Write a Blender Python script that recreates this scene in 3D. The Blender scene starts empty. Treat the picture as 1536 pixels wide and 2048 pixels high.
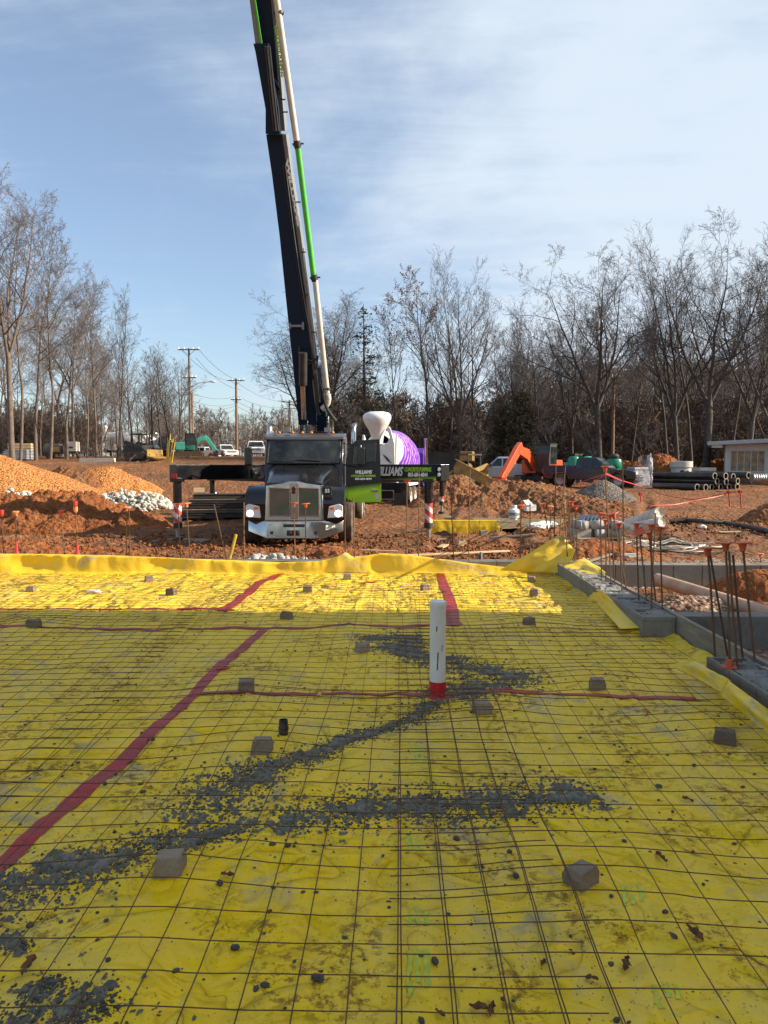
import bpy, math, random
import numpy as np
from mathutils import Vector, Matrix
R = math.radians
sc = bpy.context.scene
col = sc.collection
# ---------------------------------------------------------------- camera
CAM_H = 1.55
cam_d = bpy.data.cameras.new('camera'); cam = bpy.data.objects.new('camera', cam_d); col.objects.link(cam)
cam.location = (0, 0, CAM_H); cam.rotation_euler = (R(90 - 3.49), 0, R(1.15))
cam_d.sensor_width = 36; cam_d.lens = 1540 / 2048 * 36
cam_d.clip_start = 0.05; cam_d.clip_end = 3000
sc.camera = cam
# ---------------------------------------------------------------- light
SUN_EL, SUN_AZ = 27.0, 91.5          # azimuth measured clockwise from +Y
wd = bpy.data.worlds.new('World'); sc.world = wd; wd.use_nodes = True
nt = wd.node_tree; nt.nodes.clear()
def wn(t, **k):
    n = nt.nodes.new(t)
    for a, b in k.items(): setattr(n, a, b)
    return n
sky = wn('ShaderNodeTexSky', sky_type='NISHITA', sun_disc=False, sun_elevation=R(SUN_EL), sun_rotation=R(SUN_AZ),
         altitude=200, air_density=1.0, dust_density=1.2, ozone_density=2.2)
tc = wn('ShaderNodeTexCoord'); sep = wn('ShaderNodeSeparateXYZ'); nt.links.new(tc.outputs['Generated'], sep.inputs[0])
def wm(op, a, b, clamp=False):
    n = wn('ShaderNodeMath', operation=op, use_clamp=clamp)
    for i, s in enumerate((a, b)):
        if isinstance(s, (int, float)): n.inputs[i].default_value = s
        elif s is not None: nt.links.new(s, n.inputs[i])
    return n.outputs[0]
zc = wm('ADD', wm('MAXIMUM', sep.outputs['Z'], 0.0), 0.12)
px_ = wm('DIVIDE', sep.outputs['X'], zc); py_ = wm('DIVIDE', sep.outputs['Y'], zc)
cmb = wn('ShaderNodeCombineXYZ'); nt.links.new(px_, cmb.inputs[0]); nt.links.new(py_, cmb.inputs[1])
def wnoise(scale, detail, rough, rot, sx, sy, dist=0.0):
    mp = wn('ShaderNodeMapping'); mp.inputs['Rotation'].default_value = (0, 0, R(rot)); mp.inputs['Scale'].default_value = (sx, sy, 1)
    nt.links.new(cmb.outputs[0], mp.inputs[0])
    n = wn('ShaderNodeTexNoise'); n.inputs['Scale'].default_value = scale; n.inputs['Detail'].default_value = detail
    n.inputs['Roughness'].default_value = rough; n.inputs['Distortion'].default_value = dist
    nt.links.new(mp.outputs[0], n.inputs['Vector']); return n.outputs['Fac']
n1 = wnoise(0.50, 7, 0.58, 18, 1.0, 0.6, 0.9)
n2 = wnoise(1.3, 8, 0.66, 40, 0.5, 1.3, 0.8)
cl = wm('ADD', wm('MULTIPLY', n1, 1.15), wm('MULTIPLY', n2, 0.45))
# thicker veil towards the right-hand side and low down
cl = wm('ADD', cl, wm('MULTIPLY', wm('MAXIMUM', sep.outputs['X'], -0.35), 0.50))
rp = wn('ShaderNodeMapRange'); rp.inputs['From Min'].default_value = 0.60; rp.inputs['From Max'].default_value = 0.97
rp.inputs['To Min'].default_value = 0.15; rp.inputs['To Max'].default_value = 0.97; rp.interpolation_type = 'SMOOTHSTEP'
nt.links.new(cl, rp.inputs['Value'])
mx = wn('ShaderNodeMix', data_type='RGBA'); nt.links.new(rp.outputs[0], mx.inputs['Factor'])
nt.links.new(sky.outputs[0], mx.inputs[6]); mx.inputs[7].default_value = (3.95, 4.5, 5.1, 1)
bg = wn('ShaderNodeBackground'); bg.inputs['Strength'].default_value = 0.085
wo = wn('ShaderNodeOutputWorld'); nt.links.new(mx.outputs[2], bg.inputs[0]); nt.links.new(bg.outputs[0], wo.inputs[0])
sl = bpy.data.lights.new('sun', 'SUN'); sun = bpy.data.objects.new('sun', sl); col.objects.link(sun)
sl.energy = 4.4; sl.angle = R(0.5); sl.color = (1.0, 0.87, 0.70)
sd = Vector((math.sin(R(SUN_AZ)) * math.cos(R(SUN_EL)), math.cos(R(SUN_AZ)) * math.cos(R(SUN_EL)), math.sin(R(SUN_EL))))
sun.rotation_euler = sd.to_track_quat('Z', 'Y').to_euler(); sun.location = (30, 0, 30)
sc.view_settings.view_transform = 'Standard'; sc.view_settings.look = 'None'
sc.view_settings.gamma = 1; sc.view_settings.exposure = 1.18
# ---------------------------------------------------------------- pixel helpers (photograph pixels -> world points)
CR = cam.rotation_euler.to_matrix(); CO = Vector(cam.location)
def ray(px, py): return (CR @ Vector(((px - 768) / 1540, (1024 - py) / 1540, -1))).normalized()
def P(px, py, Y): d = ray(px, py); return CO + d * (Y / d.y)
def G(px, py, z): d = ray(px, py); return CO + d * ((z - CAM_H) / d.z)
# ---------------------------------------------------------------- numpy noise
_rs = np.random.RandomState(7); _tab = _rs.rand(256, 256)
def vn(x, y, s=0):
    x = np.asarray(x, float) + s * 17.31; y = np.asarray(y, float) + s * 9.77
    xi = np.floor(x).astype(int); yi = np.floor(y).astype(int); fx = x - xi; fy = y - yi
    fx = fx * fx * (3 - 2 * fx); fy = fy * fy * (3 - 2 * fy)
    a = _tab[xi & 255, yi & 255]; b = _tab[(xi + 1) & 255, yi & 255]; c = _tab[xi & 255, (yi + 1) & 255]; d = _tab[(xi + 1) & 255, (yi + 1) & 255]
    return (a * (1 - fx) + b * fx) * (1 - fy) + (c * (1 - fx) + d * fx) * fy - 0.5
def fbm(x, y, o=4, s=0, g=0.5):
    r = 0; a = 1.0; x = np.asarray(x, float); y = np.asarray(y, float)
    for i in range(o): r = r + a * vn(x, y, s + i * 3); x = x * 2.03; y = y * 2.03; a *= g
    return r
def ss(a, b, x): t = np.clip((np.asarray(x, float) - a) / (b - a), 0, 1); return t * t * (3 - 2 * t)
# ---------------------------------------------------------------- terrain height
def T(x, y, rough=True):
    x = np.asarray(x, float); y = np.asarray(y, float)
    k = 1 - ss(-0.16, 0.03, x / np.maximum(y, 1))
    left = -0.40 + 2.75 * ss(19, 72, y) * np.clip((y - 10) / 60, 0, 1.1) ** 0.15
    right = -0.36 + 0.95 * np.clip((y - 26) / 34, 0, 1) + 0.012 * np.clip(y - 60, 0, 60)
    right = right + 0.14 * np.clip(y - 95, 0, 130) * ss(0.05, 0.3, x / np.maximum(y, 1))
    z = k * left + (1 - k) * right
    far = ss(12, 20, y)
    zr = -0.10 + 0 * x
    z = np.where(x > 1, z * ss(11.5, 17, y) + (1 - ss(11.5, 17, y)) * zr, z)
    pit = ss(2.6, 3.0, x) * ss(7.2, 7.5, y) * (1 - ss(10.1, 10.5, y))
    cross = y - (10.0 - 0.62 * (x - 3.0))
    z = z - pit * (0.30 * np.exp(-((cross) / 0.45) ** 2) - 0.16 * np.exp(-((cross + 0.95) / 0.45) ** 2) - 0.12 * ss(0.5, 1.2, cross))
    slab = (x < 2.45) & (y < 11.05) & (x > -14) & (y > -3)
    if rough:
        amp = 0.05 + 0.13 * ss(11, 14, y) * (1 - ss(35, 80, y)) * (0.55 + 0.45 * k)
        n = fbm(x * 0.45, y * 0.45, 4, 1) * 1.1 + fbm(x * 2.3, y * 2.3, 3, 9, 0.6) * 0.55 + np.abs(fbm(x * 5.5, y * 5.5, 2, 21)) * 0.35
        z = z + amp * n * np.where((x > 1) & (y < 12), 0.6, 1.0)
        rut = ss(16, 19, y) * (1 - ss(34, 40, y)); c1 = x - 1.0 - 0.02 * np.clip(y - 17, 0, 99) ** 1.5; c2 = x - 3.2 - 0.30 * np.clip(y - 15, 0, 99); c3 = y - 21.5 - 0.25 * x
        for c_ in (c1, c1 - 1.9, c2, c2 - 1.9, c3 * (x > 2) + 99 * (x <= 2), (c3 - 2.0) * (x > 2) + 99 * (x <= 2)):
            z = z - rut * (0.09 * np.exp(-(c_ / 0.22) ** 2) - 0.05 * np.exp(-((np.abs(c_) - 0.42) / 0.15) ** 2) + 0.02 * np.exp(-(c_ / 0.25) ** 2) * np.sin(y * 22))
    return np.where(slab, -0.22, z)
def Tz(x, y): return float(T(x, y))
def GT(px, py, lift=0.0):
    d = ray(px, py); t = 8.0 / d.y; 
    for i in range(4000):
        p = CO + d * t
        if p.z <= Tz(p.x, p.y): break
        t *= 1.004
    return Vector((p.x, p.y, Tz(p.x, p.y) + lift))
# ---------------------------------------------------------------- objects
def tag(o, label=None, cat=None, group=None, kind=None):
    if label: o['label'] = label
    if cat: o['category'] = cat
    if group: o['group'] = group
    if kind: o['kind'] = kind
    return o
def empty(name, loc=(0, 0, 0), rz=0, label=None, cat=None, group=None):
    o = bpy.data.objects.new(name, None); col.objects.link(o); o.location = loc; o.rotation_euler = (0, 0, rz)
    o.empty_display_size = 0.2
    return tag(o, label, cat, group)
_kids = {}
def kids(o): return _kids.get(o.name, [])
def setpar(o, p):
    o.parent = p; _kids.setdefault(p.name, []).append(o)
def copy_tree(o, parent=None):
    c = o.copy(); col.objects.link(c)
    if parent is not None: setpar(c, parent)
    for ch in list(kids(o)): copy_tree(ch, c)
    return c
def npmesh(name, V, F, mats, parent=None, smooth=False, midx=None):
    """F: (n,3) or (n,4) int array"""
    me = bpy.data.meshes.new(name); V = np.asarray(V, np.float32); F = np.asarray(F, np.int32); n, k = F.shape
    me.vertices.add(len(V)); me.vertices.foreach_set('co', V.ravel())
    me.loops.add(n * k); me.loops.foreach_set('vertex_index', F.ravel())
    me.polygons.add(n); me.polygons.foreach_set('loop_start', np.arange(0, n * k, k, dtype=np.int32))
    me.polygons.foreach_set('loop_total', np.full(n, k, np.int32))
    me.polygons.foreach_set('use_smooth', np.full(n, smooth))
    if midx is not None: me.polygons.foreach_set('material_index', np.asarray(midx, np.int32))
    for m in (mats if isinstance(mats, (list, tuple)) else [mats]): me.materials.append(m)
    me.update(calc_edges=True); me.validate()
    o = bpy.data.objects.new(name, me); col.objects.link(o)
    if parent is not None: setpar(o, parent)
    return o
def gridfaces(nx, ny, off=0):
    i = np.arange(nx - 1)[None, :]; j = np.arange(ny - 1)[:, None]; a = (j * nx + i + off)
    return np.stack([a, a + 1, a + nx + 1, a + nx], -1).reshape(-1, 4)
class MB:
    def __init__(s, M=None): s.v = []; s.f = []; s.mi = []; s.cur = 0; s.M = M or Matrix.Identity(4)
    def add(s, vs, fs):
        o = len(s.v); s.v += [tuple(s.M @ Vector(v)) for v in vs]
        for f in fs: s.f.append(tuple(i + o for i in f)); s.mi.append(s.cur)
        return s
    def box(s, c, d, rz=0, M=None):
        x, y, z = d[0] / 2, d[1] / 2, d[2] / 2
        vs = [Vector((a * x, b * y, e * z)) for a in (-1, 1) for b in (-1, 1) for e in (-1, 1)]
        m = Matrix.Translation(Vector(c)) @ Matrix.Rotation(rz, 4, 'Z') @ (M or Matrix.Identity(4))
        return s.add([m @ v for v in vs], [(0, 1, 3, 2), (4, 6, 7, 5), (0, 4, 5, 1), (2, 3, 7, 6), (0, 2, 6, 4), (1, 5, 7, 3)])
    def b2(s, lo, hi): return s.box([(a + b) / 2 for a, b in zip(lo, hi)], [b - a for a, b in zip(lo, hi)])
    def tube(s, pts, r, n=6, cap=True):
        pts = [Vector(p) for p in pts]; rs = r if isinstance(r, (list, tuple)) else [r] * len(pts)
        vs = []; t0 = (pts[1] - pts[0]).normalized(); u = t0.orthogonal().normalized()
        for i, p in enumerate(pts):
            a = pts[max(i - 1, 0)]; b = pts[min(i + 1, len(pts) - 1)]; t = (b - a).normalized()
            u = (u - t * u.dot(t)).normalized(); w = t.cross(u)
            for k in range(n):
                an = 2 * math.pi * k / n; vs.append(p + (u * math.cos(an) + w * math.sin(an)) * rs[i])
        fs = [(i * n + k, i * n + (k + 1) % n, (i + 1) * n + (k + 1) % n, (i + 1) * n + k) for i in range(len(pts) - 1) for k in range(n)]
        if cap: fs += [tuple(range(n - 1, -1, -1)), tuple((len(pts) - 1) * n + k for k in range(n))]
        return s.add(vs, fs)
    def cyl(s, a, b, r, n=16, r2=None): return s.tube([a, b], [r, r if r2 is None else r2], n)
    def lathe(s, prof, n=24, M=None, closed=False):
        """prof: (r, z) list about local Z"""
        M = M or Matrix.Identity(4)
        vs = [M @ Vector((r * math.cos(2 * math.pi * k / n), r * math.sin(2 * math.pi * k / n), z)) for r, z in prof for k in range(n)]
        m = len(prof); fs = [(i * n + k, i * n + (k + 1) % n, ((i + 1) % m) * n + (k + 1) % n, ((i + 1) % m) * n + k) for i in range(m if closed else m - 1) for k in range(n)]
        return s.add(vs, fs)
    def prism(s, poly, a, b, axis='x'):
        """poly of 2D points; extruded along axis from a to b"""
        def mk(p, t):
            if axis == 'x': return (t, p[0], p[1])
            if axis == 'y': return (p[0], t, p[1])
            return (p[0], p[1], t)
        n = len(poly); vs = [mk(p, a) for p in poly] + [mk(p, b) for p in poly]
        return s.add(vs, [tuple(range(n)), tuple(range(2 * n - 1, n - 1, -1))] + [(i, i + n, (i + 1) % n + n, (i + 1) % n) for i in range(n)])
    def loft(s, rings, cap=True):
        n = len(rings[0]); vs = [p for r in rings for p in r]; m = len(rings)
        fs = [(i * n + k, i * n + (k + 1) % n, (i + 1) * n + (k + 1) % n, (i + 1) * n + k) for i in range(m - 1) for k in range(n)]
        if cap: fs += [tuple(range(n - 1, -1, -1)), tuple((m - 1) * n + k for k in range(n))]
        return s.add(vs, fs)
    def ico(s, c, r, sub=1, sq=(1, 1, 1), jit=0.0, rng=random):
        v, f = ICO[sub]; c = Vector(c)
        return s.add([c + Vector((a * r * sq[0], b * r * sq[1], e * r * sq[2])) * (1 + jit * (rng.random() - .5)) for a, b, e in v], f)
    def build(s, name, mats, parent=None, smooth=False, bevel=0, loc=None, fixn=True):
        me = bpy.data.meshes.new(name); me.from_pydata(s.v, [], s.f)
        for m in (mats if isinstance(mats, (list, tuple)) else [mats]): me.materials.append(m)
        me.polygons.foreach_set('material_index', s.mi)
        if fixn:
            import bmesh
            bm = bmesh.new(); bm.from_mesh(me); bmesh.ops.recalc_face_normals(bm, faces=bm.faces); bm.to_mesh(me); bm.free()
        if smooth: me.polygons.foreach_set('use_smooth', [True] * len(me.polygons))
        me.update()
        o = bpy.data.objects.new(name, me); col.objects.link(o)
        if loc is not None: o.location = loc
        if parent is not None: setpar(o, parent)
        if bevel:
            b = o.modifiers.new('bevel', 'BEVEL'); b.width = bevel; b.segments = 2; b.limit_method = 'ANGLE'; b.angle_limit = R(35)
            b.harden_normals = True
            me.polygons.foreach_set('use_smooth', [True] * len(me.polygons))
        if smooth and not bevel: autosmooth(me)
        return o
def autosmooth(me, ang=40):
    try: me.set_sharp_from_angle(angle=R(ang))
    except Exception: pass
def _ico():
    import bmesh
    out = []
    for sub in (0, 1, 2):
        bm = bmesh.new(); bmesh.ops.create_icosphere(bm, subdivisions=sub + 1 if sub else 1, radius=1)
        out.append(([tuple(v.co) for v in bm.verts], [tuple(v.index for v in f.verts) for f in bm.faces])); bm.free()
    return out
ICO = _ico()
def text(body, size, M, mt, parent, name='lettering', shear=0.0, bold=0.0, align='CENTER', depth=0.002, sx=1.0):
    cu = bpy.data.curves.new(name, 'FONT'); cu.body = body; cu.size = size; cu.shear = shear; cu.offset = bold; cu.extrude = depth
    cu.align_x = align; cu.align_y = 'CENTER'; cu.resolution_u = 3
    t = bpy.data.objects.new('tmp', cu); col.objects.link(t)
    me = bpy.data.meshes.new_from_object(t.evaluated_get(bpy.context.evaluated_depsgraph_get()))
    bpy.data.objects.remove(t); bpy.data.curves.remove(cu)
    me.transform(M @ Matrix.Diagonal((sx, 1, 1, 1))); me.materials.clear(); me.materials.append(mt)
    me.name = name
    o = bpy.data.objects.new(name, me); col.objects.link(o)
    if parent is not None: setpar(o, parent)
    return o
def frame(origin, xdir, updir):
    x = Vector(xdir).normalized(); y = Vector(updir); y = (y - x * y.dot(x)).normalized(); z = x.cross(y)
    m = Matrix((x, y, z)).transposed().to_4x4(); m.translation = Vector(origin); return m
# ---------------------------------------------------------------- materials
def mat(name, c, rough=0.6, metal=0.0, c2=None, vs=4.0, vd=4, bump=0.0, bs=30.0, bd=0.01, spec=0.5, coat=0.0, lo=0.35, hi=0.65, coord='Object', emit=None, est=1.0, alpha=None, trans=0.0, rv=0.0):
    m = bpy.data.materials.new(name); m.use_nodes = True; t = m.node_tree; p = t.nodes['Principled BSDF']
    L = t.links.new
    p.inputs['Roughness'].default_value = rough; p.inputs['Metallic'].default_value = metal
    p.inputs['Specular IOR Level'].default_value = spec; p.inputs['Coat Weight'].default_value = coat; p.inputs['Coat Roughness'].default_value = 0.08
    p.inputs['Base Color'].default_value = (*c, 1)
    if trans: p.inputs['Transmission Weight'].default_value = trans
    if emit: p.inputs['Emission Color'].default_value = (*emit, 1); p.inputs['Emission Strength'].default_value = est
    if c2 is not None or bump:
        tcn = t.nodes.new('ShaderNodeTexCoord')
    if c2 is not None:
        n = t.nodes.new('ShaderNodeTexNoise'); n.inputs['Scale'].default_value = vs; n.inputs['Detail'].default_value = vd
        n.inputs['Roughness'].default_value = 0.62
        L(tcn.outputs[coord], n.inputs['Vector'])
        r = t.nodes.new('ShaderNodeMapRange'); r.inputs['From Min'].default_value = lo; r.inputs['From Max'].default_value = hi
        L(n.outputs['Fac'], r.inputs['Value'])
        x = t.nodes.new('ShaderNodeMix'); x.data_type = 'RGBA'; x.inputs[6].default_value = (*c, 1); x.inputs[7].default_value = (*c2, 1)
        L(r.outputs[0], x.inputs['Factor']); L(x.outputs[2], p.inputs['Base Color'])
        if rv:
            q = t.nodes.new('ShaderNodeMath'); q.operation = 'MULTIPLY_ADD'; q.inputs[1].default_value = rv; q.inputs[2].default_value = rough
            L(r.outputs[0], q.inputs[0]); L(q.outputs[0], p.inputs['Roughness'])
    if bump:
        n = t.nodes.new('ShaderNodeTexNoise'); n.inputs['Scale'].default_value = bs; n.inputs['Detail'].default_value = 5; n.inputs['Roughness'].default_value = 0.65
        L(tcn.outputs[coord], n.inputs['Vector'])
        b = t.nodes.new('ShaderNodeBump'); b.inputs['Strength'].default_value = bump; b.inputs['Distance'].default_value = bd
        L(n.outputs['Fac'], b.inputs['Height']); L(b.outputs[0], p.inputs['Normal'])
    return m
class NG:
    """tiny node helper for the hand-made materials"""
    def __init__(s, name):
        s.m = bpy.data.materials.new(name); s.m.use_nodes = True; s.t = s.m.node_tree; s.p = s.t.nodes['Principled BSDF']
        s.tc = s.t.nodes.new('ShaderNodeTexCoord'); s.o = s.tc.outputs['Object']
    def L(s, a, b): s.t.links.new(a, b)
    def mapn(s, sc_=(1, 1, 1), rz=0, src=None):
        n = s.t.nodes.new('ShaderNodeMapping'); n.inputs['Scale'].default_value = sc_; n.inputs['Rotation'].default_value = (0, 0, rz); s.L(src or s.o, n.inputs[0]); return n.outputs[0]
    def noise(s, scale, detail=5, rough=0.6, dist=0, src=None):
        n = s.t.nodes.new('ShaderNodeTexNoise'); n.inputs['Scale'].default_value = scale; n.inputs['Detail'].default_value = detail
        n.inputs['Roughness'].default_value = rough; n.inputs['Distortion'].default_value = dist; s.L(src or s.o, n.inputs['Vector']); return n.outputs['Fac']
    def vor(s, scale, feat='F1', src=None, out='Distance', rnd=1.0):
        n = s.t.nodes.new('ShaderNodeTexVoronoi'); n.feature = feat; n.inputs['Scale'].default_value = scale; n.inputs['Randomness'].default_value = rnd
        s.L(src or s.o, n.inputs['Vector']); return n.outputs[out]
    def rng(s, v, a, b, c=0.0, d=1.0, smooth=False):
        n = s.t.nodes.new('ShaderNodeMapRange'); n.interpolation_type = 'SMOOTHSTEP' if smooth else 'LINEAR'
        for k, x in zip(('From Min', 'From Max', 'To Min', 'To Max'), (a, b, c, d)): n.inputs[k].default_value = x
        s.L(v, n.inputs['Value']); return n.outputs[0]
    def math(s, op, a, b=0.0, clamp=False):
        n = s.t.nodes.new('ShaderNodeMath'); n.operation = op; n.use_clamp = clamp
        for i, q in enumerate((a, b)):
            if isinstance(q, (int, float)): n.inputs[i].default_value = q
            else: s.L(q, n.inputs[i])
        return n.outputs[0]
    def mix(s, f, a, b, mode='MIX'):
        n = s.t.nodes.new('ShaderNodeMix'); n.data_type = 'RGBA'; n.blend_type = mode
        for i, q in ((0, f), (6, a), (7, b)):
            if isinstance(q, (int, float)): n.inputs[i].default_value = q
            elif isinstance(q, tuple): n.inputs[i].default_value = (*q, 1)
            else: s.L(q, n.inputs[i])
        return n.outputs[2]
    def sepxyz(s, src=None):
        n = s.t.nodes.new('ShaderNodeSeparateXYZ'); s.L(src or s.o, n.inputs[0]); return n.outputs
    def bump(s, h, strength, dist, prev=None):
        n = s.t.nodes.new('ShaderNodeBump'); n.inputs['Strength'].default_value = strength; n.inputs['Distance'].default_value = dist
        s.L(h, n.inputs['Height'])
        if prev is not None: s.L(prev, n.inputs['Normal'])
        return n.outputs[0]
    def fin(s, color=None, rough=None, normal=None, metal=None, spec=None):
        for k, v in (('Base Color', color), ('Roughness', rough), ('Normal', normal), ('Metallic', metal), ('Specular IOR Level', spec)):
            if v is None: continue
            if isinstance(v, (int, float)): s.p.inputs[k].default_value = v
            elif isinstance(v, tuple): s.p.inputs[k].default_value = (*v, 1)
            else: s.L(v, s.p.inputs[k])
        return s.m

def m_sheet(smooth=False):
    g = NG('clean_yellow_polythene' if smooth else 'yellow_polythene')
    d1 = g.noise(0.9, 6, 0.62, 0.5); d2 = g.noise(6, 6, 0.7, 0.8); d3 = g.noise(26, 4, 0.65)
    base = g.mix(g.rng(g.noise(0.55, 4), 0.35, 0.65), (0.83, 0.535, 0.004), (0.75, 0.50, 0.008))
    # milky dust film
    far = g.rng(g.sepxyz()[1], -1.5, 1.5, 0.0, 1.0)
    film = g.math('MULTIPLY', g.rng(d1, 0.40, 0.66), g.rng(d2, 0.36, 0.60))
    film = g.math('MAXIMUM', film, g.math('MULTIPLY', far, 0.22))
    base = g.mix(g.math('MULTIPLY', film, 0.72), base, (0.60, 0.47, 0.18))
    film2 = g.math('MULTIPLY', g.rng(g.noise(1.7, 5, 0.6, 1.2), 0.56, 0.66), g.rng(d2, 0.42, 0.55))
    base = g.mix(g.math('MULTIPLY', film2, 0.8), base, (0.40, 0.32, 0.17))
    clean = base
    # rusty mud stains in clusters
    st = g.math('MULTIPLY', g.rng(g.noise(2.1, 3, 0.5), 0.50, 0.60), g.rng(g.noise(19, 5, 0.78), 0.50, 0.58))
    base = g.mix(g.math('MULTIPLY', st, 0.8), base, (0.19, 0.085, 0.02))
    # dark grey splash specks
    cl_ = g.rng(g.noise(0.8, 4, 0.6), 0.42, 0.62)
    sp = g.math('MULTIPLY', g.rng(g.vor(75, src=g.mapn((1, .6, 1), 0.4)), 0.26, 0.16), g.rng(g.noise(33, 3, 0.6), 0.47, 0.53))
    sp = g.math('MULTIPLY', sp, g.rng(cl_, 0, 1, 0.35, 1.0))
    base = g.mix(g.math('MULTIPLY', sp, 0.85), base, (0.07, 0.07, 0.05))
    if smooth:
        b = g.bump(g.noise(3.5, 2, 0.4, 0.8), 0.6, 0.04)
        return g.fin(clean, 0.4, b, spec=0.25)
    b1 = g.bump(g.noise(3.5, 3, 0.45, 0.9), 1.0, 0.09)
    b1 = g.bump(g.math('POWER', g.math('ABSOLUTE', g.math('SUBTRACT', g.noise(2.6, 1, 0.3, 1.2), 0.5)), 0.6), 1.0, 0.06, b1)
    b1 = g.bump(g.vor(3.1, 'DISTANCE_TO_EDGE', src=g.mapn((1, .7, 1), .5)), 0.8, 0.02, b1)
    b2 = g.bump(g.noise(18, 3, 0.5, 1.2), 0.5, 0.008, b1)
    b3 = g.bump(g.math('ADD', g.math('MULTIPLY', sp, 0.6), g.math('MULTIPLY', st, 0.4)), 0.5, 0.004, b2)
    ro = g.rng(g.math('ADD', film, st), 0.0, 0.6, 0.33, 0.7)
    g.fin(base, ro, b3, spec=0.13)
    return g.m
def m_dirt(name, a, b, c, sc=1.0, bstr=1.0, rocks=0.4):
    g = NG(name)
    n1 = g.noise(0.35 * sc, 6, 0.65, 0.3); n2 = g.noise(3.2 * sc, 6, 0.7); n3 = g.noise(17 * sc, 4, 0.7)
    x = g.mix(g.rng(n1, 0.36, 0.62), a, b); x = g.mix(g.math('MULTIPLY', g.rng(n2, 0.5, 0.66), 0.8), x, c)
    x = g.mix(g.math('MULTIPLY', g.rng(n3, 0.42, 0.30), 0.55), x, tuple(q * 0.42 for q in b))
    vd = g.vor(9 * sc, src=g.o); vc = g.vor(9 * sc, out='Color')
    rk = g.math('MULTIPLY', g.rng(vd, 0.30, 0.20), g.rng(g.noise(5 * sc, 2), 0.54, 0.6))
    x = g.mix(g.math('MULTIPLY', rk, rocks), x, (0.42, 0.33, 0.24))
    h = g.math('ADD', g.math('MULTIPLY', n2, 0.8), g.math('MULTIPLY', g.vor(7 * sc), 0.7))
    b1 = g.bump(h, 1.0 * bstr, 0.16 / sc); b2 = g.bump(g.math('ADD', n3, g.math('MULTIPLY', g.vor(26 * sc), 0.6)), 0.9 * bstr, 0.035 / sc, b1)
    return g.fin(x, 0.92, b2, spec=0.2)
def m_gravel(name, a, b, c, sc=20.0, dist=0.02):
    g = NG(name)
    w = g.vor(sc, out='Color'); v = g.vor(sc); s_ = g.sepxyz(w)
    x = g.mix(s_[0], a, b); x = g.mix(g.math('MULTIPLY', g.rng(s_[1], 0.6, 0.9), 0.9), x, c)
    x = g.mix(g.rng(v, 0.42, 0.75), x, tuple(q * 0.35 for q in b))
    x = g.mix(g.rng(g.noise(0.7, 4), 0.4, 0.7, 0, 0.35), x, tuple(q * 0.7 for q in a))
    b1 = g.bump(g.math('SUBTRACT', 1.0, v), 1.0, dist)
    b1 = g.bump(g.noise(2.5, 4, 0.6), 0.7, 0.12, b1)
    return g.fin(x, 0.88, b1, spec=0.25)
def m_wood(name, a, b, rough=0.75, axis=(1, 12, 12)):
    g = NG(name)
    n = g.noise(3, 6, 0.6, 0.5, src=g.mapn(axis)); n2 = g.noise(1.3, 4)
    x = g.mix(g.rng(n, 0.36, 0.64), a, b); x = g.mix(g.rng(n2, 0.45, 0.7, 0, 0.5), x, tuple(q * 0.55 for q in a))
    return g.fin(x, rough, g.bump(n, 0.5, 0.004), spec=0.25)
def m_conc(name, a, b, stain=(0.10, 0.07, 0.045), st=0.5):
    g = NG(name)
    x = g.mix(g.rng(g.noise(2.2, 6, 0.7), 0.36, 0.64), a, b)
    x = g.mix(g.rng(g.noise(70, 3, 0.7), 0.45, 0.62, 0, 0.35), x, tuple(q * 0.6 for q in a))
    x = g.mix(g.rng(g.noise(1.1, 5, 0.7, 1.0), 0.52, 0.66, 0, st), x, stain)
    b1 = g.bump(g.noise(60, 4, 0.7), 0.7, 0.006); b1 = g.bump(g.noise(8, 4), 0.4, 0.01, b1)
    return g.fin(x, 0.88, b1, spec=0.25)
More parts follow.
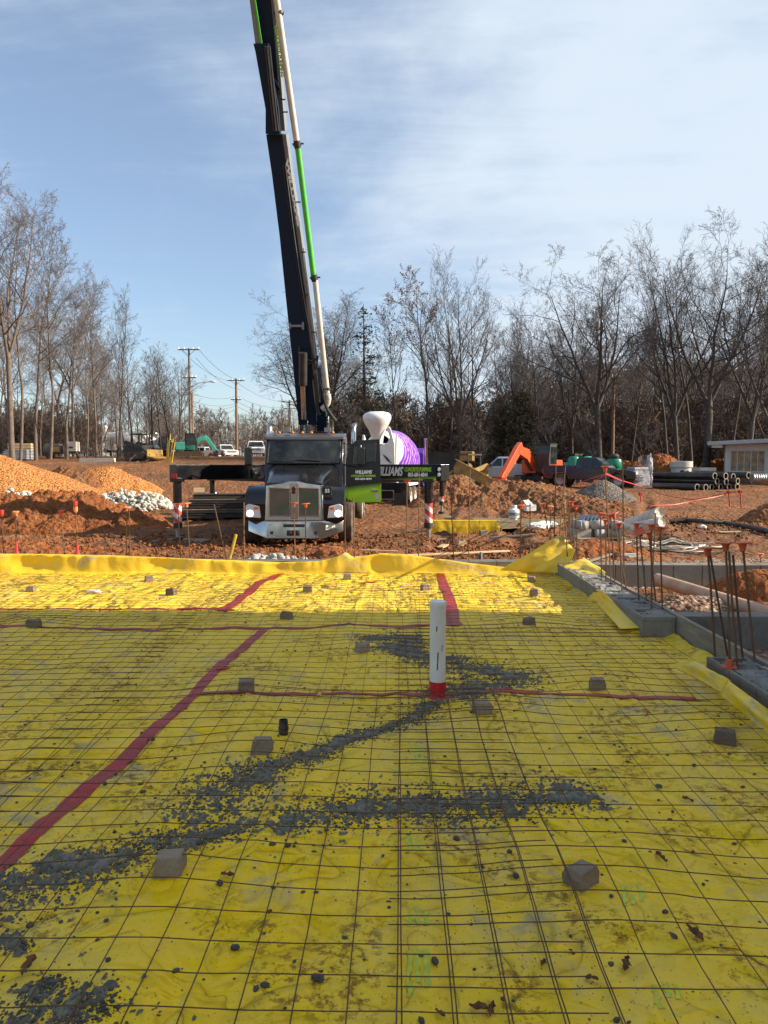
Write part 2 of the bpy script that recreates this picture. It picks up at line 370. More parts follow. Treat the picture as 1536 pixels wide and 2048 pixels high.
MT = dict(
 sheet=m_sheet(), sheetc=m_sheet(True),
 tape=mat('red_seam_tape', (0.40, 0.010, 0.006), 0.45, c2=(0.26, 0.018, 0.012), vs=6, bump=0.7, bs=30, bd=0.01, spec=0.5),
 redtape=mat('red_tape', (0.48, 0.02, 0.015), 0.5),
 wire=mat('rusty_wire', (0.065, 0.042, 0.022), 0.7, 0.1, c2=(0.15, 0.07, 0.025), vs=9),
 rebar=mat('rusty_rebar', (0.12, 0.075, 0.045), 0.75, 0.3, c2=(0.20, 0.10, 0.05), vs=9, bump=0.5, bs=120, bd=0.002),
 cap=mat('orange_cap', (0.62, 0.105, 0.035), 0.55, c2=(0.50, 0.085, 0.03), vs=20),
 capred=mat('red_cap', (0.62, 0.035, 0.02), 0.5, c2=(0.5, 0.03, 0.02), vs=20),
 capold=mat('faded_orange_cap', (0.80, 0.26, 0.10), 0.6, c2=(0.72, 0.2, 0.08), vs=20),
 dobie=m_conc('precast_spacer', (0.20, 0.15, 0.105), (0.27, 0.215, 0.155), (0.12, 0.085, 0.05), 0.3),
 mud=mat('wet_concrete', (0.15, 0.14, 0.10), 0.6, c2=(0.25, 0.23, 0.175), vs=14, bump=1.0, bs=60, bd=0.02, spec=0.35),
 mudclod=mat('concrete_crumb', (0.042, 0.042, 0.032), 0.8, c2=(0.11, 0.10, 0.08), vs=14, bump=0.5, bs=60, bd=0.004),
 leaf=mat('dead_leaf', (0.17, 0.075, 0.025), 0.8, c2=(0.10, 0.05, 0.02), vs=20),
 pvc=mat('white_pvc', (0.70, 0.69, 0.66), 0.35, c2=(0.63, 0.60, 0.55), vs=6, spec=0.5),
 pvcred=mat('red_wrap', (0.50, 0.012, 0.02), 0.35, bump=0.5, bs=20, bd=0.006),
 cmu=m_conc('grey_block', (0.17, 0.155, 0.13), (0.25, 0.23, 0.20)),
 cmuclean=m_conc('clean_block', (0.36, 0.35, 0.33), (0.44, 0.43, 0.40), (0.2, 0.18, 0.15), 0.2),
 fillc=m_conc('cell_fill', (0.13, 0.13, 0.125), (0.30, 0.29, 0.27), (0.08, 0.07, 0.06), 0.6),
 form=m_wood('form_board', (0.19, 0.155, 0.115), (0.28, 0.235, 0.18), axis=(12, 1, 12)),
 lumber=m_wood('fresh_lumber', (0.52, 0.36, 0.19), (0.62, 0.46, 0.27)),
 oldwood=m_wood('grey_wood', (0.15, 0.12, 0.09), (0.25, 0.21, 0.17)),
 pole=mat('pole_wood', (0.16, 0.095, 0.06), 0.85, c2=(0.23, 0.14, 0.09), vs=3, bump=0.4, bs=20, bd=0.01),
 dirt=None,
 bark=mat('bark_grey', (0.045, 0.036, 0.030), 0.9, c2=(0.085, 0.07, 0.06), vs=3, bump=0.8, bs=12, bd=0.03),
 barkl=mat('bark_lit', (0.10, 0.075, 0.055), 0.9, c2=(0.17, 0.13, 0.10), vs=3, bump=0.8, bs=12, bd=0.03),  # sunlit look of the left-hand trunks is put into this bark colour
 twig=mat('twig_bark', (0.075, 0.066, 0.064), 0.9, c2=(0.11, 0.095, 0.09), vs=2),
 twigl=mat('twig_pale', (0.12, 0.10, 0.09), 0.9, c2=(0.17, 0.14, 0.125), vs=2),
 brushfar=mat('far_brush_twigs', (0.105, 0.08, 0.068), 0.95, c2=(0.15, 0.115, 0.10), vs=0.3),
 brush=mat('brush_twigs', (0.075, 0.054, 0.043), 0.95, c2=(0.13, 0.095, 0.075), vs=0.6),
 brownleaf=mat('withered_leaves', (0.22, 0.10, 0.06), 0.8, c2=(0.14, 0.07, 0.045), vs=3),
 needle=mat('conifer_needles', (0.028, 0.040, 0.028), 0.8, c2=(0.055, 0.07, 0.045), vs=2),
 cedar=mat('cedar_foliage', (0.050, 0.046, 0.022), 0.85, c2=(0.11, 0.085, 0.045), vs=1.5),
 black=mat('black_paint', (0.005, 0.006, 0.009), 0.16, coat=0.3, c2=(0.010, 0.009, 0.009), vs=2, rv=0.12),
 boomblk=mat('boom_paint', (0.006, 0.016, 0.040), 0.6, spec=0.25),
 boomgrey=mat('boom_side_paint', (0.22, 0.22, 0.21), 0.35, c2=(0.16, 0.16, 0.16), vs=3),
 satin=mat('satin_black', (0.016, 0.016, 0.016), 0.55, c2=(0.04, 0.035, 0.03), vs=5),
 rubber=mat('tyre_rubber', (0.035, 0.03, 0.026), 0.85, c2=(0.13, 0.085, 0.05), vs=6, bump=0.5, bs=25, bd=0.01),
 chrome=mat('polished_chrome', (0.56, 0.55, 0.53), 0.12, 1.0, c2=(0.42, 0.39, 0.35), vs=3, rv=0.12),
 steel=mat('dull_steel', (0.36, 0.35, 0.34), 0.45, 0.8, c2=(0.25, 0.23, 0.21), vs=8),
 white=mat('white_paint', (0.74, 0.73, 0.70), 0.4, c2=(0.66, 0.64, 0.60), vs=3),
 cream=mat('cream_pipe_paint', (0.66, 0.60, 0.52), 0.4, c2=(0.58, 0.52, 0.45), vs=4),
 gpipe=mat('green_pipe_paint', (0.10, 0.52, 0.06), 0.35, c2=(0.08, 0.42, 0.06), vs=4),
 lime=mat('lime_paint', (0.42, 0.78, 0.02), 0.35),
 limetxt=mat('lime_lettering', (0.40, 0.72, 0.05), 0.5),
 whitetxt=mat('white_lettering', (0.92, 0.92, 0.90), 0.5),
 darktxt=mat('dark_lettering', (0.06, 0.05, 0.05), 0.6),
 glass=mat('dark_window_glass', (0.010, 0.014, 0.014), 0.04, spec=0.55, c2=(0.05, 0.055, 0.05), vs=2.2, lo=.45, hi=.7),
 amber=mat('amber_lens', (0.80, 0.22, 0.03), 0.25),
 red=mat('red_paint', (0.55, 0.02, 0.015), 0.4),
 lampw=mat('headlight_lens', (0.75, 0.75, 0.74), 0.12, spec=0.7),
 lamp=mat('lit_headlamp', (0.9, 0.9, 0.9), 0.2, emit=(1, 0.98, 0.93), est=2.2),
 purple=None,
 orange=mat('orange_machine_paint', (0.70, 0.085, 0.018), 0.4, c2=(0.48, 0.07, 0.02), vs=4),
 mint=mat('mint_machine_paint', (0.10, 0.52, 0.37), 0.4, c2=(0.07, 0.40, 0.29), vs=4),
 green=mat('green_tank_paint', (0.01, 0.20, 0.10), 0.25, coat=0.3),
 yellowm=mat('yellow_machine_paint', (0.36, 0.21, 0.03), 0.5, c2=(0.17, 0.11, 0.045), vs=4),
 bluepl=mat('blue_grey_panels', (0.16, 0.20, 0.28), 0.35, c2=(0.30, 0.33, 0.38), vs=3),
 hdpe=mat('black_hdpe', (0.012, 0.012, 0.013), 0.38, c2=(0.05, 0.035, 0.025), vs=2),
 hdperim=mat('scuffed_pipe_rim', (0.36, 0.31, 0.22), 0.6),
 precast=m_conc('precast_concrete', (0.46, 0.45, 0.40), (0.54, 0.53, 0.47), (0.3, 0.27, 0.2), 0.25),
 dpipe=mat('clay_smeared_pipe', (0.42, 0.22, 0.12), 0.6, c2=(0.50, 0.33, 0.22), vs=5, bump=0.4, bs=18, bd=0.006),
 wrap=mat('plastic_wrap', (0.26, 0.27, 0.30), 0.22, c2=(0.50, 0.51, 0.52), vs=5, bump=0.9, bs=9, bd=0.05),
 roll=mat('white_netting', (0.60, 0.585, 0.52), 0.7, c2=(0.42, 0.39, 0.33), vs=12, bump=0.8, bs=50, bd=0.01),
 wallw=mat('pale_wall_paint', (0.52, 0.53, 0.52), 0.7, c2=(0.46, 0.46, 0.45), vs=2),
 roofm=mat('grey_roof', (0.36, 0.38, 0.40), 0.5, c2=(0.30, 0.32, 0.34), vs=2),
 shingle=mat('weathered_shingle', (0.13, 0.11, 0.095), 0.9, c2=(0.20, 0.175, 0.15), vs=3, bump=0.5, bs=8, bd=0.03),
 brownwall=mat('brown_siding', (0.10, 0.058, 0.038), 0.85, c2=(0.14, 0.085, 0.058), vs=2),
 fence=m_wood('fence_wood', (0.06, 0.052, 0.048), (0.10, 0.09, 0.08), axis=(6, 6, 0.6)),
 cable=mat('pale_cable', (0.55, 0.51, 0.43), 0.5),
 cabled=mat('black_cable', (0.015, 0.015, 0.015), 0.5),
 hose=mat('black_hose', (0.03, 0.025, 0.022), 0.6, c2=(0.07, 0.05, 0.035), vs=4),
 stake=mat('yellow_stake', (0.62, 0.42, 0.03), 0.5, c2=(0.45, 0.28, 0.04), vs=8),
 silver=mat('silver_paint', (0.42, 0.43, 0.44), 0.3, 0.3, coat=0.3),
 darkcar=mat('dark_green_car_paint', (0.012, 0.020, 0.018), 0.25, coat=0.4),
 plate=mat('number_plate', (0.62, 0.62, 0.55), 0.5),
 brick=m_conc('far_brick', (0.28, 0.13, 0.09), (0.34, 0.17, 0.12), (0.2, 0.1, 0.08), 0.3),
)
def obj_random(m, lo, hi):
    t = m.node_tree; p = t.nodes['Principled BSDF']; l = p.inputs['Base Color'].links[0]; src = l.from_socket
    oi = t.nodes.new('ShaderNodeObjectInfo'); r = t.nodes.new('ShaderNodeMapRange'); r.inputs['To Min'].default_value = lo; r.inputs['To Max'].default_value = hi
    h = t.nodes.new('ShaderNodeHueSaturation'); t.links.new(oi.outputs['Random'], r.inputs['Value']); t.links.new(r.outputs[0], h.inputs['Value']); t.links.new(src, h.inputs['Color']); t.links.new(h.outputs[0], p.inputs['Base Color'])
obj_random(MT['dobie'], 0.55, 1.35); obj_random(MT['rebar'], 0.6, 1.3); obj_random(MT['cap'], 0.75, 1.15)
MT['dirt'] = m_dirt('clay_ground', (0.29, 0.115, 0.042), (0.145, 0.068, 0.034), (0.31, 0.175, 0.088))
MT['dirtred'] = m_dirt('red_clay', (0.33, 0.105, 0.028), (0.20, 0.07, 0.026), (0.33, 0.15, 0.062), 1.2)
MT['tan'] = m_gravel('tan_gravel', (0.58, 0.235, 0.062), (0.45, 0.165, 0.042), (0.64, 0.35, 0.14), 14, 0.05)
MT['gravel'] = m_gravel('grey_gravel', (0.20, 0.17, 0.14), (0.12, 0.10, 0.085), (0.30, 0.27, 0.23), 16, 0.05)
MT['rock'] = m_conc('white_rock', (0.42, 0.40, 0.34), (0.62, 0.60, 0.53), (0.3, 0.22, 0.14), 0.5)
# ================================================================ ground sheet
def build_ground():
    fine = np.arange(-34, 36.01, 0.13); coarse_l = np.arange(-180, -34, 3.0); coarse_r = np.arange(39, 180, 3.0)
    az = np.radians(np.concatenate([coarse_l, fine, coarse_r])); n = len(az)
    r = np.concatenate([[0.5, 2, 4, 5.5], np.geomspace(6.2, 60, 300), np.geomspace(61.5, 130, 50), np.geomspace(134, 1500, 34)])
    A, Rr = np.meshgrid(az, r); x = Rr * np.sin(A); y = Rr * np.cos(A)
    y_ = np.maximum(y, 8); z = T(x, np.where(y < 8, 8.5, y)) if False else T(x, y)
    z = np.where((y < 6), T(x, y), z)
    V = np.stack([x, y, z], -1).reshape(-1, 3)
    F = gridfaces(n, len(r))
    # close the seam behind the camera
    j = np.arange(len(r) - 1); a = j * n + n - 1; b = j * n
    F = np.concatenate([F, np.stack([a, b, b + n, a + n], -1)])
    V = np.concatenate([V, [[0, 0, -0.2]]]); c = len(V) - 1
    o = npmesh('ground', V, F[:, ::1], [MT['dirt'], MT['gravel'], MT['rgravel']], smooth=True,
               midx=None)
    me = o.data
    cen = V[F].mean(1); wig = fbm(cen[:, 0] * .8, cen[:, 1] * .8, 4, 5) * 1.6
    mi = np.zeros(len(F), np.int32)
    gr = (cen[:, 0] > 2.3) & (cen[:, 1] + wig < 14.5) & ~((cen[:, 0] > 2.5) & (cen[:, 1] > 7.2) & (cen[:, 1] < 10.4) & (cen[:, 0] + cen[:, 1] * .9 > 10.8 + wig))
    mi[gr] = 2
    me.polygons.foreach_set('material_index', mi)
    tag(o, kind='structure')
MT['rgravel'] = m_gravel('clay_gravel', (0.33, 0.20, 0.12), (0.20, 0.115, 0.07), (0.42, 0.34, 0.26), 20, 0.035)
build_ground()

# ================================================================ yellow sheet
DOB = [(340, 1733), (1162, 1750), (525, 1493), (1450, 1467), (964, 1416), (493, 1372), (1195, 1371), (725, 1299), (1058, 1245),
       (573, 1228), (68, 1252), (62, 1179), (298, 1160), (343, 1184), (615, 1180), (695, 1157), (850, 1175), (1063, 1157), (1069, 1186)]
DOBP = [G(a, b + 14 * (b - 930) / 800, 0.0) for a, b in DOB]
def H(x, y):
    x = np.asarray(x, float); y = np.asarray(y, float)
    h = 0.030 * fbm(x * 0.8, y * 0.8, 2, 31) + 0.030 * fbm(x * 2.6, y * 3.2, 2, 33) - 0.016 * np.abs(fbm(x * 1.9 + 0.8 * vn(x, y, 3), y * 2.6, 2, 35)) - 0.026 * np.abs(fbm(x * 4.2 + 1.5 * vn(x * 1.3, y * 1.3, 8), y * 5.5, 2, 37))
    xr = 1.52 + 0.014 * np.clip(y - 4, 0, 8) + 0.02 * np.sin(y * 1.7); h = h + 0.016 * np.exp(-((x - xr) / 0.022) ** 2)
    xr = -0.55 + 0.02 * (y - 4) + 0.015 * np.sin(y * 2.1); h = h + 0.014 * np.exp(-((x - xr) / 0.02) ** 2)
    yr = 2.92 + 0.03 * np.sin(x * 2.3); h = h + 0.020 * np.exp(-((y - yr) / 0.03) ** 2) * ss(-1.0, -0.2, x) * (1 - ss(0.9, 1.6, x))
    for q in (-2.9, -1.95, -1.02, 0.06, 0.44, 1.0, 2.0): h = h + 0.0045 * np.exp(-((x - q - 0.012 * np.sin(y * 1.3 + q)) / 0.011) ** 2)
    for q in (2.3, 3.7, 4.5, 6.2, 8.6): h = h + 0.004 * np.exp(-((y - q - 0.02 * np.sin(x * 1.1 + q)) / 0.012) ** 2)
    return h + 0.008
def zc(x, y): return float(H(x, y))
sheet_root = empty('plastic_sheet', (0, 5, 0), 0, 'bright yellow plastic sheeting spread under wire mesh over the whole slab area', 'plastic sheet')
SOFF = Vector((0, 5, 0))
def build_sheet():
    xs = np.concatenate([np.arange(-12, -4, .12), np.arange(-4, 2.475, .024)]); ys = [-2.0, -1, 0, .6, 1.0]; y = 1.25
    while y < 10.86: ys.append(y); y += 0.0115 * y ** 0.9
    ys = np.array(ys + [10.88]); X, Y = np.meshgrid(xs, ys); Z = H(X, Y)
    wl = (Y < 5.4) | (Y > 6.9); edge = np.where(wl, 2.17, 2.47)
    Z = Z + 0.05 * ss(edge - 0.14, edge, X)
    V = np.stack([X, Y, Z], -1).reshape(-1, 3) - np.array(SOFF)
    npmesh('flat_sheet', V, gridfaces(len(xs), len(ys)), MT['sheet'], sheet_root, True)
    # turned-up edge over the back wall
    prof = [(-900, 1104), (0, 1104), (200, 1108), (450, 1117), (560, 1122), (640, 1119), (672, 1111), (691, 1101), (706, 1112), (760, 1104), (800, 1105), (880, 1116), (1000, 1131), (1060, 1136), (1140, 1139), (1180, 1140)]
    xs = np.arange(-12, 2.17, .03); tops = []
    pxs = np.array([P(a, b, 11.0).x for a, b in prof]); pzs = np.array([P(a, b, 11.0).z for a, b in prof])
    tp = np.interp(xs, pxs, pzs) + 0.012 * fbm(xs * 1.3, 0 * xs, 3, 4)
    rows = []
    fold = fbm(xs * 2.2, xs * 0, 3, 44); fold2 = np.abs(fbm(xs * 5.5, xs * 0 + 3, 2, 47))
    for t in np.linspace(0, 1, 12):
        yy = 10.86 + 0.13 * t ** 0.5 + (0.10 * fold * math.sin(math.pi * t * .9) - 0.05 * fold2 * t) * (1 - 0.3 * t) - 0.04 * t
        rows.append(np.stack([xs + 0.02 * t * fold, yy, H(xs, 10.86 + 0 * xs) + (tp - 0.02) * t ** 1.15], -1))
    for t in (0.3, 1.0):
        rows.append(np.stack([xs, rows[11][:, 1] + 0.14 * t, tp - 0.02 + 0.012 * t - 0.02 * t * t], -1))
    V = np.concatenate(rows) - np.array(SOFF)
    npmesh('turned_up_edge', V, gridfaces(len(xs), len(rows)), MT['sheetc'], sheet_root, True)
def patch(name, c, parent, m, nx=18, ny=8, bulge=0.0, nz=0.01, seed=0, off=Vector((0, 0, 0)), thick=0.0012, curl=None):
    """c: corner points p00, p10, p11, p01"""
    p00, p10, p11, p01 = [np.array(q) for q in c]; vs = []
    nrm = np.cross(p10 - p00, p01 - p00); nrm = nrm / (np.linalg.norm(nrm) + 1e-9)
    if nrm[2] < 0: nrm = -nrm
    for j in range(ny):
        for i in range(nx):
            u, v = i / (nx - 1), j / (ny - 1)
            q = (p00 * (1 - u) + p10 * u) * (1 - v) + (p01 * (1 - u) + p11 * u) * v
            d = bulge * math.sin(math.pi * u) * math.sin(math.pi * v) + nz * float(fbm(u * 3.1 + seed, v * 2.3 + seed, 3, seed)) * 2
            if curl: d += curl(u, v)
            vs.append(q + nrm * d - np.array(off))
    o = npmesh(name, vs, gridfaces(nx, ny), m, parent, True)
    if thick:
        s = o.modifiers.new('solid', 'SOLIDIFY'); s.thickness = thick
    return o
build_sheet()
def GS(px, py, lift=0.0): return G(px, py, lift)
# loose laps along the right wall
patch('loose_flap', [GS(1160, 1168, .06), GS(1200, 1180, .21), GS(1210, 1203, .12), GS(1182, 1204, .03)], sheet_root, MT['sheetc'], 14, 8, 0.015, 0.015, 3, SOFF)
patch('loose_flap', [GS(1178, 1192, .05), GS(1206, 1182, .21), GS(1296, 1256, .09), GS(1240, 1258, .05)], sheet_root, MT['sheetc'], 10, 20, 0.012, 0.014, 5, SOFF)
patch('loose_flap', [GS(1332, 1327, .09), GS(1393, 1322, .18), GS(1462, 1362, .19), GS(1447, 1387, .11)], sheet_root, MT['sheetc'], 14, 14, 0.05, 0.02, 8, SOFF)
patch('loose_flap', [GS(1440, 1390, .10), GS(1456, 1360, .19), GS(1545, 1425, .18), GS(1575, 1500, .05)], sheet_root, MT['sheetc'], 10, 16, 0.03, 0.02, 11, SOFF)
patch('loose_flap', [GS(1330, 1326, .02), GS(1440, 1388, .05), GS(1470, 1410, .02), GS(1395, 1400, .012)], sheet_root, MT['sheetc'], 14, 8, 0.01, 0.01, 13, SOFF)
patch('raised_corner', [P(1000, 1141, 10.8), P(1132, 1148, 10.5), P(1152, 1103, 10.6), P(1126, 1069, 10.75)], sheet_root, MT['sheetc'], 20, 16, 0.05, 0.05, 15, SOFF,
      curl=lambda u, v: 0.07 * math.sin(6 * u + 2 * v) * v)
patch('raised_corner', [GS(1124, 1133, .20), GS(1166, 1117, .235), GS(1212, 1146, .235), GS(1180, 1172, .10)], sheet_root, MT['sheetc'], 16, 14, 0.03, 0.02, 18, SOFF)
# green printing showing on the sheet
def printing():
    mt = mat('faint_green_print', (0.55, 0.53, 0.01), 0.45, c2=(0.34, 0.42, 0.02), vs=30)
    rng = random.Random(5)
    for cx, cy, w, h, rz in ((830, 1700, 40, 70, 0), (838, 1830, 46, 60, 0), (836, 1960, 52, 130, 0), (1262, 1800, 50, 60, .3), (1330, 1990, 60, 70, .4), (835, 1510, 26, 60, 0)):
        for s in range(3):
            mb = MB(); vs = []; a0 = cx - w / 2 + s * w / 3; b0 = cy - h / 2 + rng.uniform(0, h * .3); n = 9; hh = h * rng.uniform(.4, .75)
            for k in range(n):
                b = b0 + hh * k / (n - 1); l = a0 + rng.uniform(0, w * .12) + rz * k * 3; q = l + w * rng.uniform(.08, .26)
                for x in (l, q): p = G(x, b, 0); vs.append((p.x, p.y - 5, zc(p.x, p.y) + .002))
            mb.add(vs, [(2 * k, 2 * k + 1, 2 * k + 3, 2 * k + 2) for k in range(n - 1)]); mb.build('green_print', mt, sheet_root, fixn=False)
printing()

# a strip laid on the sheet
def strip(name, pts, width, m, parent=None, lift=0.004, label=None, cat=None, group=None, seed=0, step=0.05, cr=0.010):
    pts = [Vector((p[0], p[1])) for p in pts]; poly = []
    for a, b in zip(pts[:-1], pts[1:]):
        n = max(1, int((b - a).length / step)); poly += [a.lerp(b, k / n) for k in range(n)]
    poly.append(pts[-1]); vs = []
    w = width if isinstance(width, (list, tuple)) else (width, width)
    nc = 5
    for i, p in enumerate(poly):
        t = (poly[min(i + 1, len(poly) - 1)] - poly[max(i - 1, 0)]).normalized(); n = Vector((-t.y, t.x)); s_ = i * step
        ww = (w[0] + (w[1] - w[0]) * i / max(1, len(poly) - 1)) * (1 + .30 * float(vn(s_ * 3.0, seed, 2)))
        off = .02 * float(vn(s_ * 1.5, seed + 7, 2))
        for k in range(nc):
            q = p + n * (ww * (k / (nc - 1) - .5) + off)
            vs.append((q.x, q.y, zc(q.x, q.y) + lift + cr * abs(float(vn(s_ * 7, k * 1.3 + seed, 5))) * (0 if k in (0, nc - 1) else 1)))
    o = npmesh(name, vs, gridfaces(nc, len(poly)), m, parent, True)
    return tag(o, label, cat, group)
def g2(*pp): return [G(a, b, 0.01).xy for a, b in pp]
TG = 'red seam tape on the yellow sheet'
strip('seam_tape', g2((-60, 1775), (0, 1722), (150, 1590), (250, 1510), (310, 1455), (385, 1385), (440, 1330), (530, 1257)), (.09, .095), MT['tape'], None, .004, 'long wide red tape running diagonally from the bottom left towards the truck', 'tape', TG, 1)
strip('seam_tape', g2((395, 1383), (600, 1384), (862, 1385)), .055, MT['tape'], None, .006, 'narrow red tape running left from the foot of the white pipe', 'tape', TG, 2)
strip('seam_tape', g2((868, 1386), (1000, 1384), (1200, 1390), (1380, 1397), (1468, 1400)), (.05, .075), MT['tape'], None, .006, 'red tape running right from the white pipe towards the block wall', 'tape', TG, 3)
strip('seam_tape', g2((-200, 1254), (0, 1253), (200, 1256), (530, 1254), (925, 1248)), .075, MT['tape'], None, .006, 'long red tape crossing the slab just inside the shaded part', 'tape', TG, 4)
strip('seam_tape', g2((-200, 1217), (0, 1217), (210, 1216), (470, 1218)), .055, MT['tape'], None, .004, 'thin red tape crossing the sunlit yellow sheet at left', 'tape', TG, 5)
strip('seam_tape', g2((445, 1221), (520, 1165), (570, 1143)), (.12, .13), MT['tape'], None, .007, 'sunlit red tape slanting up to the turned-up edge in front of the truck', 'tape', TG, 6)
strip('seam_tape', g2((878, 1141), (888, 1168), (900, 1200), (908, 1252)), (.10, .14), MT['tape'], None, .008, 'broad red tape behind the white pipe running to the back edge', 'tape', TG, 7)
strip('tape_patch', g2((432, 1338), (458, 1336)), .07, MT['redtape'], None, .012, 'small bright red tape patch beside the long diagonal tape', 'tape patch', None, 8, cr=.02)
strip('tape_patch', g2((355, 1216), (392, 1218)), .06, MT['redtape'], None, .012, 'small red tape patch on the thin sunlit tape at left', 'tape patch', None, 9, cr=.02)
strip('tape_patch', g2((718, 1168), (752, 1164)), .10, MT['redtape'], None, .008, 'crumpled red tape scrap on sunlit sheet near the truck', 'tape patch', None, 10, cr=.02)

# ================================================================ wire mesh
DB = [(p.x, p.y) for p in DOBP]
def wz(x, y):
    z = 0.026 + H(x, y) * 0.35 + 0.006 * fbm(x * 0.9, y * 0.9, 2, 61)
    for a, b in DB: z = z + 0.046 * np.exp(-(((x - a) ** 2 + (y - b) ** 2) / 0.14))
    return np.maximum(z, H(x, y) + 0.006)
def wires(name, lines, r, m):
    V = []; F = []; off = 0
    for L in lines:
        L = np.asarray(L); t = np.gradient(L, axis=0); hx = np.stack([-t[:, 1], t[:, 0], 0 * t[:, 0]], -1); hx /= np.linalg.norm(hx, axis=1, keepdims=True) + 1e-9
        up = np.array([0, 0, 1.0]); n = len(L)
        ring = np.stack([L + hx * r, L + up * r, L - hx * r, L - up * r], 1).reshape(-1, 3)
        i = np.arange(n - 1)[:, None] * 4; k = np.arange(4)[None, :]; k2 = (k + 1) % 4
        V.append(ring); F.append(np.stack([i + k, i + k2, i + 4 + k2, i + 4 + k], -1).reshape(-1, 4) + off); off += 4 * n
    return npmesh(name, np.concatenate(V), np.concatenate(F), m, None, True)
S = 0.1524
def panel(x0, x1, y0, y1, label, rot=0.0, seed=0, layer=0.0):
    rs = np.random.RandomState(seed); cx, cy = (x0 + x1) / 2, (y0 + y1) / 2; ca, sa = math.cos(rot), math.sin(rot)
    def W(u, v):
        du = u - cx; dv = v - cy
        bend = 0.014 * fbm(v * 0.5 + seed, u * 0.15, 2, seed) ; bend2 = 0.014 * fbm(u * 0.6 + seed, v * .15 + 5, 2, seed + 1)
        X = cx + ca * (du + bend) - sa * (dv + bend2); Y = cy + sa * (du + bend) + ca * (dv + bend2)
        X = np.minimum(X, 2.44)
        return np.stack([X, Y, wz(X, Y) + layer], -1)
    lines = []; nx = int(round((x1 - x0) / S)); ny = int(round((y1 - y0) / S))
    for i in range(nx + 1):
        u = x0 + i * S + 0 * rs.rand(); v = np.arange(y0 - .04, y1 + .04, 0.076); lines.append(W(u + 0.004 * fbm(v * 2, v * 0 + i, 2, i), v))
    for j in range(ny + 1):
        v = y0 + j * S; u = np.arange(x0 - .03, x1 + .03, 0.076); L = W(u, v + 0.004 * fbm(u * 2, u * 0 + j, 2, j)); L[:, 2] += 0.0045; lines.append(L)
    o = wires('wire_mesh', lines, 0.0023 if y0 < 3 else 0.0017, MT['wire'])
    # give the mesh object a sensible origin
    tag(o, label, 'wire mesh', 'wire mesh panels over the yellow sheet')
    return o
yA = G(768, 2022, .03).y; yB = G(768, 1979, .03).y
panel(.008 - 13 * S, .008 + 4 * S, yA - 10 * S, yA + 20 * S, 'rusty wire mesh panel nearest the camera at bottom left and centre', 0.0, 3)
panel(-.003, -.003 + 15 * S, yB - 10 * S, yB + 33 * S, 'rusty wire mesh panel nearest the camera at bottom right', 0.0, 5, .008)
panel(-2.25, .50, 4.92, 9.4, 'rusty wire mesh panel around the white upright pipe', .012, 7, .004)
panel(.22, 2.2, 6.75, 10.7, 'rusty wire mesh panel beside the far end of the block wall', -.015, 9, .006)
panel(-4.95, -1.80, 1.6, 7.6, 'rusty wire mesh panel left of the long diagonal red tape', .085, 11, .004)
panel(-7.9, -4.75, 2.6, 8.6, 'rusty wire mesh panel at the far left edge of the shade', .07, 13, .002)
panel(-4.9, -1.75, 7.35, 10.6, 'sunlit wire mesh panel in front of the left outrigger', .05, 15, .008)
panel(-8.2, -4.7, 8.3, 10.6, 'sunlit wire mesh panel in the far left corner', .04, 17, .008)
panel(-1.95, .45, 9.2, 10.72, 'sunlit wire mesh panel in front of the truck', .01, 19, .010)

# ================================================================ spacer blocks
def dobie(p, s, rz, label, seed):
    rng = random.Random(seed); w, d, h = s
    mb = MB(); t = .86
    z0 = -0.005; vs = []
    for (k, z) in ((1.0, z0), (1.0, h * .55), (t, h)):
        for a, b in ((-1, -1), (1, -1), (1, 1), (-1, 1)): vs.append((a * w / 2 * k * rng.uniform(.84, 1.08), b * d / 2 * k * rng.uniform(.84, 1.08), z + rng.uniform(-.008, .006) * (z > 0)))
    mb.add(vs, [(3, 2, 1, 0), (8, 9, 10, 11)] + [(i + 4 * l, (i + 1) % 4 + 4 * l, (i + 1) % 4 + 4 * l + 4, i + 4 * l + 4) for l in (0, 1) for i in range(4)])
    o = mb.build('spacer_block', MT['dobie'], None, bevel=.006); o.location = (p.x, p.y, zc(p.x, p.y)); o.rotation_euler = (0, 0, rz)
    return tag(o, label, 'spacer block', 'small concrete spacer blocks propping the mesh')
DL = ['large brown spacer block nearest the camera at bottom left', 'pale grey spacer block nearest the camera at bottom right', 'brown spacer block below the black plastic spacer', 'rounded spacer block nearest the right block wall',
      'spacer block just in front and right of the white pipe', 'dark spacer block sitting on the narrow red tape at left', 'spacer block just behind the right-hand red tape', 'brown spacer block behind and left of the white pipe',
      'spacer block at the edge of the shade right of the pipe', 'spacer block at the edge of the shade left of the pipe', 'flat mossy spacer block lying on the long cross tape at far left', 'sunlit spacer block nearest the left edge of the picture',
      'sunlit spacer block near the turned-up sheet at left', 'sunlit spacer block with a white right face between the two left tapes', 'sunlit spacer block nearest below the truck bumper, right of the slanting tape', 'sunlit spacer block close to the back edge below the open truck door',
      'sunlit spacer block just left of the broad tape behind the pipe', 'sunlit spacer block below the raised yellow corner, farther one', 'sunlit spacer block below the raised yellow corner, nearer one']
rng = random.Random(3)
for i, p in enumerate(DOBP):
    big = 1.0 if i < 4 else .95
    dobie(p, (rng.uniform(.105, .125) * big, rng.uniform(.09, .11) * big, rng.uniform(.07, .08)), rng.uniform(-.5, .5) + (.35 if i == 1 else 0), DL[i], i)
q = G(567, 1468, 0)
mb = MB(); mb.lathe([(0.001, 0), (.028, 0), (.026, .02), (.030, .022), (.030, .045), (.026, .05), (.026, .085), (.022, .085), (.020, .03), (.001, .03)], 14)
tag(mb.build('plastic_spacer', MT['hdpe'], None, True, loc=(q.x, q.y, zc(q.x, q.y))), 'small black plastic spacer standing on the sheet', 'plastic spacer')
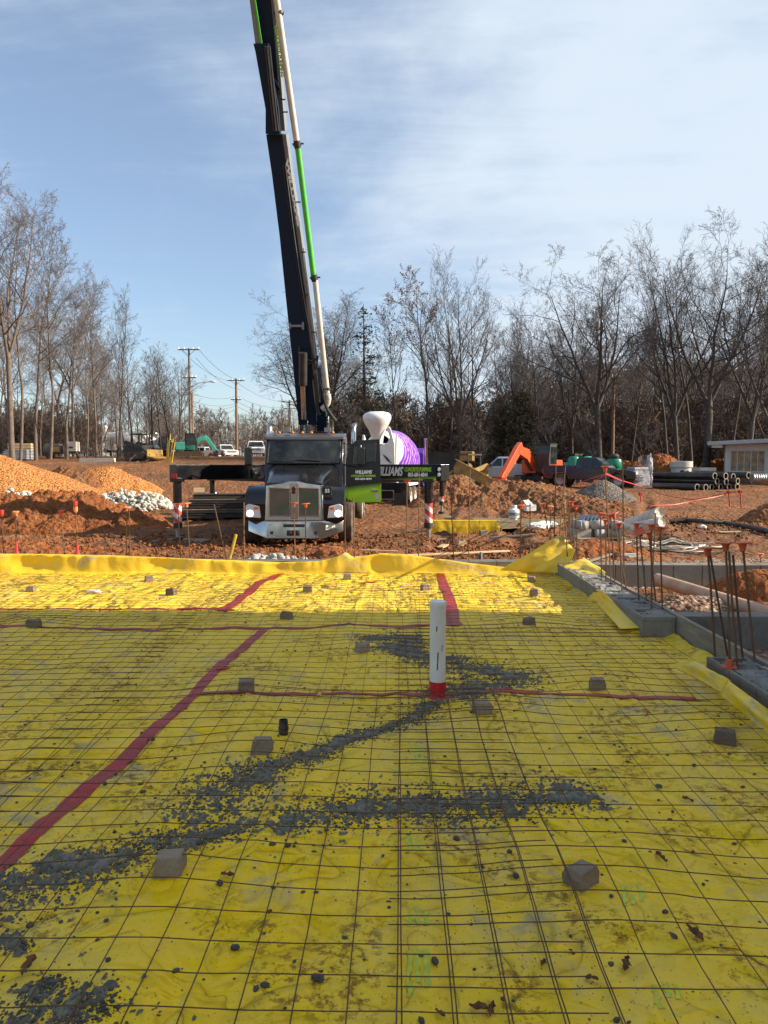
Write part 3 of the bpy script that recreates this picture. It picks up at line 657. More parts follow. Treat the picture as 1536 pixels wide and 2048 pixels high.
for k, (a, b, lb) in enumerate(((186, 1187, 'flat pale concrete scrap on the sunlit sheet at left'), (848, 1141, 'upright pale stone by the turned-up edge behind the white pipe'))):
    q = G(a, b, 0); mb = MB(); mb.ico((0, 0, .02), .07 if k == 0 else .05, 1, (1.4, .7, .5) if k == 0 else (.9, .8, 1.3), .5, random.Random(k + 70))
    o = mb.build('concrete_scrap', MT['rock'], None, loc=(q.x, q.y, zc(q.x, q.y))); tag(o, lb, 'concrete scrap')
# ---------------------------------------------------------------- upright pipe
q = G(875, 1391, 0.0)
pr = empty('vent_pipe', (q.x, q.y, zc(q.x, q.y) - .01), 0, 'white plastic pipe standing upright from the sheet with a red wrap at its foot', 'pipe')
hp = P(874, 1199, q.y).z - zc(q.x, q.y)
mb = MB(); mb.lathe([(.0535, .0), (.0535, hp - .035), (.056, hp - .034), (.057, hp - .006), (.054, hp), (.048, hp + .002), (.02, hp + .003), (.001, hp + .003)], 28); mb.M = Matrix.Rotation(R(-.5), 4, 'Y')
mb.build('pipe_body', MT['pvc'], pr, True)
mb = MB(); mb.lathe([(.075, -.002), (.060, .012), (.0562, .03), (.0562, .118), (.0545, .119)], 28); mb.build('red_wrap', MT['pvcred'], pr, True)
mb = MB()
for (zz, an, l) in ((.46, 4.45, .035), (.25, 4.6, .07), (.33, 5.1, .012), (.35, 5.15, .016), (.20, 4.55, .05)):
    for k in range(3):
        a = an + .05 * k; mb.add([(.0545 * math.cos(a + d), .0545 * math.sin(a + d), zz + h_ + .004 * k) for d, h_ in ((0, 0), (.05, 0), (.07, l), (.02, l))], [(0, 1, 2, 3)])
mb.build('printed_marks', MT['darktxt'], pr)

# ================================================================ spilled concrete
def spill():
    st = []   # (x0,y0,x1,y1,w)
    def pl(pp, w):
        pts = [G(a, b, .01) for a, b in pp]
        for k, (a, b) in enumerate(zip(pts[:-1], pts[1:])):
            w0 = w[k] if isinstance(w, list) else w
            st.append((a.x, a.y, b.x, b.y, w0))
    pl([(745, 1277), (800, 1272), (830, 1290), (780, 1296), (850, 1312)], .10)
    pl([(850, 1312), (900, 1325), (970, 1335), (1030, 1352)], .12)
    pl([(1035, 1352), (1000, 1368), (930, 1378), (890, 1386)], [.13, .17, .12])
    pl([(870, 1402), (820, 1432), (740, 1458), (680, 1480)], .045)
    pl([(680, 1480), (610, 1510), (540, 1530), (500, 1560), (430, 1580), (420, 1620)], [.05, .06, .08, .12, .12])
    pl([(470, 1655), (400, 1670), (300, 1685)], .07)
    pl([(300, 1690), (230, 1720), (120, 1745), (0, 1780), (-80, 1800)], [.06, .09, .11, .13])
    pl([(600, 1645), (660, 1635), (740, 1605), (830, 1600), (900, 1618), (960, 1592)], [.09, .12, .12, .12, .12])
    pl([(960, 1592), (1040, 1590), (1120, 1582), (1150, 1592)], [.12, .12, .10])
    pl([(-60, 2060), (60, 2040), (160, 2010), (190, 2030)], [.12, .08, .05]); pl([(20, 1870), (40, 1900)], .02); pl([(100, 1960), (60, 1985)], .03)
    cs = 0.0072; xs = np.arange(-2.6, 2.0, cs); ys = np.arange(1.9, 8.0, cs)
    X, Y = np.meshgrid(xs, ys); D = np.full(X.shape, -9.0)
    for x0, y0, x1, y1, w in st:
        dx, dy = x1 - x0, y1 - y0; t = np.clip(((X - x0) * dx + (Y - y0) * dy) / (dx * dx + dy * dy + 1e-9), 0, 1)
        d = np.hypot(X - x0 - t * dx, Y - y0 - t * dy); D = np.maximum(D, 1 - d / w)
    n = fbm(X * 6, Y * 6, 4, 71, .6) * 1.35 + fbm(X * 48, Y * 48, 3, 75, .75) * 2.0
    f = D * 0.85 + n - 0.62
    f = np.maximum(f, (D > -3.2) * (fbm(X * 46, Y * 46, 3, 81, .7) * 2.3 + 0.30 * D - 0.95))
    zz = H(X, Y) + np.clip(f, -.3, .6) * 0.018 + 0.002 + 0.012 * np.clip(f, 0, 1) * np.abs(fbm(X * 30, Y * 30, 2, 83))
    V = np.stack([X, Y, zz], -1).reshape(-1, 3); F = gridfaces(len(xs), len(ys)); fm = f.reshape(-1)[F].max(1) > 0
    F = F[fm]; used = np.unique(F); mp = np.full(len(V), -1); mp[used] = np.arange(len(used))
    o = npmesh('spilled_concrete', V[used], mp[F], MT['mud'], None, True); tag(o, kind='stuff', label='grey wet concrete spilled in streaks across the yellow sheet')
    # crumbs
    rs = np.random.RandomState(4); pts = []
    for x0, y0, x1, y1, w in st:
        L = math.hypot(x1 - x0, y1 - y0); k = int(200 + 3300 * L); t = rs.rand(k); s_ = w * (0.5 + 1.0 * np.abs(rs.randn(k)))
        a = rs.rand(k) * 6.28; pts.append(np.stack([x0 + t * (x1 - x0) + s_ * np.cos(a), y0 + t * (y1 - y0) + s_ * np.sin(a) * .8, 0.0012 + 0.0062 * rs.rand(k) ** 4.5], -1))
    k = 5500; pts.append(np.stack([rs.uniform(-4, 2.1, k), 1.9 + 7.6 * rs.rand(k) ** 1.3, 0.0013 + 0.009 * rs.rand(k) ** 7], -1))
    pts = np.concatenate(pts); iv = np.array(ICO[0][0]); fv = np.array(ICO[0][1]); n = len(pts)
    jit = 1 + 0.5 * (rs.rand(n, len(iv), 1) - .5); ang = rs.rand(n) * 6.28
    sx = pts[:, 2:3, None] * (0.8 + .9 * rs.rand(n, 1, 1)) ; sc_ = np.concatenate([sx, pts[:, 2:3, None] * np.ones((n, 1, 1)), pts[:, 2:3, None] * (.45 + .4 * rs.rand(n, 1, 1))], 2)
    W = iv[None] * sc_ * jit; c, s_ = np.cos(ang)[:, None], np.sin(ang)[:, None]
    Wx = W[..., 0] * c - W[..., 1] * s_; Wy = W[..., 0] * s_ + W[..., 1] * c
    Z = H(pts[:, 0], pts[:, 1])[:, None] + W[..., 2] + pts[:, 2:3] * .3
    V = np.stack([Wx + pts[:, :1], Wy + pts[:, 1:2], Z], -1).reshape(-1, 3); F = (fv[None] + (np.arange(n) * len(iv))[:, None, None]).reshape(-1, 3)
    o = npmesh('concrete_crumbs', V, F, MT['mudclod'], None, True); tag(o, kind='stuff', label='dark concrete crumbs scattered over the yellow sheet')
spill()
# larger clods and dead leaves
rng = random.Random(21)
CL = [(400, 1690, .024), (440, 1770, .02), (470, 1895, .022), (635, 1963, .024), (530, 1977, .018), (1032, 1757, .02), (913, 1684, .022), (870, 1923, .02), (1318, 1566, .024), (1388, 1532, .018),
      (1160, 1477, .014), (1190, 1538, .013), (1080, 1528, .014), (890, 1515, .012), (1340, 1635, .014), (576, 1702, .018), (545, 1698, .016), (286, 1583, .018), (210, 1568, .018), (60, 1850, .02), (1348, 1881, .016), (1019, 1716, .02)]
for i, (a, b, r_) in enumerate(CL):
    q = G(a, b, 0); mb = MB(); mb.ico((0, 0, 0), r_ * .6, 2, (rng.uniform(1, 1.5), .9, .7), .28, rng)
    o = mb.build('concrete_clod', MT['mudclod'], None, True, loc=(q.x, q.y, zc(q.x, q.y) + r_ * .3)); o.rotation_euler = (0, 0, rng.uniform(0, 6))
    tag(o, 'small dark lump of concrete lying on the yellow sheet', 'concrete clod', 'dark lumps of concrete on the sheet')
LV = [(300, 1487, 1.5), (262, 1520, .9), (1060, 1640, .8), (1320, 1730, 1.2), (1388, 1880, 1.6), (1250, 1938, 1.3), (1085, 1940, .9), (60, 1940, 1.8), (960, 2022, 1.4), (1185, 1965, .9), (455, 1757, 1.1), (755, 1332, .8), (408, 1290, .8), (720, 1415, .8),
      (500, 1360, .7), (1375, 1598, 1.1), (985, 2020, 1.0), (880, 2030, .8), (690, 1350, .7), (232, 1400, .9), (200, 1430, .8), (1040, 1292, .7)]
for i, (a, b, s_) in enumerate(LV):
    q = G(a, b, 0); mb = MB(); n = 9; s0 = .021 * s_
    vs = []
    for j in (-1, 0, 1):
        for k in range(n):
            t = k / (n - 1); w = math.sin(math.pi * t) ** .7 * (.45 + .22 * math.sin(t * 17 + i)); vs.append(((t - .5) * 2.2 * s0, j * w * s0, s0 * (.12 + (.35 if j else 0) + .3 * math.sin(t * 4 + i + j) ** 2)))
    mb.add(vs, [(j * n + k, j * n + k + 1, (j + 1) * n + k + 1, (j + 1) * n + k) for j in (0, 1) for k in range(n - 1)])
    o = mb.build('dead_leaf', MT['leaf'], None, True, loc=(q.x, q.y, zc(q.x, q.y) + .004)); o.rotation_euler = (rng.uniform(-.3, .3), rng.uniform(-.3, .3), rng.uniform(0, 6))
    tag(o, 'curled brown dead leaf lying on the yellow sheet', 'leaf', 'dead leaves on the sheet')

# ================================================================ walls round the slab
def course(name, lo, hi, axis, label, top=True, m=None, h=.2, hollow=False, cat='block wall', group='concrete block walls round the slab'):
    """a row of blocks between lo and hi (min/max corners)"""
    mb = MB(); L = hi[axis] - lo[axis]; n = max(1, round(L / .4)); d = L / n
    for k in range(n):
        a = list(lo); b = list(hi); a[axis] = lo[axis] + k * d + .003; b[axis] = lo[axis] + (k + 1) * d - .003
        if hollow: b[2] = hi[2] - .045
        mb.b2(a, b)
        if hollow:
            ox = 1 - axis; t = .032
            c0 = [a[0], a[1], b[2]]; 
            for s in (0, 1):
                p0 = [a[0], a[1], hi[2] - .045]; p1 = [b[0], b[1], hi[2]]
                if s == 0: p1[ox] = a[ox] + t
                else: p0[ox] = b[ox] - t
                p1[2] = hi[2] + rng.uniform(-.003, .003); mb.b2(p0, p1)
            for f in (0, .5, 1):
                w = t if f != .5 else t
                p0 = [a[0], a[1], hi[2] - .045]; p1 = [b[0], b[1], hi[2] - .002]; p0[ox] = a[ox] + t; p1[ox] = b[ox] - t
                c = a[axis] + (b[axis] - a[axis] - w) * f; p0[axis] = c; p1[axis] = c + w; mb.b2(p0, p1)
    o = mb.build(name, m or MT['cmu'], None, bevel=.006)
    return tag(o, label, cat, group)
rng = random.Random(9)
course('block_wall', [2.17, .8, -.3], [2.45, 5.42, .2], 1, 'near length of hollow block wall at right edge, filled with rough concrete', hollow=True)
course('block_wall', [2.17, 6.85, -.3], [2.47, 10.94, .2], 1, 'far length of hollow block wall beside the tall capped rebars', hollow=True)
course('block_wall', [-13, 11.02, -.45], [2.6, 11.24, .17], 0, 'low block wall hidden behind the turned-up yellow sheet')
course('block_wall', [2.56, 10.52, -.45], [12, 10.76, .19], 0, 'farther grey cross wall running right from the slab corner')
course('block_wall', [2.56, 6.92, -.45], [9, 7.14, .19], 0, 'nearer grey cross wall behind the dark gravel bed')
mb = MB(); y = .8
for (y0, y1) in ((.8, 4.6), (4.62, 7.9), (7.92, 10.9)):
    mb.b2((2.475, y0, -.25), (2.515, y1, .215))
tag(mb.build('form_board', MT['form'], None, bevel=.003), 'long weathered plank forming the outer face of the right wall', 'board')
# rough concrete in the cells
def fill(x0, x1, y0, y1, z, seed, name='cell_concrete'):
    xs = np.arange(x0, x1, .014); ys = np.arange(y0, y1, .02); X, Y = np.meshgrid(xs, ys)
    Z = z + .050 * fbm(X * 7, Y * 7, 3, seed) + .035 * np.abs(fbm(X * 28, Y * 28, 2, seed + 3))
    cell = np.abs(((Y - y0) / .2) % 1 - .5)
    Z = Z - .012 + .0 * cell
    return np.stack([X, Y, Z], -1).reshape(-1, 3), gridfaces(len(xs), len(ys))
for i, (a, b) in enumerate(((.8, 5.4), (6.87, 10.9))):
    V, F = fill(2.2, 2.44, a, b, .194, 90 + i)
    o = npmesh('cell_concrete', V, F, MT['fillc'], None, True); tag(o, kind='stuff', label='rough grey concrete rubble on top of the wall cells')
# conduit lying along the near wall top
mb = MB(); mb.tube([(2.40, 1.0, .235), (2.41, 3.0, .24), (2.405, 4.2, .235), (2.38, 5.0, .23)], .012, 8)
tag(mb.build('conduit', MT['steel'], None, True), 'thin grey conduit lying along the near block wall', 'conduit')
# gravel bed strip between board and cross walls, dirt berm, buried pipe
mb = MB(); a = P(1300, 1158, 9.9); b = P(1536, 1232, 7.55); a = Vector((a.x, 9.9, .02)); b = Vector((4.05, 7.5, .0))
pa, pb = G(1318, 1160, .05), G(1515, 1222, .04)
d = (pb - pa); mb.tube([pa - d * .02, pa + d * .3, pa + d * .7, pa + d * 1.35], .082, 18)
tag(mb.build('drain_pipe', MT['dpipe'], None, True), 'clay-smeared drain pipe lying diagonally between the two grey cross walls', 'pipe')
mb = MB(); p = G(1262, 1113, -.05); mb.box((0, 0, .02), (.32, .28, .03), .4); mb.box((0.0, .02, .05), (.30, .02, .03), .4)
tag(mb.build('ribbed_scrap', MT['steel'], None, bevel=.004, loc=(p.x, p.y, -.06)), 'ribbed grey scrap lying behind the farther cross wall', 'scrap')

# ================================================================ dowels
def capmesh(kind):
    mb = MB(); s = .047
    mb.lathe([(.013, -.055), (.019, -.05), (.022, -.02), (.030, -.004), (.030, 0.0)], 12)
    if kind == 'round': mb.lathe([(.001, .008), (.045, .008), (.047, .002), (.045, -.004), (.028, -.004)], 16)
    elif kind == 'cup': mb.lathe([(.001, .03), (.030, .03), (.032, -.02), (.024, -.05), (.015, -.06)], 14)
    else: mb.box((0, 0, .004), (2 * s, 2 * s, .009)); 
    return mb
_capn = {}
def dowel(base, top, cap, label, group, r=.008, flip=False, tilt=None):
    base = Vector(base); top = Vector(top); d = top - base; L = d.length
    root = empty('rebar_dowel', base, 0, label, 'rebar dowel', group)
    root.rotation_mode = 'QUATERNION'; root.rotation_quaternion = d.to_track_quat('Z', 'Y')
    mb = MB(); n = int(L / .05); rs = [r * (1.06 if k % 2 else .94) for k in range(n + 1)]
    bx = random.Random(int(L * 9999)).uniform(-.012, .012)
    mb.tube([(bx * math.sin(math.pi * k / n), 0, L * k / n) for k in range(n + 1)], rs, 6); mb.build('rebar', MT['rebar'], root, True)
    if cap:
        m = {'o': 'cap', 'r': 'capred', 'f': 'capold'}[cap[0]]; kd = {'q': 'sq', 'd': 'round', 'c': 'cup'}[cap[1]]
        z = L if not flip else .05
        if (m, kd) not in _capn:
            c = capmesh(kd).build('safety_cap', MT[m], root, True); _capn[(m, kd)] = c.data
        else:
            c = bpy.data.objects.new('safety_cap', _capn[(m, kd)]); col.objects.link(c); setpar(c, root)
        rr = random.Random(len(_kids))
        c.location = (0, 0, z); c.rotation_euler = (rr.uniform(-.12, .12) + (tilt or 0), rr.uniform(-.12, .12) + (tilt or 0), rr.uniform(0, 1.5))
        if flip: c.rotation_euler = (math.pi, 0, .4)
    return root
GB = 'rebar dowels along the back wall'
def back(tx, ty, bx, by, cap, label, Y=11.12, **k):
    t = P(tx, ty, Y); b = P(bx, by, Y); d = t - b; b = b - d * ((b.z - .10) / d.z if abs(d.z) > 1e-3 else 0)
    return dowel(b, t, cap, label, GB, **k)
back(3.4, 1024, 8, 1102, 'rc', 'rebar with a red cup cap at the very left edge')
back(32, 1024, 33, 1104, 'fd', 'rebar with a faded orange cap and red tape, second from the left edge')
back(122, 1022, 129, 1105, 'rd', 'rebar with a small red cap left of the big red cap')
back(151, 1017, 155, 1107, 'fc', 'rebar with a big red cap over an orange one')
back(254, 1015, 252, 1109, 'fd', 'left rebar of the pair sharing an orange cap before the white rocks')
back(258, 1016, 260, 1110, None, 'right rebar of the pair sharing an orange cap before the white rocks')
back(355, 1008, 361, 1114, 'oq', 'rebar with an orange cap in front of the left outrigger leg')
back(373, 1007, 380, 1114, 'fq', 'rebar with a pale orange cap just right of the left outrigger leg')
back(428, 1008, 452, 1114, None, 'bare rebar leaning left between outrigger leg and truck')
back(488, 1005, 488.5, 1116, None, 'bare rebar in front of the left headlight')
back(588, 1006, 590, 1115, 'oq', 'capped rebar in front of the middle of the truck grille')
back(611, 1008, 611, 1116, 'oq', 'capped rebar in front of the right grille panel')
back(689, 1006, 691, 1110, None, 'bare rebar in front of the right headlight')
back(706, 996, 709, 1112, None, 'bare rebar in front of the right front tyre')
back(814, 962, 813, 1106, 'oq', 'tall capped rebar under the white and lime lettered outrigger')
back(838, 943, 837, 1106, None, 'tall bare rebar crossing the white and lime lettered outrigger')
back(901, 963, 907, 1113, None, 'bare rebar crossing the left part of the small yellow sheet')
back(940, 938, 937, 1118, None, 'tall bare rebar crossing the middle of the small yellow sheet')
back(1042.5, 1011, 1040, 1128, 'oq', 'capped rebar just right of the gas bottle')
back(1060, 1006, 1060, 1130, None, 'bare rebar in front of the broken white box')
back(1086, 1008, 1103, 1092, 'oq', 'leaning rebar with orange cap left of the raised yellow corner')
back(1101, 1013, 1102, 1090, 'fd', 'upright rebar with round cap left of the raised yellow corner')
back(1112, 930, 1108, 1090, None, 'tall bare rebar crossing the orange excavator, left one')
back(1131, 932, 1117, 1090, None, 'tall bare rebar crossing the black pickup tailgate')
GP = 'rebar dowels standing in the right wall'
def rt(tx, ty, bx, by, cap, label, z=.16, dy=0.0, **k):
    b = G(bx, by, z); t = P(tx, ty, b.y + dy); return dowel(b, t, cap, label, GP, r=.0085, **k)
# cluster at the far corner
rt(1133, 996, 1146, 1128, None, 'bare rebar in the far corner cluster, leftmost behind the yellow corner')
rt(1138, 1000, 1143, 1126, None, 'bare rebar in the far corner cluster, second from its left')
rt(1143, 1004, 1150, 1130, 'oq', 'rebar with an orange cap over the pallet of blocks, left one')
rt(1151, 1012, 1155, 1130, 'oq', 'rebar with an orange cap over the pallet of blocks, right one')
rt(1128, 1010, 1136, 1132, None, 'short bare rebar in the far corner cluster rising from the yellow corner')
# middle cluster
rt(1201, 1027, 1203, 1162, 'oq', 'leftmost capped rebar of the middle cluster in the right wall')
rt(1211, 1040, 1212, 1168, 'oq', 'lower capped rebar at the left of the middle cluster')
rt(1210, 934, 1222.5, 1171, 'oq', 'very tall rebar with an orange cap against the grey gravel pile')
rt(1245, 921, 1248.5, 1168, None, 'very tall bare rebar right of the grey gravel pile')
rt(1221, 1030, 1230, 1180, 'oq', 'capped rebar in the middle of the middle cluster, upright')
rt(1226, 1028, 1254, 1186, 'oq', 'capped rebar of the middle cluster leaning to the left')
rt(1238, 1047, 1244, 1189, 'oq', 'rightmost capped rebar of the middle cluster')
rt(1273, 1048, 1278, 1208, 'oq', 'capped rebar with a second cap below, left in the inner cluster')
rt(1279, 1064, 1294, 1210, 'oq', 'rebar with a strongly tilted cap in the inner cluster', tilt=.5)
rt(1302, 1050, 1302.7, 1227, 'oq', 'high capped rebar in the middle of the inner cluster')
rt(1298, 1066, 1313, 1213, 'oq', 'lower capped rebar in the middle of the inner cluster')
rt(1320, 1055, 1325, 1227, 'oq', 'rightmost capped rebar of the inner cluster')
rt(1311, 1026, 1303, 1180, None, 'thin bare rebar behind the inner cluster')
# near cluster
rt(1415, 1097, 1430, 1315, 'oq', 'leftmost capped rebar of the nearest cluster', .17)
rt(1420, 1108, 1455, 1312, None, 'leaning bare rebar next to the leftmost cap of the nearest cluster', .17)
rt(1451, 1087, 1459, 1325, 'oq', 'capped rebar left of centre in the nearest cluster', .17)
rt(1458, 1096, 1479, 1344, 'of', 'bare rebar with an orange cap slid down to its foot', .17, flip=True) if False else None
rt(1458, 1102, 1476, 1345, None, 'thick bare rebar in the centre of the nearest cluster', .17)
rt(1485, 1087, 1511, 1335, 'oq', 'rightmost capped rebar of the nearest cluster', .17)
rt(1466, 1110, 1486, 1322, None, 'bare rebar behind the nearest cluster', .17)
p = G(1459, 1338, .19); mb = MB(); mb.lathe([(.052, 0), (.052, .008), (.028, .012), (.024, .06), (.018, .062)], 16)
tag(mb.build('loose_cap', MT['cap'], None, True, loc=(p.x, p.y, .20)), 'orange safety cap lying upside down at the foot of the nearest rebars', 'safety cap')
p = G(1493, 1124 - 9, -.05); mb = capmesh('round'); tag(mb.build('loose_cap', MT['capold'], None, True, loc=P(1521, 1108, 11.5)), 'small orange cap on a stub at the right edge', 'safety cap')
p = P(1521, 1109, 11.5); mb = MB(); mb.tube([(p.x, p.y, p.z - .05), (p.x, p.y, -.3)], .008, 6); tag(mb.build('rebar_stub', MT['rebar'], None, True), 'short rebar stub under the small orange cap at the right edge', 'rebar dowel')
# red tape tags on two left dowels, low down
for (x, y, lb) in ((33, 1098, 'red tape wrapped round the foot of the second rebar from the left'), (154.5, 1098, 'red tape wrapped round the foot of the rebar with the big red cap')):
    p = P(x, y, 11.10); mb = MB(); mb.tube([(p.x, p.y, p.z - .10), (p.x, p.y, p.z - .02), (p.x, p.y, p.z + .10)], [.045, .022, .012], 8)
    tag(mb.build('tape_tag', MT['redtape'], None, True), lb, 'tape')
mb = capmesh('cup'); p = P(150.5, 1006, 11.1); tag(mb.build('red_cup_cap', MT['capred'], None, True, loc=p), 'red cup cap stacked on top of an orange cap at left', 'safety cap')
# leaning brown stake in front of the truck
mb = MB(); a = P(472, 1069, 13.5); b = P(458, 1122, 13.5); mb.tube([b, a], .028, 8); tag(mb.build('leaning_stake', MT['stake'], None, True), 'thick yellow-brown stake leaning right in front of the truck', 'stake')
# ================================================================ shared vehicle pieces
def wheel(parent, c, r, w, rim='white', axis='x', dual=False, name='wheel'):
    """wheel with rim as a child; axis along local x"""
    M = Matrix.Translation(Vector(c)) @ Matrix.Rotation(R(90), 4, 'Y')
    mb = MB(M); h = w / 2
    prof = [(r * .60, -h * .9), (r * .78, -h), (r * .93, -h * .95), (r, -h * .78), (r, -h * .28), (r * .975, -h * .25), (r * .975, -h * .18), (r, -h * .15), (r, h * .15), (r * .975, h * .18), (r * .975, h * .25), (r, h * .28), (r, h * .78), (r * .93, h * .95), (r * .78, h), (r * .60, h * .9)]
    mb.lathe(prof, 28); t = mb.build('tyre', MT['rubber'], parent, True)
    for k in range(0): pass
    mb = MB(M)
    for s in (-1, 1):
        mb.lathe([(r * .61, h * .92 * s), (r * .56, h * .90 * s), (r * .52, h * .6 * s), (r * .30, h * .45 * s), (r * .26, h * .85 * s), (r * .16, h * .95 * s), (.001, h * .95 * s)], 20)
    mb.build('rim', MT[rim], t, True)
    return t
def rrect(w, zb, zt, r, n=4, cx=0.0, rb=None):
    """closed ring in the XZ plane, rounded at the top"""
    pts = [(cx - w / 2, zb), (cx + w / 2, zb)]
    for k in range(n + 1):
        a = math.pi / 2 * k / n; pts.append((cx + w / 2 - r + r * math.cos(a), zt - r + r * math.sin(a)))
    for k in range(n + 1):
        a = math.pi / 2 + math.pi / 2 * k / n; pts.append((cx - w / 2 + r + r * math.cos(a), zt - r + r * math.sin(a)))
    return pts
def ringY(pts, y): return [(a, y, b) for a, b in pts]

def m_panel():
    g = NG('black_to_lime_paint'); s = g.sepxyz()
    f = g.math('ADD', s[2], g.math('MULTIPLY', g.math('ABSOLUTE', g.math('SUBTRACT', s[0], 1.0)), -0.10))
    x = g.mix(g.rng(f, 1.22, 1.42), (0.42, 0.78, 0.02), (0.009, 0.012, 0.013))
    return g.fin(x, 0.25, spec=0.5)
def m_armpaint():
    g = NG('arm_lettering_paint'); s = g.sepxyz()
    f = g.math('ADD', s[2], g.math('MULTIPLY', s[0], -0.11))
    x = g.mix(g.rng(f, 1.20, 1.34), (0.45, 0.78, 0.03), (0.009, 0.012, 0.014))
    return g.fin(x, 0.25, spec=0.5)
def m_grille():
    g = NG('grille_mesh'); v = g.vor(46, src=g.mapn((1, .01, 1)), rnd=0.0)
    n = g.noise(2.2, 3)
    c = g.mix(g.rng(n, .38, .62), (0.36, 0.24, 0.17), (0.16, 0.24, 0.13))  # red-brown and green reflections painted into the mesh colour
    x = g.mix(g.rng(v, 0.30, 0.52), c, (0.02, 0.02, 0.018))
    return g.fin(x, 0.35, g.bump(v, .8, .01), 0.55)
MT['doorpaint'] = m_panel(); MT['armpaint'] = m_armpaint(); MT['grille'] = m_grille()

# ================================================================ concrete pump truck
TX, TY, TZ = P(588, 1000, 18.4).x, 18.4, -0.44
tr = empty('concrete_pump_truck', (TX, TY, TZ), 0, 'black and lime boom pump truck facing the camera, its door open and mast raised', 'pump truck')
MT['visor'] = mat('dusty_dark_roof', (0.07, 0.07, 0.072), .3); MT['emblem'] = mat('dark_red_enamel', (0.07, 0.008, 0.01), .3)
K, SAT, CH = MT['black'], MT['satin'], MT['chrome']
# bumper
mb = MB(); rings = []
for x, y, zb in ((-1.16, .30, .36), (-.66, 0, .215), (.66, 0, .215), (1.16, .30, .36)):
    rings.append([(x, y - .005, zb), (x, y - .035, zb + .02), (x, y - .012, .63), (x, y + .01, .655), (x, y + .14, .655), (x, y + .14, zb)])
mb.loft(rings); bp = mb.build('bumper', CH, tr, bevel=.008)
mb = MB(); mb.b2((-.26, -.036, .50), (.26, -.02, .575)); mb.build('air_slot', SAT, bp, bevel=.01)
mb = MB(); mb.b2((-.17, -.09, .30), (.14, -.02, .43)); mb.cyl((-.10, -.11, .365), (-.10, -.02, .365), .05); mb.cyl((.09, -.11, .37), (.09, -.02, .37), .04); mb.build('tow_hook', SAT, bp, bevel=.01)
for x in (-.54, .52):
    mb = MB(); mb.b2((x - .035, -.038, .33), (x + .035, -.02, .40)); mb.build('tow_socket', SAT, bp)
mb = MB()
for x in (-.58, -.50, .48, .56):
    for z in (.27, .57): mb.ico((x, -.034, z), .012, 1)
mb.build('bolt', MT['steel'], bp)
pm = frame((.86, .105, .475), (1, .6, 0), (0, 0, 1))
mb = MB(pm); mb.box((0, 0, .005), (.25, .15, .008)); pl = mb.build('number_plate', MT['plate'], bp)
text('LB131 A', .065, pm @ Matrix.Translation((0, 0, .012)), MT['darktxt'], pl, 'plate_lettering', bold=.001)
# grille surround
mb = MB(); zt = 1.60
front = [(-.72, .66), (.72, .66), (.68, 1.50), (.30, 1.55), (.12, 1.60), (-.12, 1.60), (-.30, 1.55), (-.68, 1.50)]
rg = [[(a * s, y + .02 * (b - .66), b) for a, b in front] for s, y in ((1, .08), (.985, .01), (.93, -.005))]
mb.loft([[(a, .30, b) for a, b in front]] + rg); gs = mb.build('grille_frame', CH, tr, bevel=.012)
for s, nm in ((-1, 'l'), (1, 'r')):
    x0, x1 = sorted((s * .10, s * .60)); mb = MB(); mb.prism([(x0, .76), (x1, .76), (x1, 1.42), (x0, 1.44)], -.012, .05, 'y'); mb.build('grille_panel', MT['grille'], gs)
    mb = MB()
    for a, b in (((x0, .76), (x1, .76)), ((x1, .76), (x1, 1.42)), ((x1, 1.42), (x0, 1.44)), ((x0, 1.44), (x0, .76))): mb.tube([(a[0], -.012, a[1]), (b[0], -.012, b[1])], .014, 6)
    mb.build('panel_trim', CH, gs, True)
mb = MB(); mb.prism([(-.085, .70), (.085, .70), (.075, 1.2), (.10, 1.57), (-.10, 1.57), (-.075, 1.2)], -.04, .05, 'y'); mb.build('centre_bar', CH, gs, bevel=.02)
mb = MB(Matrix.Translation((0, -.045, 1.42)) @ Matrix.Rotation(R(90), 4, 'X')); mb.lathe([(.001, .02), (.048, .018), (.056, .0)], 20); em = mb.build('emblem', MT['emblem'], gs, True)
mb = MB(Matrix.Translation((0, -.046, 1.345)) @ Matrix.Rotation(R(90), 4, 'X')); mb.lathe([(.001, .02), (.04, .018), (.05, .0)], 20); mb.build('emblem', MT['emblem'], gs, True)
# bonnet
mb = MB(); rings = []
for y, w, zb, zt, r in ((.10, 1.40, .70, 1.56, .10), (.45, 1.46, .8, 1.70, .16), (1.1, 1.60, .9, 1.86, .2), (1.95, 1.92, .95, 2.03, .24)):
    rings.append(ringY(rrect(w, zb, zt, r, 5), y))
mb.loft(rings); bn = mb.build('bonnet', K, tr, bevel=.01)
for s in (-1, 1):
    mb = MB(); mb.tube([(s * .30, .2, 1.60), (s * .34, .9, 1.82), (s * .45, 1.8, 2.02)], .012, 5); mb.build('bonnet_crease', K, bn, True)
text('55', .12, frame((.715, .34, 1.40), (.35, 1, 0), (0, 0, 1)) @ Matrix.Identity(4), MT['whitetxt'], bn, 'number_lettering', bold=.004)
text('55', .12, frame((.80, .012, 1.37), (1, 0, 0), (0, 0, 1)), MT['whitetxt'], bn, 'number_lettering', bold=.004)
mb = MB(); mb.b2((.70, .02, 1.28), (.90, .10, 1.46)); mb.build('side_panel', K, bn, bevel=.02)
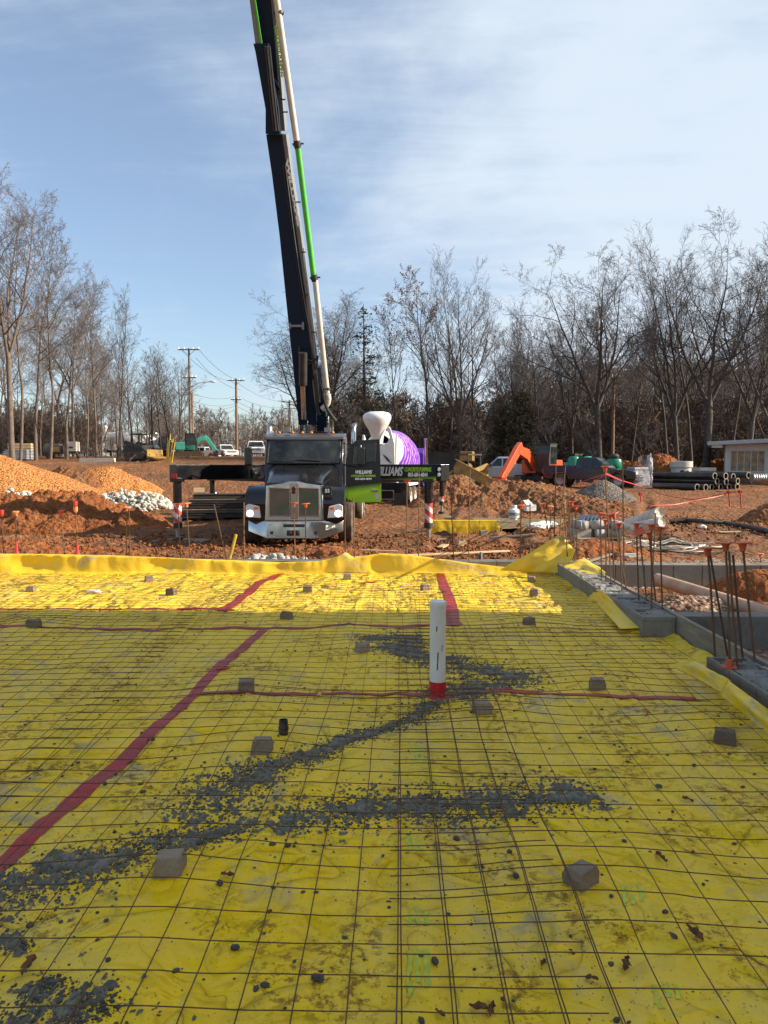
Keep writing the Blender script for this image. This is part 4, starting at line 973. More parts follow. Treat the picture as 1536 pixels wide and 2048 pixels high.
# fenders
for s in (-1, 1):
    mb = MB(); pg = [(.06, .66), (.02, 1.06), (.18, 1.32), (.5, 1.47), (1.0, 1.50), (1.45, 1.38), (1.72, 1.05), (1.76, .72), (1.62, .72)]
    for k in range(7):
        a = R(10 + 160 * k / 6); pg.append((.98 + .66 * math.cos(a), .54 + .66 * math.sin(a) * .98))
    pg.append((.32, .66))
    x0, x1 = (.66, 1.20)
    mb.prism(pg, s * x0, s * x1, 'x'); fd = mb.build('fender', K, tr, bevel=.045)
    # headlamp
    mb = MB(); mb.prism([(s * .80, .72), (s * 1.17, .74), (s * 1.17, 1.02), (s * 1.08, 1.06), (s * .84, 1.0)], -.005, .08, 'y'); hl = mb.build('headlight', MT['lampw'], tr, bevel=.015)
    mb = MB(Matrix.Translation((s * 1.06, -.006, .83)) @ Matrix.Rotation(R(90), 4, 'X')); mb.lathe([(.001, .012), (.06, .010), (.082, .0)], 20); mb.build('lamp_lens', MT['lamp'], hl, True)
    mb = MB(); mb.b2((min(s * .86, s * .97), -.014, .92), (max(s * .86, s * .97), .0, .985)); mb.build('indicator', MT['amber'], hl, bevel=.005)
# cab
mb = MB(); side = [(1.78, .78), (1.90, 2.02), (2.18, 2.66), (2.30, 2.78), (2.9, 2.84), (3.45, 2.80), (3.5, 2.6), (3.5, .78)]
mb.prism(side, -1.04, 1.04, 'x'); cab = mb.build('cab', K, tr, bevel=.05)
mb = MB(); mb.prism([(2.12, 2.665), (2.16, 2.74), (2.34, 2.80), (2.9, 2.86), (2.9, 2.80), (2.3, 2.66)], -1.06, 1.06, 'x'); mb.build('roof_visor', MT['visor'], cab, bevel=.02)
def wsp(u, v):   # windshield surface point
    x = -0.96 + 1.92 * u; bow = .10 * (1 - (2 * u - 1) ** 2); a = Vector((x, 1.885 - bow, 2.04)); b = Vector((x * .985, 2.155 - bow, 2.65)); return a.lerp(b, v)
vs = [wsp(i / 12, j / 4) for j in range(5) for i in range(13)]
ws = npmesh('windshield', vs, gridfaces(13, 5), MT['glass'], cab, True)
mb = MB(); e = [wsp(i / 12, 0) for i in range(13)] + [wsp(1, k / 4) for k in range(1, 5)] + [wsp(1 - i / 12, 1) for i in range(1, 13)] + [wsp(0, 1 - k / 4) for k in range(1, 5)]
mb.tube(e, .02, 6); mb.build('windshield_seal', SAT, cab, True)
mb = MB(); mb.tube([(-.1, 1.78, 2.05), (-.45, 1.80, 2.09), (-.8, 1.86, 2.10)], .008, 5); mb.tube([(.75, 1.84, 2.06), (.4, 1.80, 2.10), (.1, 1.79, 2.11)], .008, 5); mb.build('wiper', SAT, cab)
mb = MB(); mb.b2((1.0, 2.38, 2.06), (1.052, 3.2, 2.62)); mb.b2((-1.052, 2.38, 2.06), (-1.0, 3.2, 2.62)); mb.build('side_window', MT['glass'], cab)
mb = MB(); mb.b2((1.0, 2.32, .95), (1.056, 3.25, 2.03)); mb.build('door_opening', SAT, cab)
mb = MB()   # steering wheel and seat seen dimly are left behind dark glass; dash blob
mb.tube([(-.5, 1.86, 2.10), (0, 1.80, 2.13), (.45, 1.82, 2.11)], .02, 5); mb.build('dashboard', SAT, cab, True)
for x in (-.70, -.34, -.08, .16, .74):
    mb = MB(); mb.ico((x, 2.34, 2.86), .04, 2, (1, 1.3, .8)); mb.build('marker_light', MT['amber'], cab, True)
for x in (-.52, .58):
    mb = MB(); mb.b2((x - .09, 2.5, 2.88), (x + .09, 2.62, 3.0)); mb.tube([(x + .14, 2.55, 2.85), (x + .14, 2.55, 3.02)], .018, 6); mb.build('work_light', MT['steel'], cab, bevel=.01)
mb = MB(); mb.lathe([(.03, -.12), (.05, .0), (.09, .08)], 14, Matrix.Translation((-.86, 2.6, 2.94)) @ Matrix.Rotation(R(70), 4, 'X')); mb.build('air_horn', MT['cream'], cab, True)
for x in (-1.19, 1.22):
    mb = MB(); mb.tube([(x, 3.62, 1.0), (x, 3.62, 2.9), (x, 3.66, 3.05), (x + .03, 3.78, 3.14)], [.075, .075, .075, .07], 14); mb.build('exhaust_stack', CH, cab, True)
# mirrors
for s, x in ((-1, -1.45), (1, 1.52)):
    mb = MB(); mb.b2((x - .10, 1.80, 1.98), (x + .10, 1.92, 2.46)); mr = mb.build('mirror', K, cab, bevel=.04)
    mb = MB(); mb.tube([(s * 1.03, 2.1, 2.0), (x, 1.90, 1.93), (x, 1.88, 2.0)], .018, 6); mb.tube([(s * 1.03, 2.1, 2.56), (x, 1.90, 2.50), (x, 1.88, 2.42)], .014, 6); mb.build('mirror_arm', K, mr, True)
# open door
dp = [(1.10, 1.12), (1.30, .99), (2.02, 1.00), (2.05, 1.05), (2.00, 2.68), (1.36, 2.64), (1.22, 2.50), (1.10, 2.15)]
mb = MB(); mb.prism(dp, 2.14, 2.20, 'y'); dr = mb.build('open_door', MT['doorpaint'], cab, bevel=.012)
mb = MB(); wp = [(1.30, 2.02), (1.88, 2.08), (1.90, 2.58), (1.42, 2.57), (1.33, 2.48)]; mb.prism(wp, 2.128, 2.142, 'y'); mb.build('door_window', MT['glass'], dr)
mb = MB(); mb.tube([(a, 2.126, b) for a, b in wp + wp[:1]], .014, 6); mb.build('window_trim', SAT, dr, True)
mb = MB(); mb.box((1.86, 2.115, 1.32), (.20, .04, .06)); mb.build('door_handle', MT['chrome'], dr, bevel=.015)
mb = MB(); mb.box((1.93, 2.134, 1.16), (.10, .006, .16)); mb.build('warning_sticker', MT['plate'], dr)
F0 = frame((1.56, 2.128, 1.80), (1, 0, 0), (0, 0, 1))
text('WILLIAMS', .125, F0, MT['whitetxt'], dr, shear=.25, bold=.006, sx=.80)
text('CONCRETE PUMPING', .078, frame((1.56, 2.128, 1.70), (1, 0, 0), (0, 0, 1)), MT['limetxt'], dr, shear=.2, bold=.003, sx=.86)
text('865-684-4844', .078, frame((1.56, 2.128, 1.62), (1, 0, 0), (0, 0, 1)), MT['whitetxt'], dr, shear=.1, bold=.003, sx=1.0)
# chassis, steps, tanks
mb = MB(); 
for s in (-1, 1): mb.b2((s * .42 - .05, .3, .62), (s * .42 + .05, 11.4, .92))
mb.build('chassis', SAT, tr)
mb = MB(); mb.cyl((-1.05, 3.2, .62), (-1.05, 4.6, .62), .32, 20); mb.build('fuel_tank', MT['steel'], tr, True)
mb = MB(); mb.b2((.78, 2.3, .38), (1.22, 3.5, .46)); mb.b2((.82, 2.3, .62), (1.18, 3.5, .68)); mb.b2((.80, 3.3, .42), (1.20, 4.3, .95)); mb.build('step_box', MT['steel'], tr, bevel=.01)
for x in (-1.16, 1.19): wheel(tr, (x, .98, .53), .53, .38, 'steel')
for x in (-1.0, 1.0):
    for y in (8.3, 9.65): wheel(tr, (x, y, .53), .53, .52, 'white')
mb = MB(); mb.b2((-.9, .8, .45), (.9, 1.15, .62)); mb.build('front_axle', SAT, tr)
# deck and rear body
mb = MB(); mb.b2((-1.18, 3.75, .95), (1.18, 5.4, 1.62)); mb.b2((-1.2, 5.4, .9), (1.2, 10.6, 1.35)); mb.b2((-1.2, 6.0, 1.35), (-.8, 10.2, 1.75)); mb.b2((.8, 6.0, 1.35), (1.2, 10.2, 1.75)); mb.build('deck', K, tr, bevel=.03)
mb = MB(); mb.loft([[(a, b, 1.45) for a, b in ((-.8, 11.0), (.8, 11.0), (.8, 12.0), (-.8, 12.0))], [(a, b, .75) for a, b in ((-.5, 11.2), (.5, 11.2), (.5, 11.8), (-.5, 11.8))]]); mb.build('hopper', SAT, tr)
# turret
mb = MB(); mb.lathe([(.62, 1.6), (.62, 1.85), (.42, 1.95), (.40, 2.4)], 24, Matrix.Translation((0.12, 4.35, 0))); 
for s in (-1, 1): mb.prism([(4.0, 2.3), (4.75, 2.3), (4.75, 3.0), (4.55, 3.42), (4.2, 3.42), (4.0, 2.9)], .12 + s * .30 - .035, .12 + s * .30 + .035, 'x')
mb.b2((-.22, 4.0, 2.35), (.46, 4.75, 2.6)); mb.build('turret', K, tr, bevel=.015)
def LP(px, py, Y):    # photo pixel at world depth Y -> truck-local point
    return P(px, py, Y) - Vector((TX, TY, TZ))
# mast: lower arm
YB, YT = 22.7, 18.6
def dep(py): return YB + (YT - YB) * max(0, (865 - py)) / 865
def sect(rows, dback, name, m, bevel=.01, zoff=0.0):
    """rows: (py, xl, xr). a box section whose visible face spans xl..xr"""
    mb = MB(); rings = []
    for py, xl, xr in rows:
        Y = dep(py) + zoff; a, b = LP(xl, py, Y), LP(xr, py, Y)
        up = (LP(600, py - 10, dep(py - 10)) - LP(600, py + 10, dep(py + 10))).normalized(); bk = Vector((1, 0, 0)).cross(up).normalized()
        if bk.y < 0: bk = -bk
        rings.append([a, b, b + bk * dback, a + bk * dback])
    mb.loft(rings); return mb.build(name, m, tr, bevel=bevel)
lower = [(850, 597, 634), (805, 593, 632), (729, 585.5, 624.5), (653, 577.5, 617), (590, 571, 611), (472, 559, 594.5), (351, 544, 576), (269, 532, 564.5)]
arm = sect(lower, .55, 'lower_mast_arm', MT['boomblk'])
upper = [(262, 531, 563), (219, 531.4, 559), (150, 524, 556), (88, 516, 551), (0, 509.5, 543), (-120, 496, 529), (-420, 462, 497)]
arm2 = sect(upper, .5, 'upper_mast_arm', MT['boomblk'], zoff=.03)
sect([(805, 632, 640), (653, 617, 625), (472, 594.5, 602), (351, 576, 583), (269, 564.5, 572)], .50, 'mast_side_plate', MT['boomgrey'], .003, .02)
sect([(262, 563, 570), (150, 556, 561), (0, 543, 549), (-420, 497, 502)], .45, 'mast_side_plate', MT['boomgrey'], .003, .06)
sect([(268, 531, 560), (219, 531, 557), (103, 510.5, 536), (87, 506.5, 537)], .25, 'hinge_link', MT['boomblk'], .01, -.28)
sect([(87, 510.5, 521), (0, 499, 508), (-420, 446, 456)], .28, 'folded_arm', MT['boomgrey'], .005, -.20)
sect([(87, 520.5, 524.5), (0, 507.5, 511), (-420, 456, 459)], .05, 'green_edge_rod', MT['gpipe'], .004, -.22)
sect([(735, 625, 641), (830, 634, 652), (862, 634, 655)], .30, 'mast_root_plate', MT['boomblk'], .01, .10)
sect([(300, 567, 574), (500, 598, 606), (700, 622, 632), (800, 634, 642)][::-1], .2, 'hose_tray', MT['boomblk'], .005, .05)
# delivery pipe
def pipe(name, pts, r, m, parent=None, zoff=-.02, n=14): 
    mb = MB(); mb.tube([LP(a, b, dep(b) + zoff) for a, b in pts], r, n); return mb.build(name, m, parent or tr, True)
pw = pipe('white_delivery_pipe', [(654.5, 786), (630, 560)], .076, MT['cream'])
pipe('green_delivery_pipe', [(627, 552), (595.5, 296)], .076, MT['gpipe'])
pipe('white_delivery_pipe', [(593, 282), (553, 0), (496, -400)], .080, MT['cream'])
for a, b in ((628.5, 556), (594.3, 289)):
    p = LP(a, b, dep(b) - .02); up = (LP(a - 1.4, b - 10, dep(b - 10)) - LP(a, b, dep(b))).normalized()
    mb = MB(); mb.tube([p - up * .09, p - up * .045, p - up * .04, p + up * .04, p + up * .045, p + up * .09], [.085, .085, .105, .105, .085, .085], 14); mb.tube([p + Vector((-.12, -.02, 0)), p + Vector((.17, -.03, .01))], .02, 6); mb.build('pipe_coupling', SAT, tr, True)
for a, b in ((559, 26), (655, 778)):
    p = LP(a, b, dep(b) - .02); mb = MB(); mb.tube([p - Vector((.13, 0, 0)), p + Vector((.1, 0, 0))], .03, 6); mb.tube([p + Vector((0, 0, -.03)), p + Vector((0, 0, .03))], .092, 14); mb.build('pipe_clamp', SAT, tr, True)
el = pipe('pipe_elbow', [(655, 788), (657, 797), (655.5, 806), (650, 813), (644, 818)], .085, MT['cream'], zoff=-.02)
# lift cylinder and rods
mb = MB(); mb.cyl(LP(608.5, 838, 22.4), LP(606, 772, 22.1), .078, 14); mb.build('cylinder_rod', CH, tr, True)
mb = MB(); mb.cyl(LP(606, 770, 22.05), LP(606, 705, 21.7), .12, 14); mb.build('cylinder_body', MT['satin'], tr, True)
def hose(pts, r, name='hydraulic_hose', m=None, zoff=-.1, ys=None):
    q = [LP(a, b, dep(b) + zoff) for a, b in pts]; out = []
    for i in range(len(q) - 1):
        p0, p1, p2, p3 = q[max(i - 1, 0)], q[i], q[i + 1], q[min(i + 2, len(q) - 1)]
        for k in range(5):
            t = k / 5; out.append(.5 * ((2 * p1) + (p2 - p0) * t + (2 * p0 - 5 * p1 + 4 * p2 - p3) * t * t + (3 * p1 - p0 - 3 * p2 + p3) * t ** 3))
    out.append(q[-1]); mb = MB(); mb.tube(out, r, 7); return mb.build(name, m or SAT, tr, True)
hose([(600, 692), (598, 705), (602, 712), (612, 718), (624, 722), (636, 715)], .035)
hose([(604, 738), (612, 730), (624, 725), (637, 712)], .03); hose([(602, 742), (607, 731), (620, 722), (634, 719)], .022)
hose([(628, 750), (632, 780), (634, 810), (637, 825), (640, 830)], .045); hose([(626, 760), (629, 790), (633, 815), (636, 830)], .025, m=MT['boomgrey'])
hose([(646, 785), (650, 805), (656, 820), (664, 832), (672, 842)], .05); hose([(648, 792), (652, 812), (659, 826), (668, 838)], .03, m=MT['boomgrey'])
hose([(640, 735), (640, 760), (645, 780), (648, 795)], .03); hose([(636, 715), (634, 735), (642, 748), (640, 762)], .02)
for dx in (0, 4): hose([(630 + dx, 740), (608 + dx, 620), (586 + dx, 480), (566 + dx * 1.2, 330)], .012, 'hydraulic_line', MT['boomgrey'] if dx else SAT, -.01)
# upper hoses by the folded arm
hose([(534, 95), (540, 130), (546, 155), (556, 172), (561, 182)], .03); hose([(561, 182), (552, 190), (543, 200), (538, 215), (537, 228), (541, 245)], .05)
for dx in (0, 5, 9): hose([(530 + dx, 92), (535 + dx, 140), (541 + dx, 200), (548 + dx, 262)], .022, 'hydraulic_line', MT['boomgrey'] if dx == 5 else SAT, -.32)
for k in range(9):
    a, b = 541 - 4 * math.sin(k / 8 * 3), 195 + k * 5; mb = MB(); p = LP(a, b, dep(b) - .1); mb.tube([p - Vector((.06, 0, .02)), p + Vector((.06, 0, .02))], .02, 5); mb.build('hose_guard', MT['boomgrey'], tr)
mb = MB(); p = LP(594, 652, dep(652) - .05); mb.b2((p.x - .20, p.y - .03, p.z - .03), (p.x + .16, p.y + .1, p.z + .03)); mb.b2((p.x - .22, p.y - .04, p.z - .08), (p.x - .17, p.y + .1, p.z + .08)); mb.b2((p.x + .14, p.y - .04, p.z - .1), (p.x + .2, p.y + .1, p.z + .1)); mb.build('mast_bracket', MT['boomgrey'], tr)
for (a, b) in ((596, 405), (606, 505), (612, 590), (628, 665), (570, 225), (565, 200)):
    p = LP(a, b, dep(b) - .06); mb = MB(); mb.tube([p - Vector((.07, 0, -.01)), p + Vector((.07, 0, .01))], .018, 5); mb.build('pipe_bracket', SAT, tr)
# mast lettering along the narrow side plate
def masttext(body, a, b, size, m):
    pa, pb = LP(*a, dep(a[1])), LP(*b, dep(b[1])); c = (pa + pb) / 2; d = pb - pa; L = d.length
    fr = frame(c + Vector((0, -.02, 0)), d, Vector((1, 0, 0))); o = text(body, size, Matrix.Translation((0, 0, 0)), m, tr, bold=.006)
    w = o.dimensions.x or max(v.co.x for v in o.data.vertices) * 2
    xs = [v.co.x for v in o.data.vertices]; w = max(xs) - min(xs); o.data.transform(fr @ Matrix.Diagonal((L / w, 1, 1, 1)))
    return o
masttext('WILLIAMS', (573, 318), (598, 455), .105, MT['whitetxt'])
masttext('CONCRETE PUMPING', (551.5, 52), (565, 155), .09, MT['lime'])
# outrigger arms
def outrigger(s, start, end, h, m, name):
    mb = MB(); a = Vector(start); b = Vector(end); d = (b - a); d.z = 0; d.normalize(); n = Vector((-d.y, d.x, 0)) * .15
    rings = [[p - n + Vector((0, 0, 0)), p + n, p + n + Vector((0, 0, hh)), p - n + Vector((0, 0, hh))] for p, hh in ((a, h), (b, h))]
    mb.loft(rings); return mb.build(name, m, tr, bevel=.012)
rarm = outrigger(1, (1.25, 4.75, 1.16 + .42), (3.72, 1.75, 1.58), .43, MT['black'], 'outrigger_arm')
# lettered plate on the near face of the right arm
dd = Vector((3.72 - 1.25, 1.75 - 4.75, 0)).normalized(); nn = Vector((-dd.y, dd.x, 0)); nn = nn if nn.y < 0 else -nn
def armpt(t, z): return Vector((1.25, 4.75, 0)).lerp(Vector((3.72, 1.75, 0)), t) + nn * .158 + Vector((0, 0, z))
for t0, t1 in ((.02, .955),):
    g = NG('lettered_arm_paint'); s_ = g.sepxyz(); f = g.math('ADD', s_[2], g.math('MULTIPLY', s_[0], -0.075))
    mm = g.fin(g.mix(g.rng(f, 1.335, 1.45), (0.45, 0.78, 0.03), (0.009, 0.012, 0.014)), 0.28, spec=.5)
    mb = MB(); q = [armpt(t0, 1.585), armpt(t1, 1.585), armpt(t1, 2.005), armpt(t0, 2.005)]; mb.add(q + [p - nn * .006 for p in q], [(0, 1, 2, 3), (7, 6, 5, 4), (0, 4, 5, 1), (1, 5, 6, 2), (2, 6, 7, 3), (3, 7, 4, 0)])
    pnl = mb.build('lettered_plate', mm, rarm)
nn2 = nn * .004
text('WILLIAMS', .34, frame(armpt(.43, 1.80) + nn2, dd, (0, 0, 1)), MT['whitetxt'], pnl, shear=.35, bold=.010, sx=.86)
text('CONCRETE PUMPING', .155, frame(armpt(.765, 1.865) + nn2, dd, (0, 0, 1)), MT['limetxt'], pnl, shear=.2, bold=.006, sx=.72)
text('865-684-4844', .15, frame(armpt(.765, 1.725) + nn2, dd, (0, 0, 1)), MT['whitetxt'], pnl, shear=.1, bold=.006, sx=.95)
mb = MB()
for z in (1.88, 1.74): mb.lathe([(.001, .012), (.05, .010), (.055, 0)], 14, frame(armpt(.985, z) + nn * .005, dd, (0, 0, 1)))
mb.build('reflector', MT['whitetxt'], rarm, True)
larm = outrigger(-1, (-1.15, 4.6, 1.60), (-3.40, 1.65, 1.60), .40, MT['black'], 'outrigger_arm')
mb = MB(); mb.box((-3.33, 1.52, 1.70), (.14, .02, .14)); mb.build('hazard_label', MT['redtape'], larm)
m_ = NG('red_white_bands'); s_ = m_.sepxyz(); w = m_.math('FRACT', m_.math('MULTIPLY', m_.math('ADD', s_[2], m_.math('MULTIPLY', s_[0], 0.9)), 3.6))
MT['bands'] = m_.fin(m_.mix(m_.math('GREATER_THAN', w, 0.5), (0.50, 0.05, 0.045), (0.62, 0.55, 0.50)), .5)
def leg(x, y, zt, pad, parent, zg=0.0, r=.105):
    mb = MB(); mb.cyl((x, y, zt - .62), (x, y, zt), r * 1.08, 14); mb.box((x, y, zt - .02), (.30, .30, .10)); lg = mb.build('outrigger_leg', K, parent, bevel=.01)
    mb = MB(); mb.cyl((x, y, zg + .50), (x, y, zt - .60), r, 14); mb.build('striped_sleeve', MT['bands'], lg, True)
    mb = MB(); mb.cyl((x, y, zg + .38), (x, y, zg + .52), r * 1.12, 14); mb.build('leg_collar', SAT, lg, True)
    mb = MB(); mb.cyl((x, y, zg + .05), (x, y, zg + .14), .13, 14); mb.build('leg_foot', SAT, lg, True)
    mb = MB(); mb.cyl((x, y, zg + .1), (x, y, zg + .45), r * .55, 12); mb.build('leg_rod', MT['steel'], lg, True)
    return lg
leg(3.30, 2.02, 1.60, 1, rarm, -.06); leg(-3.28, 1.62, 1.62, 1, larm, -.04)
mb = MB(); mb.box((1.55, 4.2, 1.80), (.2, .2, .12)); mb.build('arm_hinge', SAT, rarm)
# rear legs
for px, py, Y, s in ((883.5, 962, 28.6, 1), (424, 960, 27.2, -1)):
    t = LP(px, py, Y); g0 = Tz(t.x + TX, Y) - TZ; a0 = Vector((s * 1.1, 9.4, 1.35))
    ra = outrigger(s, a0, (t.x, t.y, t.z), .34, K, 'rear_outrigger_arm'); leg(t.x, t.y, t.z + .05, 1, ra, g0 + .03, .085)
mb = MB(); mb.tube([LP(431, 985, 27), LP(433, 1000, 26.9), LP(430, 1010, 26.9)], .03, 6); mb.build('hose_loop', MT['steel'], tr, True)
# pads under the legs: things of their own
def board(px, py, w, d, h, rz, label, name='ground_board', m='oldwood', lift=0.0, cat='board', group=None, z=None):
    p = GT(px, py); mb = MB(); mb.box((0, 0, h / 2), (w, d, h)); o = mb.build(name, MT[m], None, bevel=.006, loc=(p.x, p.y, (p.z if z is None else z) + lift)); o.rotation_euler = (0, 0, rz)
    return tag(o, label, cat, group)
def pad(lx, ly, w, d, rz, label, zg=0.0):
    mb = MB(); mb.box((0, 0, 0), (w, d, .07)); o = mb.build('outrigger_pad', MT['oldwood'], None, bevel=.006, loc=(TX + lx, TY + ly, TZ + zg - .0)); o.rotation_euler = (R(2), R(1), rz); tag(o, label, 'board', 'boards under the outrigger legs')
pad(3.42, 2.02, 1.05, .7, .1, 'wide plank pad under the right front outrigger leg', -.03)
pad(-3.2, 1.6, 1.3, .8, -.1, 'plank pad in the shade under the left front outrigger leg', -.01)
t = LP(888, 1033, 28.6); pad(t.x, 28.6 - TY, 1.4, .7, .1, 'plank pad under the right rear outrigger leg', Tz(t.x + TX, 28.6) - TZ + .0)

# ================================================================ mixer trucks
def m_purple():
    g = NG('purple_drum'); s = g.sepxyz(); th = g.t.nodes.new('ShaderNodeMath'); th.operation = 'ARCTAN2'; g.L(s[0], th.inputs[0]); g.L(s[2], th.inputs[1])
    u = g.math('MULTIPLY', th.outputs[0], 22); v = g.math('MULTIPLY', s[1], 4.0)
    cc = g.t.nodes.new('ShaderNodeCombineXYZ'); g.L(u, cc.inputs[0]); g.L(v, cc.inputs[1])
    row = g.math('FRACT', v); seg = g.noise(1.0, 2, .5, src=cc.outputs[0])
    on = g.math('MULTIPLY', g.math('MULTIPLY', g.math('GREATER_THAN', row, .35), g.math('LESS_THAN', row, .68)), g.math('GREATER_THAN', seg, .47))
    lim = g.math('LESS_THAN', s[1], 4.9)
    x = g.mix(g.math('MULTIPLY', g.math('MULTIPLY', on, lim), .75), (0.19, 0.045, 0.46), (0.62, 0.50, 0.75))
    return g.fin(x, .35)
MT['purple'] = m_purple(); MT['purplep'] = mat('purple_cab_paint', (0.10, 0.04, 0.30), .35)
def mixer(name, loc, rz, label, drum, drumname, cabm, fine=True, sc_=1.0):
    r = empty(name, loc, rz, label, 'mixer truck'); W, Sx = MT['white'], MT['satin']
    ax = Matrix.Translation((0, 0, 0))
    # drum built about +y axis, tilted
    A0, A1 = Vector((0, .5, 2.75)), Vector((0, 6.2, 1.95)); q = (A1 - A0).to_track_quat('Z', 'Y').to_matrix().to_4x4(); q.translation = A0; L = (A1 - A0).length
    mb = MB(); prof = [(.50, -.15), (.55, .0), (.85, .9), (1.08, 1.7), (1.2, 2.5), (1.2, 3.4), (1.12, 4.3), (.92, 5.2), (.62, L), (.001, L + .02)]
    mb.lathe(prof, 40, q); d = mb.build(drumname, drum, r, True)
    mb = MB(); mb.lathe([(.52, -.16), (.62, -.1), (.60, .12), (.52, .1)], 30, q); 
    mb.build('drum_ring', W, r, True)
    mb = MB()
    if fine:   # white rear drum shell
        mb.lathe([(.56, .02), (.865, .92), (.80, .93)], 40, q)
        mb.build('white_drum_band', W, r, True)
    mb = MB(); n = 26   # charging hopper
    mb.lathe([(.22, 2.9), (.27, 3.25), (.36, 3.48), (.50, 3.72), (.60, 3.95), (.595, 4.08), (.50, 4.19), (.28, 4.25), (.001, 4.26)], n, Matrix.Translation((0, .1, 0)) @ Matrix.Rotation(R(6), 4, 'X') ); mb.build('charging_hopper', W, r, True)
    mb = MB()
    for s in (-1, 1): mb.prism([(.15, 1.2), (.55, 1.2), (.62, 3.1), (.30, 3.3), (.1, 2.6)], s * .72 - .05, s * .72 + .05, 'x')
    mb.b2((-.75, .3, 2.0), (.75, .45, 2.2)); mb.build('rear_frame', W, r, bevel=.02)
    if fine:
        mb = MB(); mb.prism([(-.05, 1.85), (.80, 1.85), (.76, 2.9), (.60, 3.52), (.50, 3.62), (.44, 3.5), (.56, 3.15), (.46, 2.92), (.20, 2.80), (-.05, 2.45)], -.42, -.36, 'y'); rs_ = mb.build('rear_shroud', W, r, bevel=.03)
        for k in range(4): mb = MB(); mb.box((.38 + .05 * k, -.435, 2.35 - .07 * k), (.26, .02, .03), 0, Matrix.Rotation(R(35), 4, 'Y')); mb.build('shroud_slot', Sx, rs_)
    mb = MB(); # discharge scoop and chute
    mb.loft([[(-.45, -.1, 2.9), (.45, -.1, 2.9), (.35, .25, 2.9), (-.35, .25, 2.9)], [(-.22, -.35, 2.1), (.22, -.35, 2.1), (.2, 0, 2.1), (-.2, 0, 2.1)]])
    mb.build('discharge_scoop', W, r, bevel=.02)
    mb = MB(); pts = [(-.3, -.35, 2.15), (-.45, -1.0, 1.85), (-.6, -1.7, 1.5)]
    mb.loft([[(p[0] - .25, p[1], p[2] + .1), (p[0] - .15, p[1], p[2] - .08), (p[0] + .15, p[1], p[2] - .08), (p[0] + .25, p[1], p[2] + .1), (p[0] + .2, p[1], p[2] + .1), (p[0] + .12, p[1], p[2] - .03), (p[0] - .12, p[1], p[2] - .03), (p[0] - .2, p[1], p[2] + .1)] for p in pts]); mb.build('chute', W, r)
    mb = MB()
    for s in (-1, 1): mb.b2((s * .42 - .06, .1, .75), (s * .42 + .06, 8.2, 1.05))
    mb.b2((-.9, 5.9, 1.0), (.9, 6.5, 1.9)); mb.build('chassis', Sx, r)
    # rear bumper and mudflaps
    mb = MB(); mb.b2((-1.2, -.02, .78), (1.2, .12, 1.25)); bpm = mb.build('rear_bumper', K, r, bevel=.02)
    if fine:
        mb = MB(); mb.b2((-.68, -.05, .52), (.68, -.02, .93)); mb.build('number_plate_frame', MT['steel'], bpm)
        mb = MB(); mb.b2((-.64, -.055, .56), (.64, -.045, .89)); mb.build('plate_backing', K, bpm)
        text('TRUCK PARTS', .10, frame((.35, -.05, .34), (1, 0, 0), (0, 0, 1)), MT['steel'], bpm, 'mudflap_lettering')
        for s in (-1, 1): mb = MB(); mb.b2((s * .9 - .32, -.03, .12), (s * .9 + .32, 0, .8)); mb.build('mudflap', Sx, r)
    for x in (-1.0, 1.0):
        for y in (1.2, 2.5) + (() if not fine else ()): wheel(r, (x, y, .52), .52, .5, 'white')
        wheel(r, (x, 7.6, .52), .52, .35, 'white')
    mb = MB()
    for s in (-1, 1): mb.prism([(.5, 1.1), (.5, 1.2), (3.2, 1.2), (3.2, 1.1)], s * .75, s * 1.25, 'x')
    mb.build('mudguard', W, r)
    mb = MB(); mb.prism([(6.6, .9), (6.55, 2.6), (6.9, 2.85), (8.0, 2.8), (8.35, 1.95), (9.4, 1.8), (9.5, .8)], -1.05, 1.05, 'x'); cb = mb.build('cab', cabm, r, bevel=.06)
    mb = MB(); mb.b2((-1.062, 7.0, 2.0), (1.062, 7.9, 2.6)); mb.prism([(8.04, 2.72), (8.34, 2.05), (8.36, 2.07), (8.07, 2.74)], -.9, .9, 'x'); mb.build('cab_glass', MT['glass'], cb)
    for x in (-1.12, 1.18):
        mb = MB(); mb.tube([(x, 6.4, 1.0), (x, 6.4, 3.1), (x, 6.3, 3.3)], .09, 12); mb.build('exhaust_stack', CH, r, True)
    mb = MB(); 
    for k in range(7): mb.b2((.86, .2, 1.4 + k * .25), (1.16, .23, 1.43 + k * .25))
    mb.b2((.86, .19, 1.2), (.89, .23, 3.1)); mb.b2((1.13, .19, 1.2), (1.16, .23, 3.1))
    if not fine: mb.build('ladder', W, r)
    return r
pm_ = P(757, 1023, 32.8)
mixer('mixer_truck', (pm_.x, 32.8, -.44), R(-9.5), 'mixer truck with a purple drum and white hopper behind the open truck door', MT['purple'], 'drum', MT['purplep'])
# ================================================================ unseen building added behind the camera's right shoulder to throw shade on the slab
sb = empty('shade_building', (14, -14, -.3), 0, 'unseen pale building added to the right behind the camera to shade the slab', 'building')
mb = MB(); mb.b2((0, -24, 0), (13, 21.35, 12.0)); mb.build('wall', MT['wallw'], sb, bevel=.02)
mb = MB(); mb.b2((-.25, -24.3, 12.0), (13.3, 21.5, 12.35)); mb.build('roof', MT['roofm'], sb)
for k in range(10):
    for z in (1.2, 4.8, 8.4):
        mb = MB(); mb.b2((-.03, -22 + k * 4.3, z), (.05, -19.4 + k * 4.3, z + 1.8)); w = mb.build('window', MT['glass'], sb)

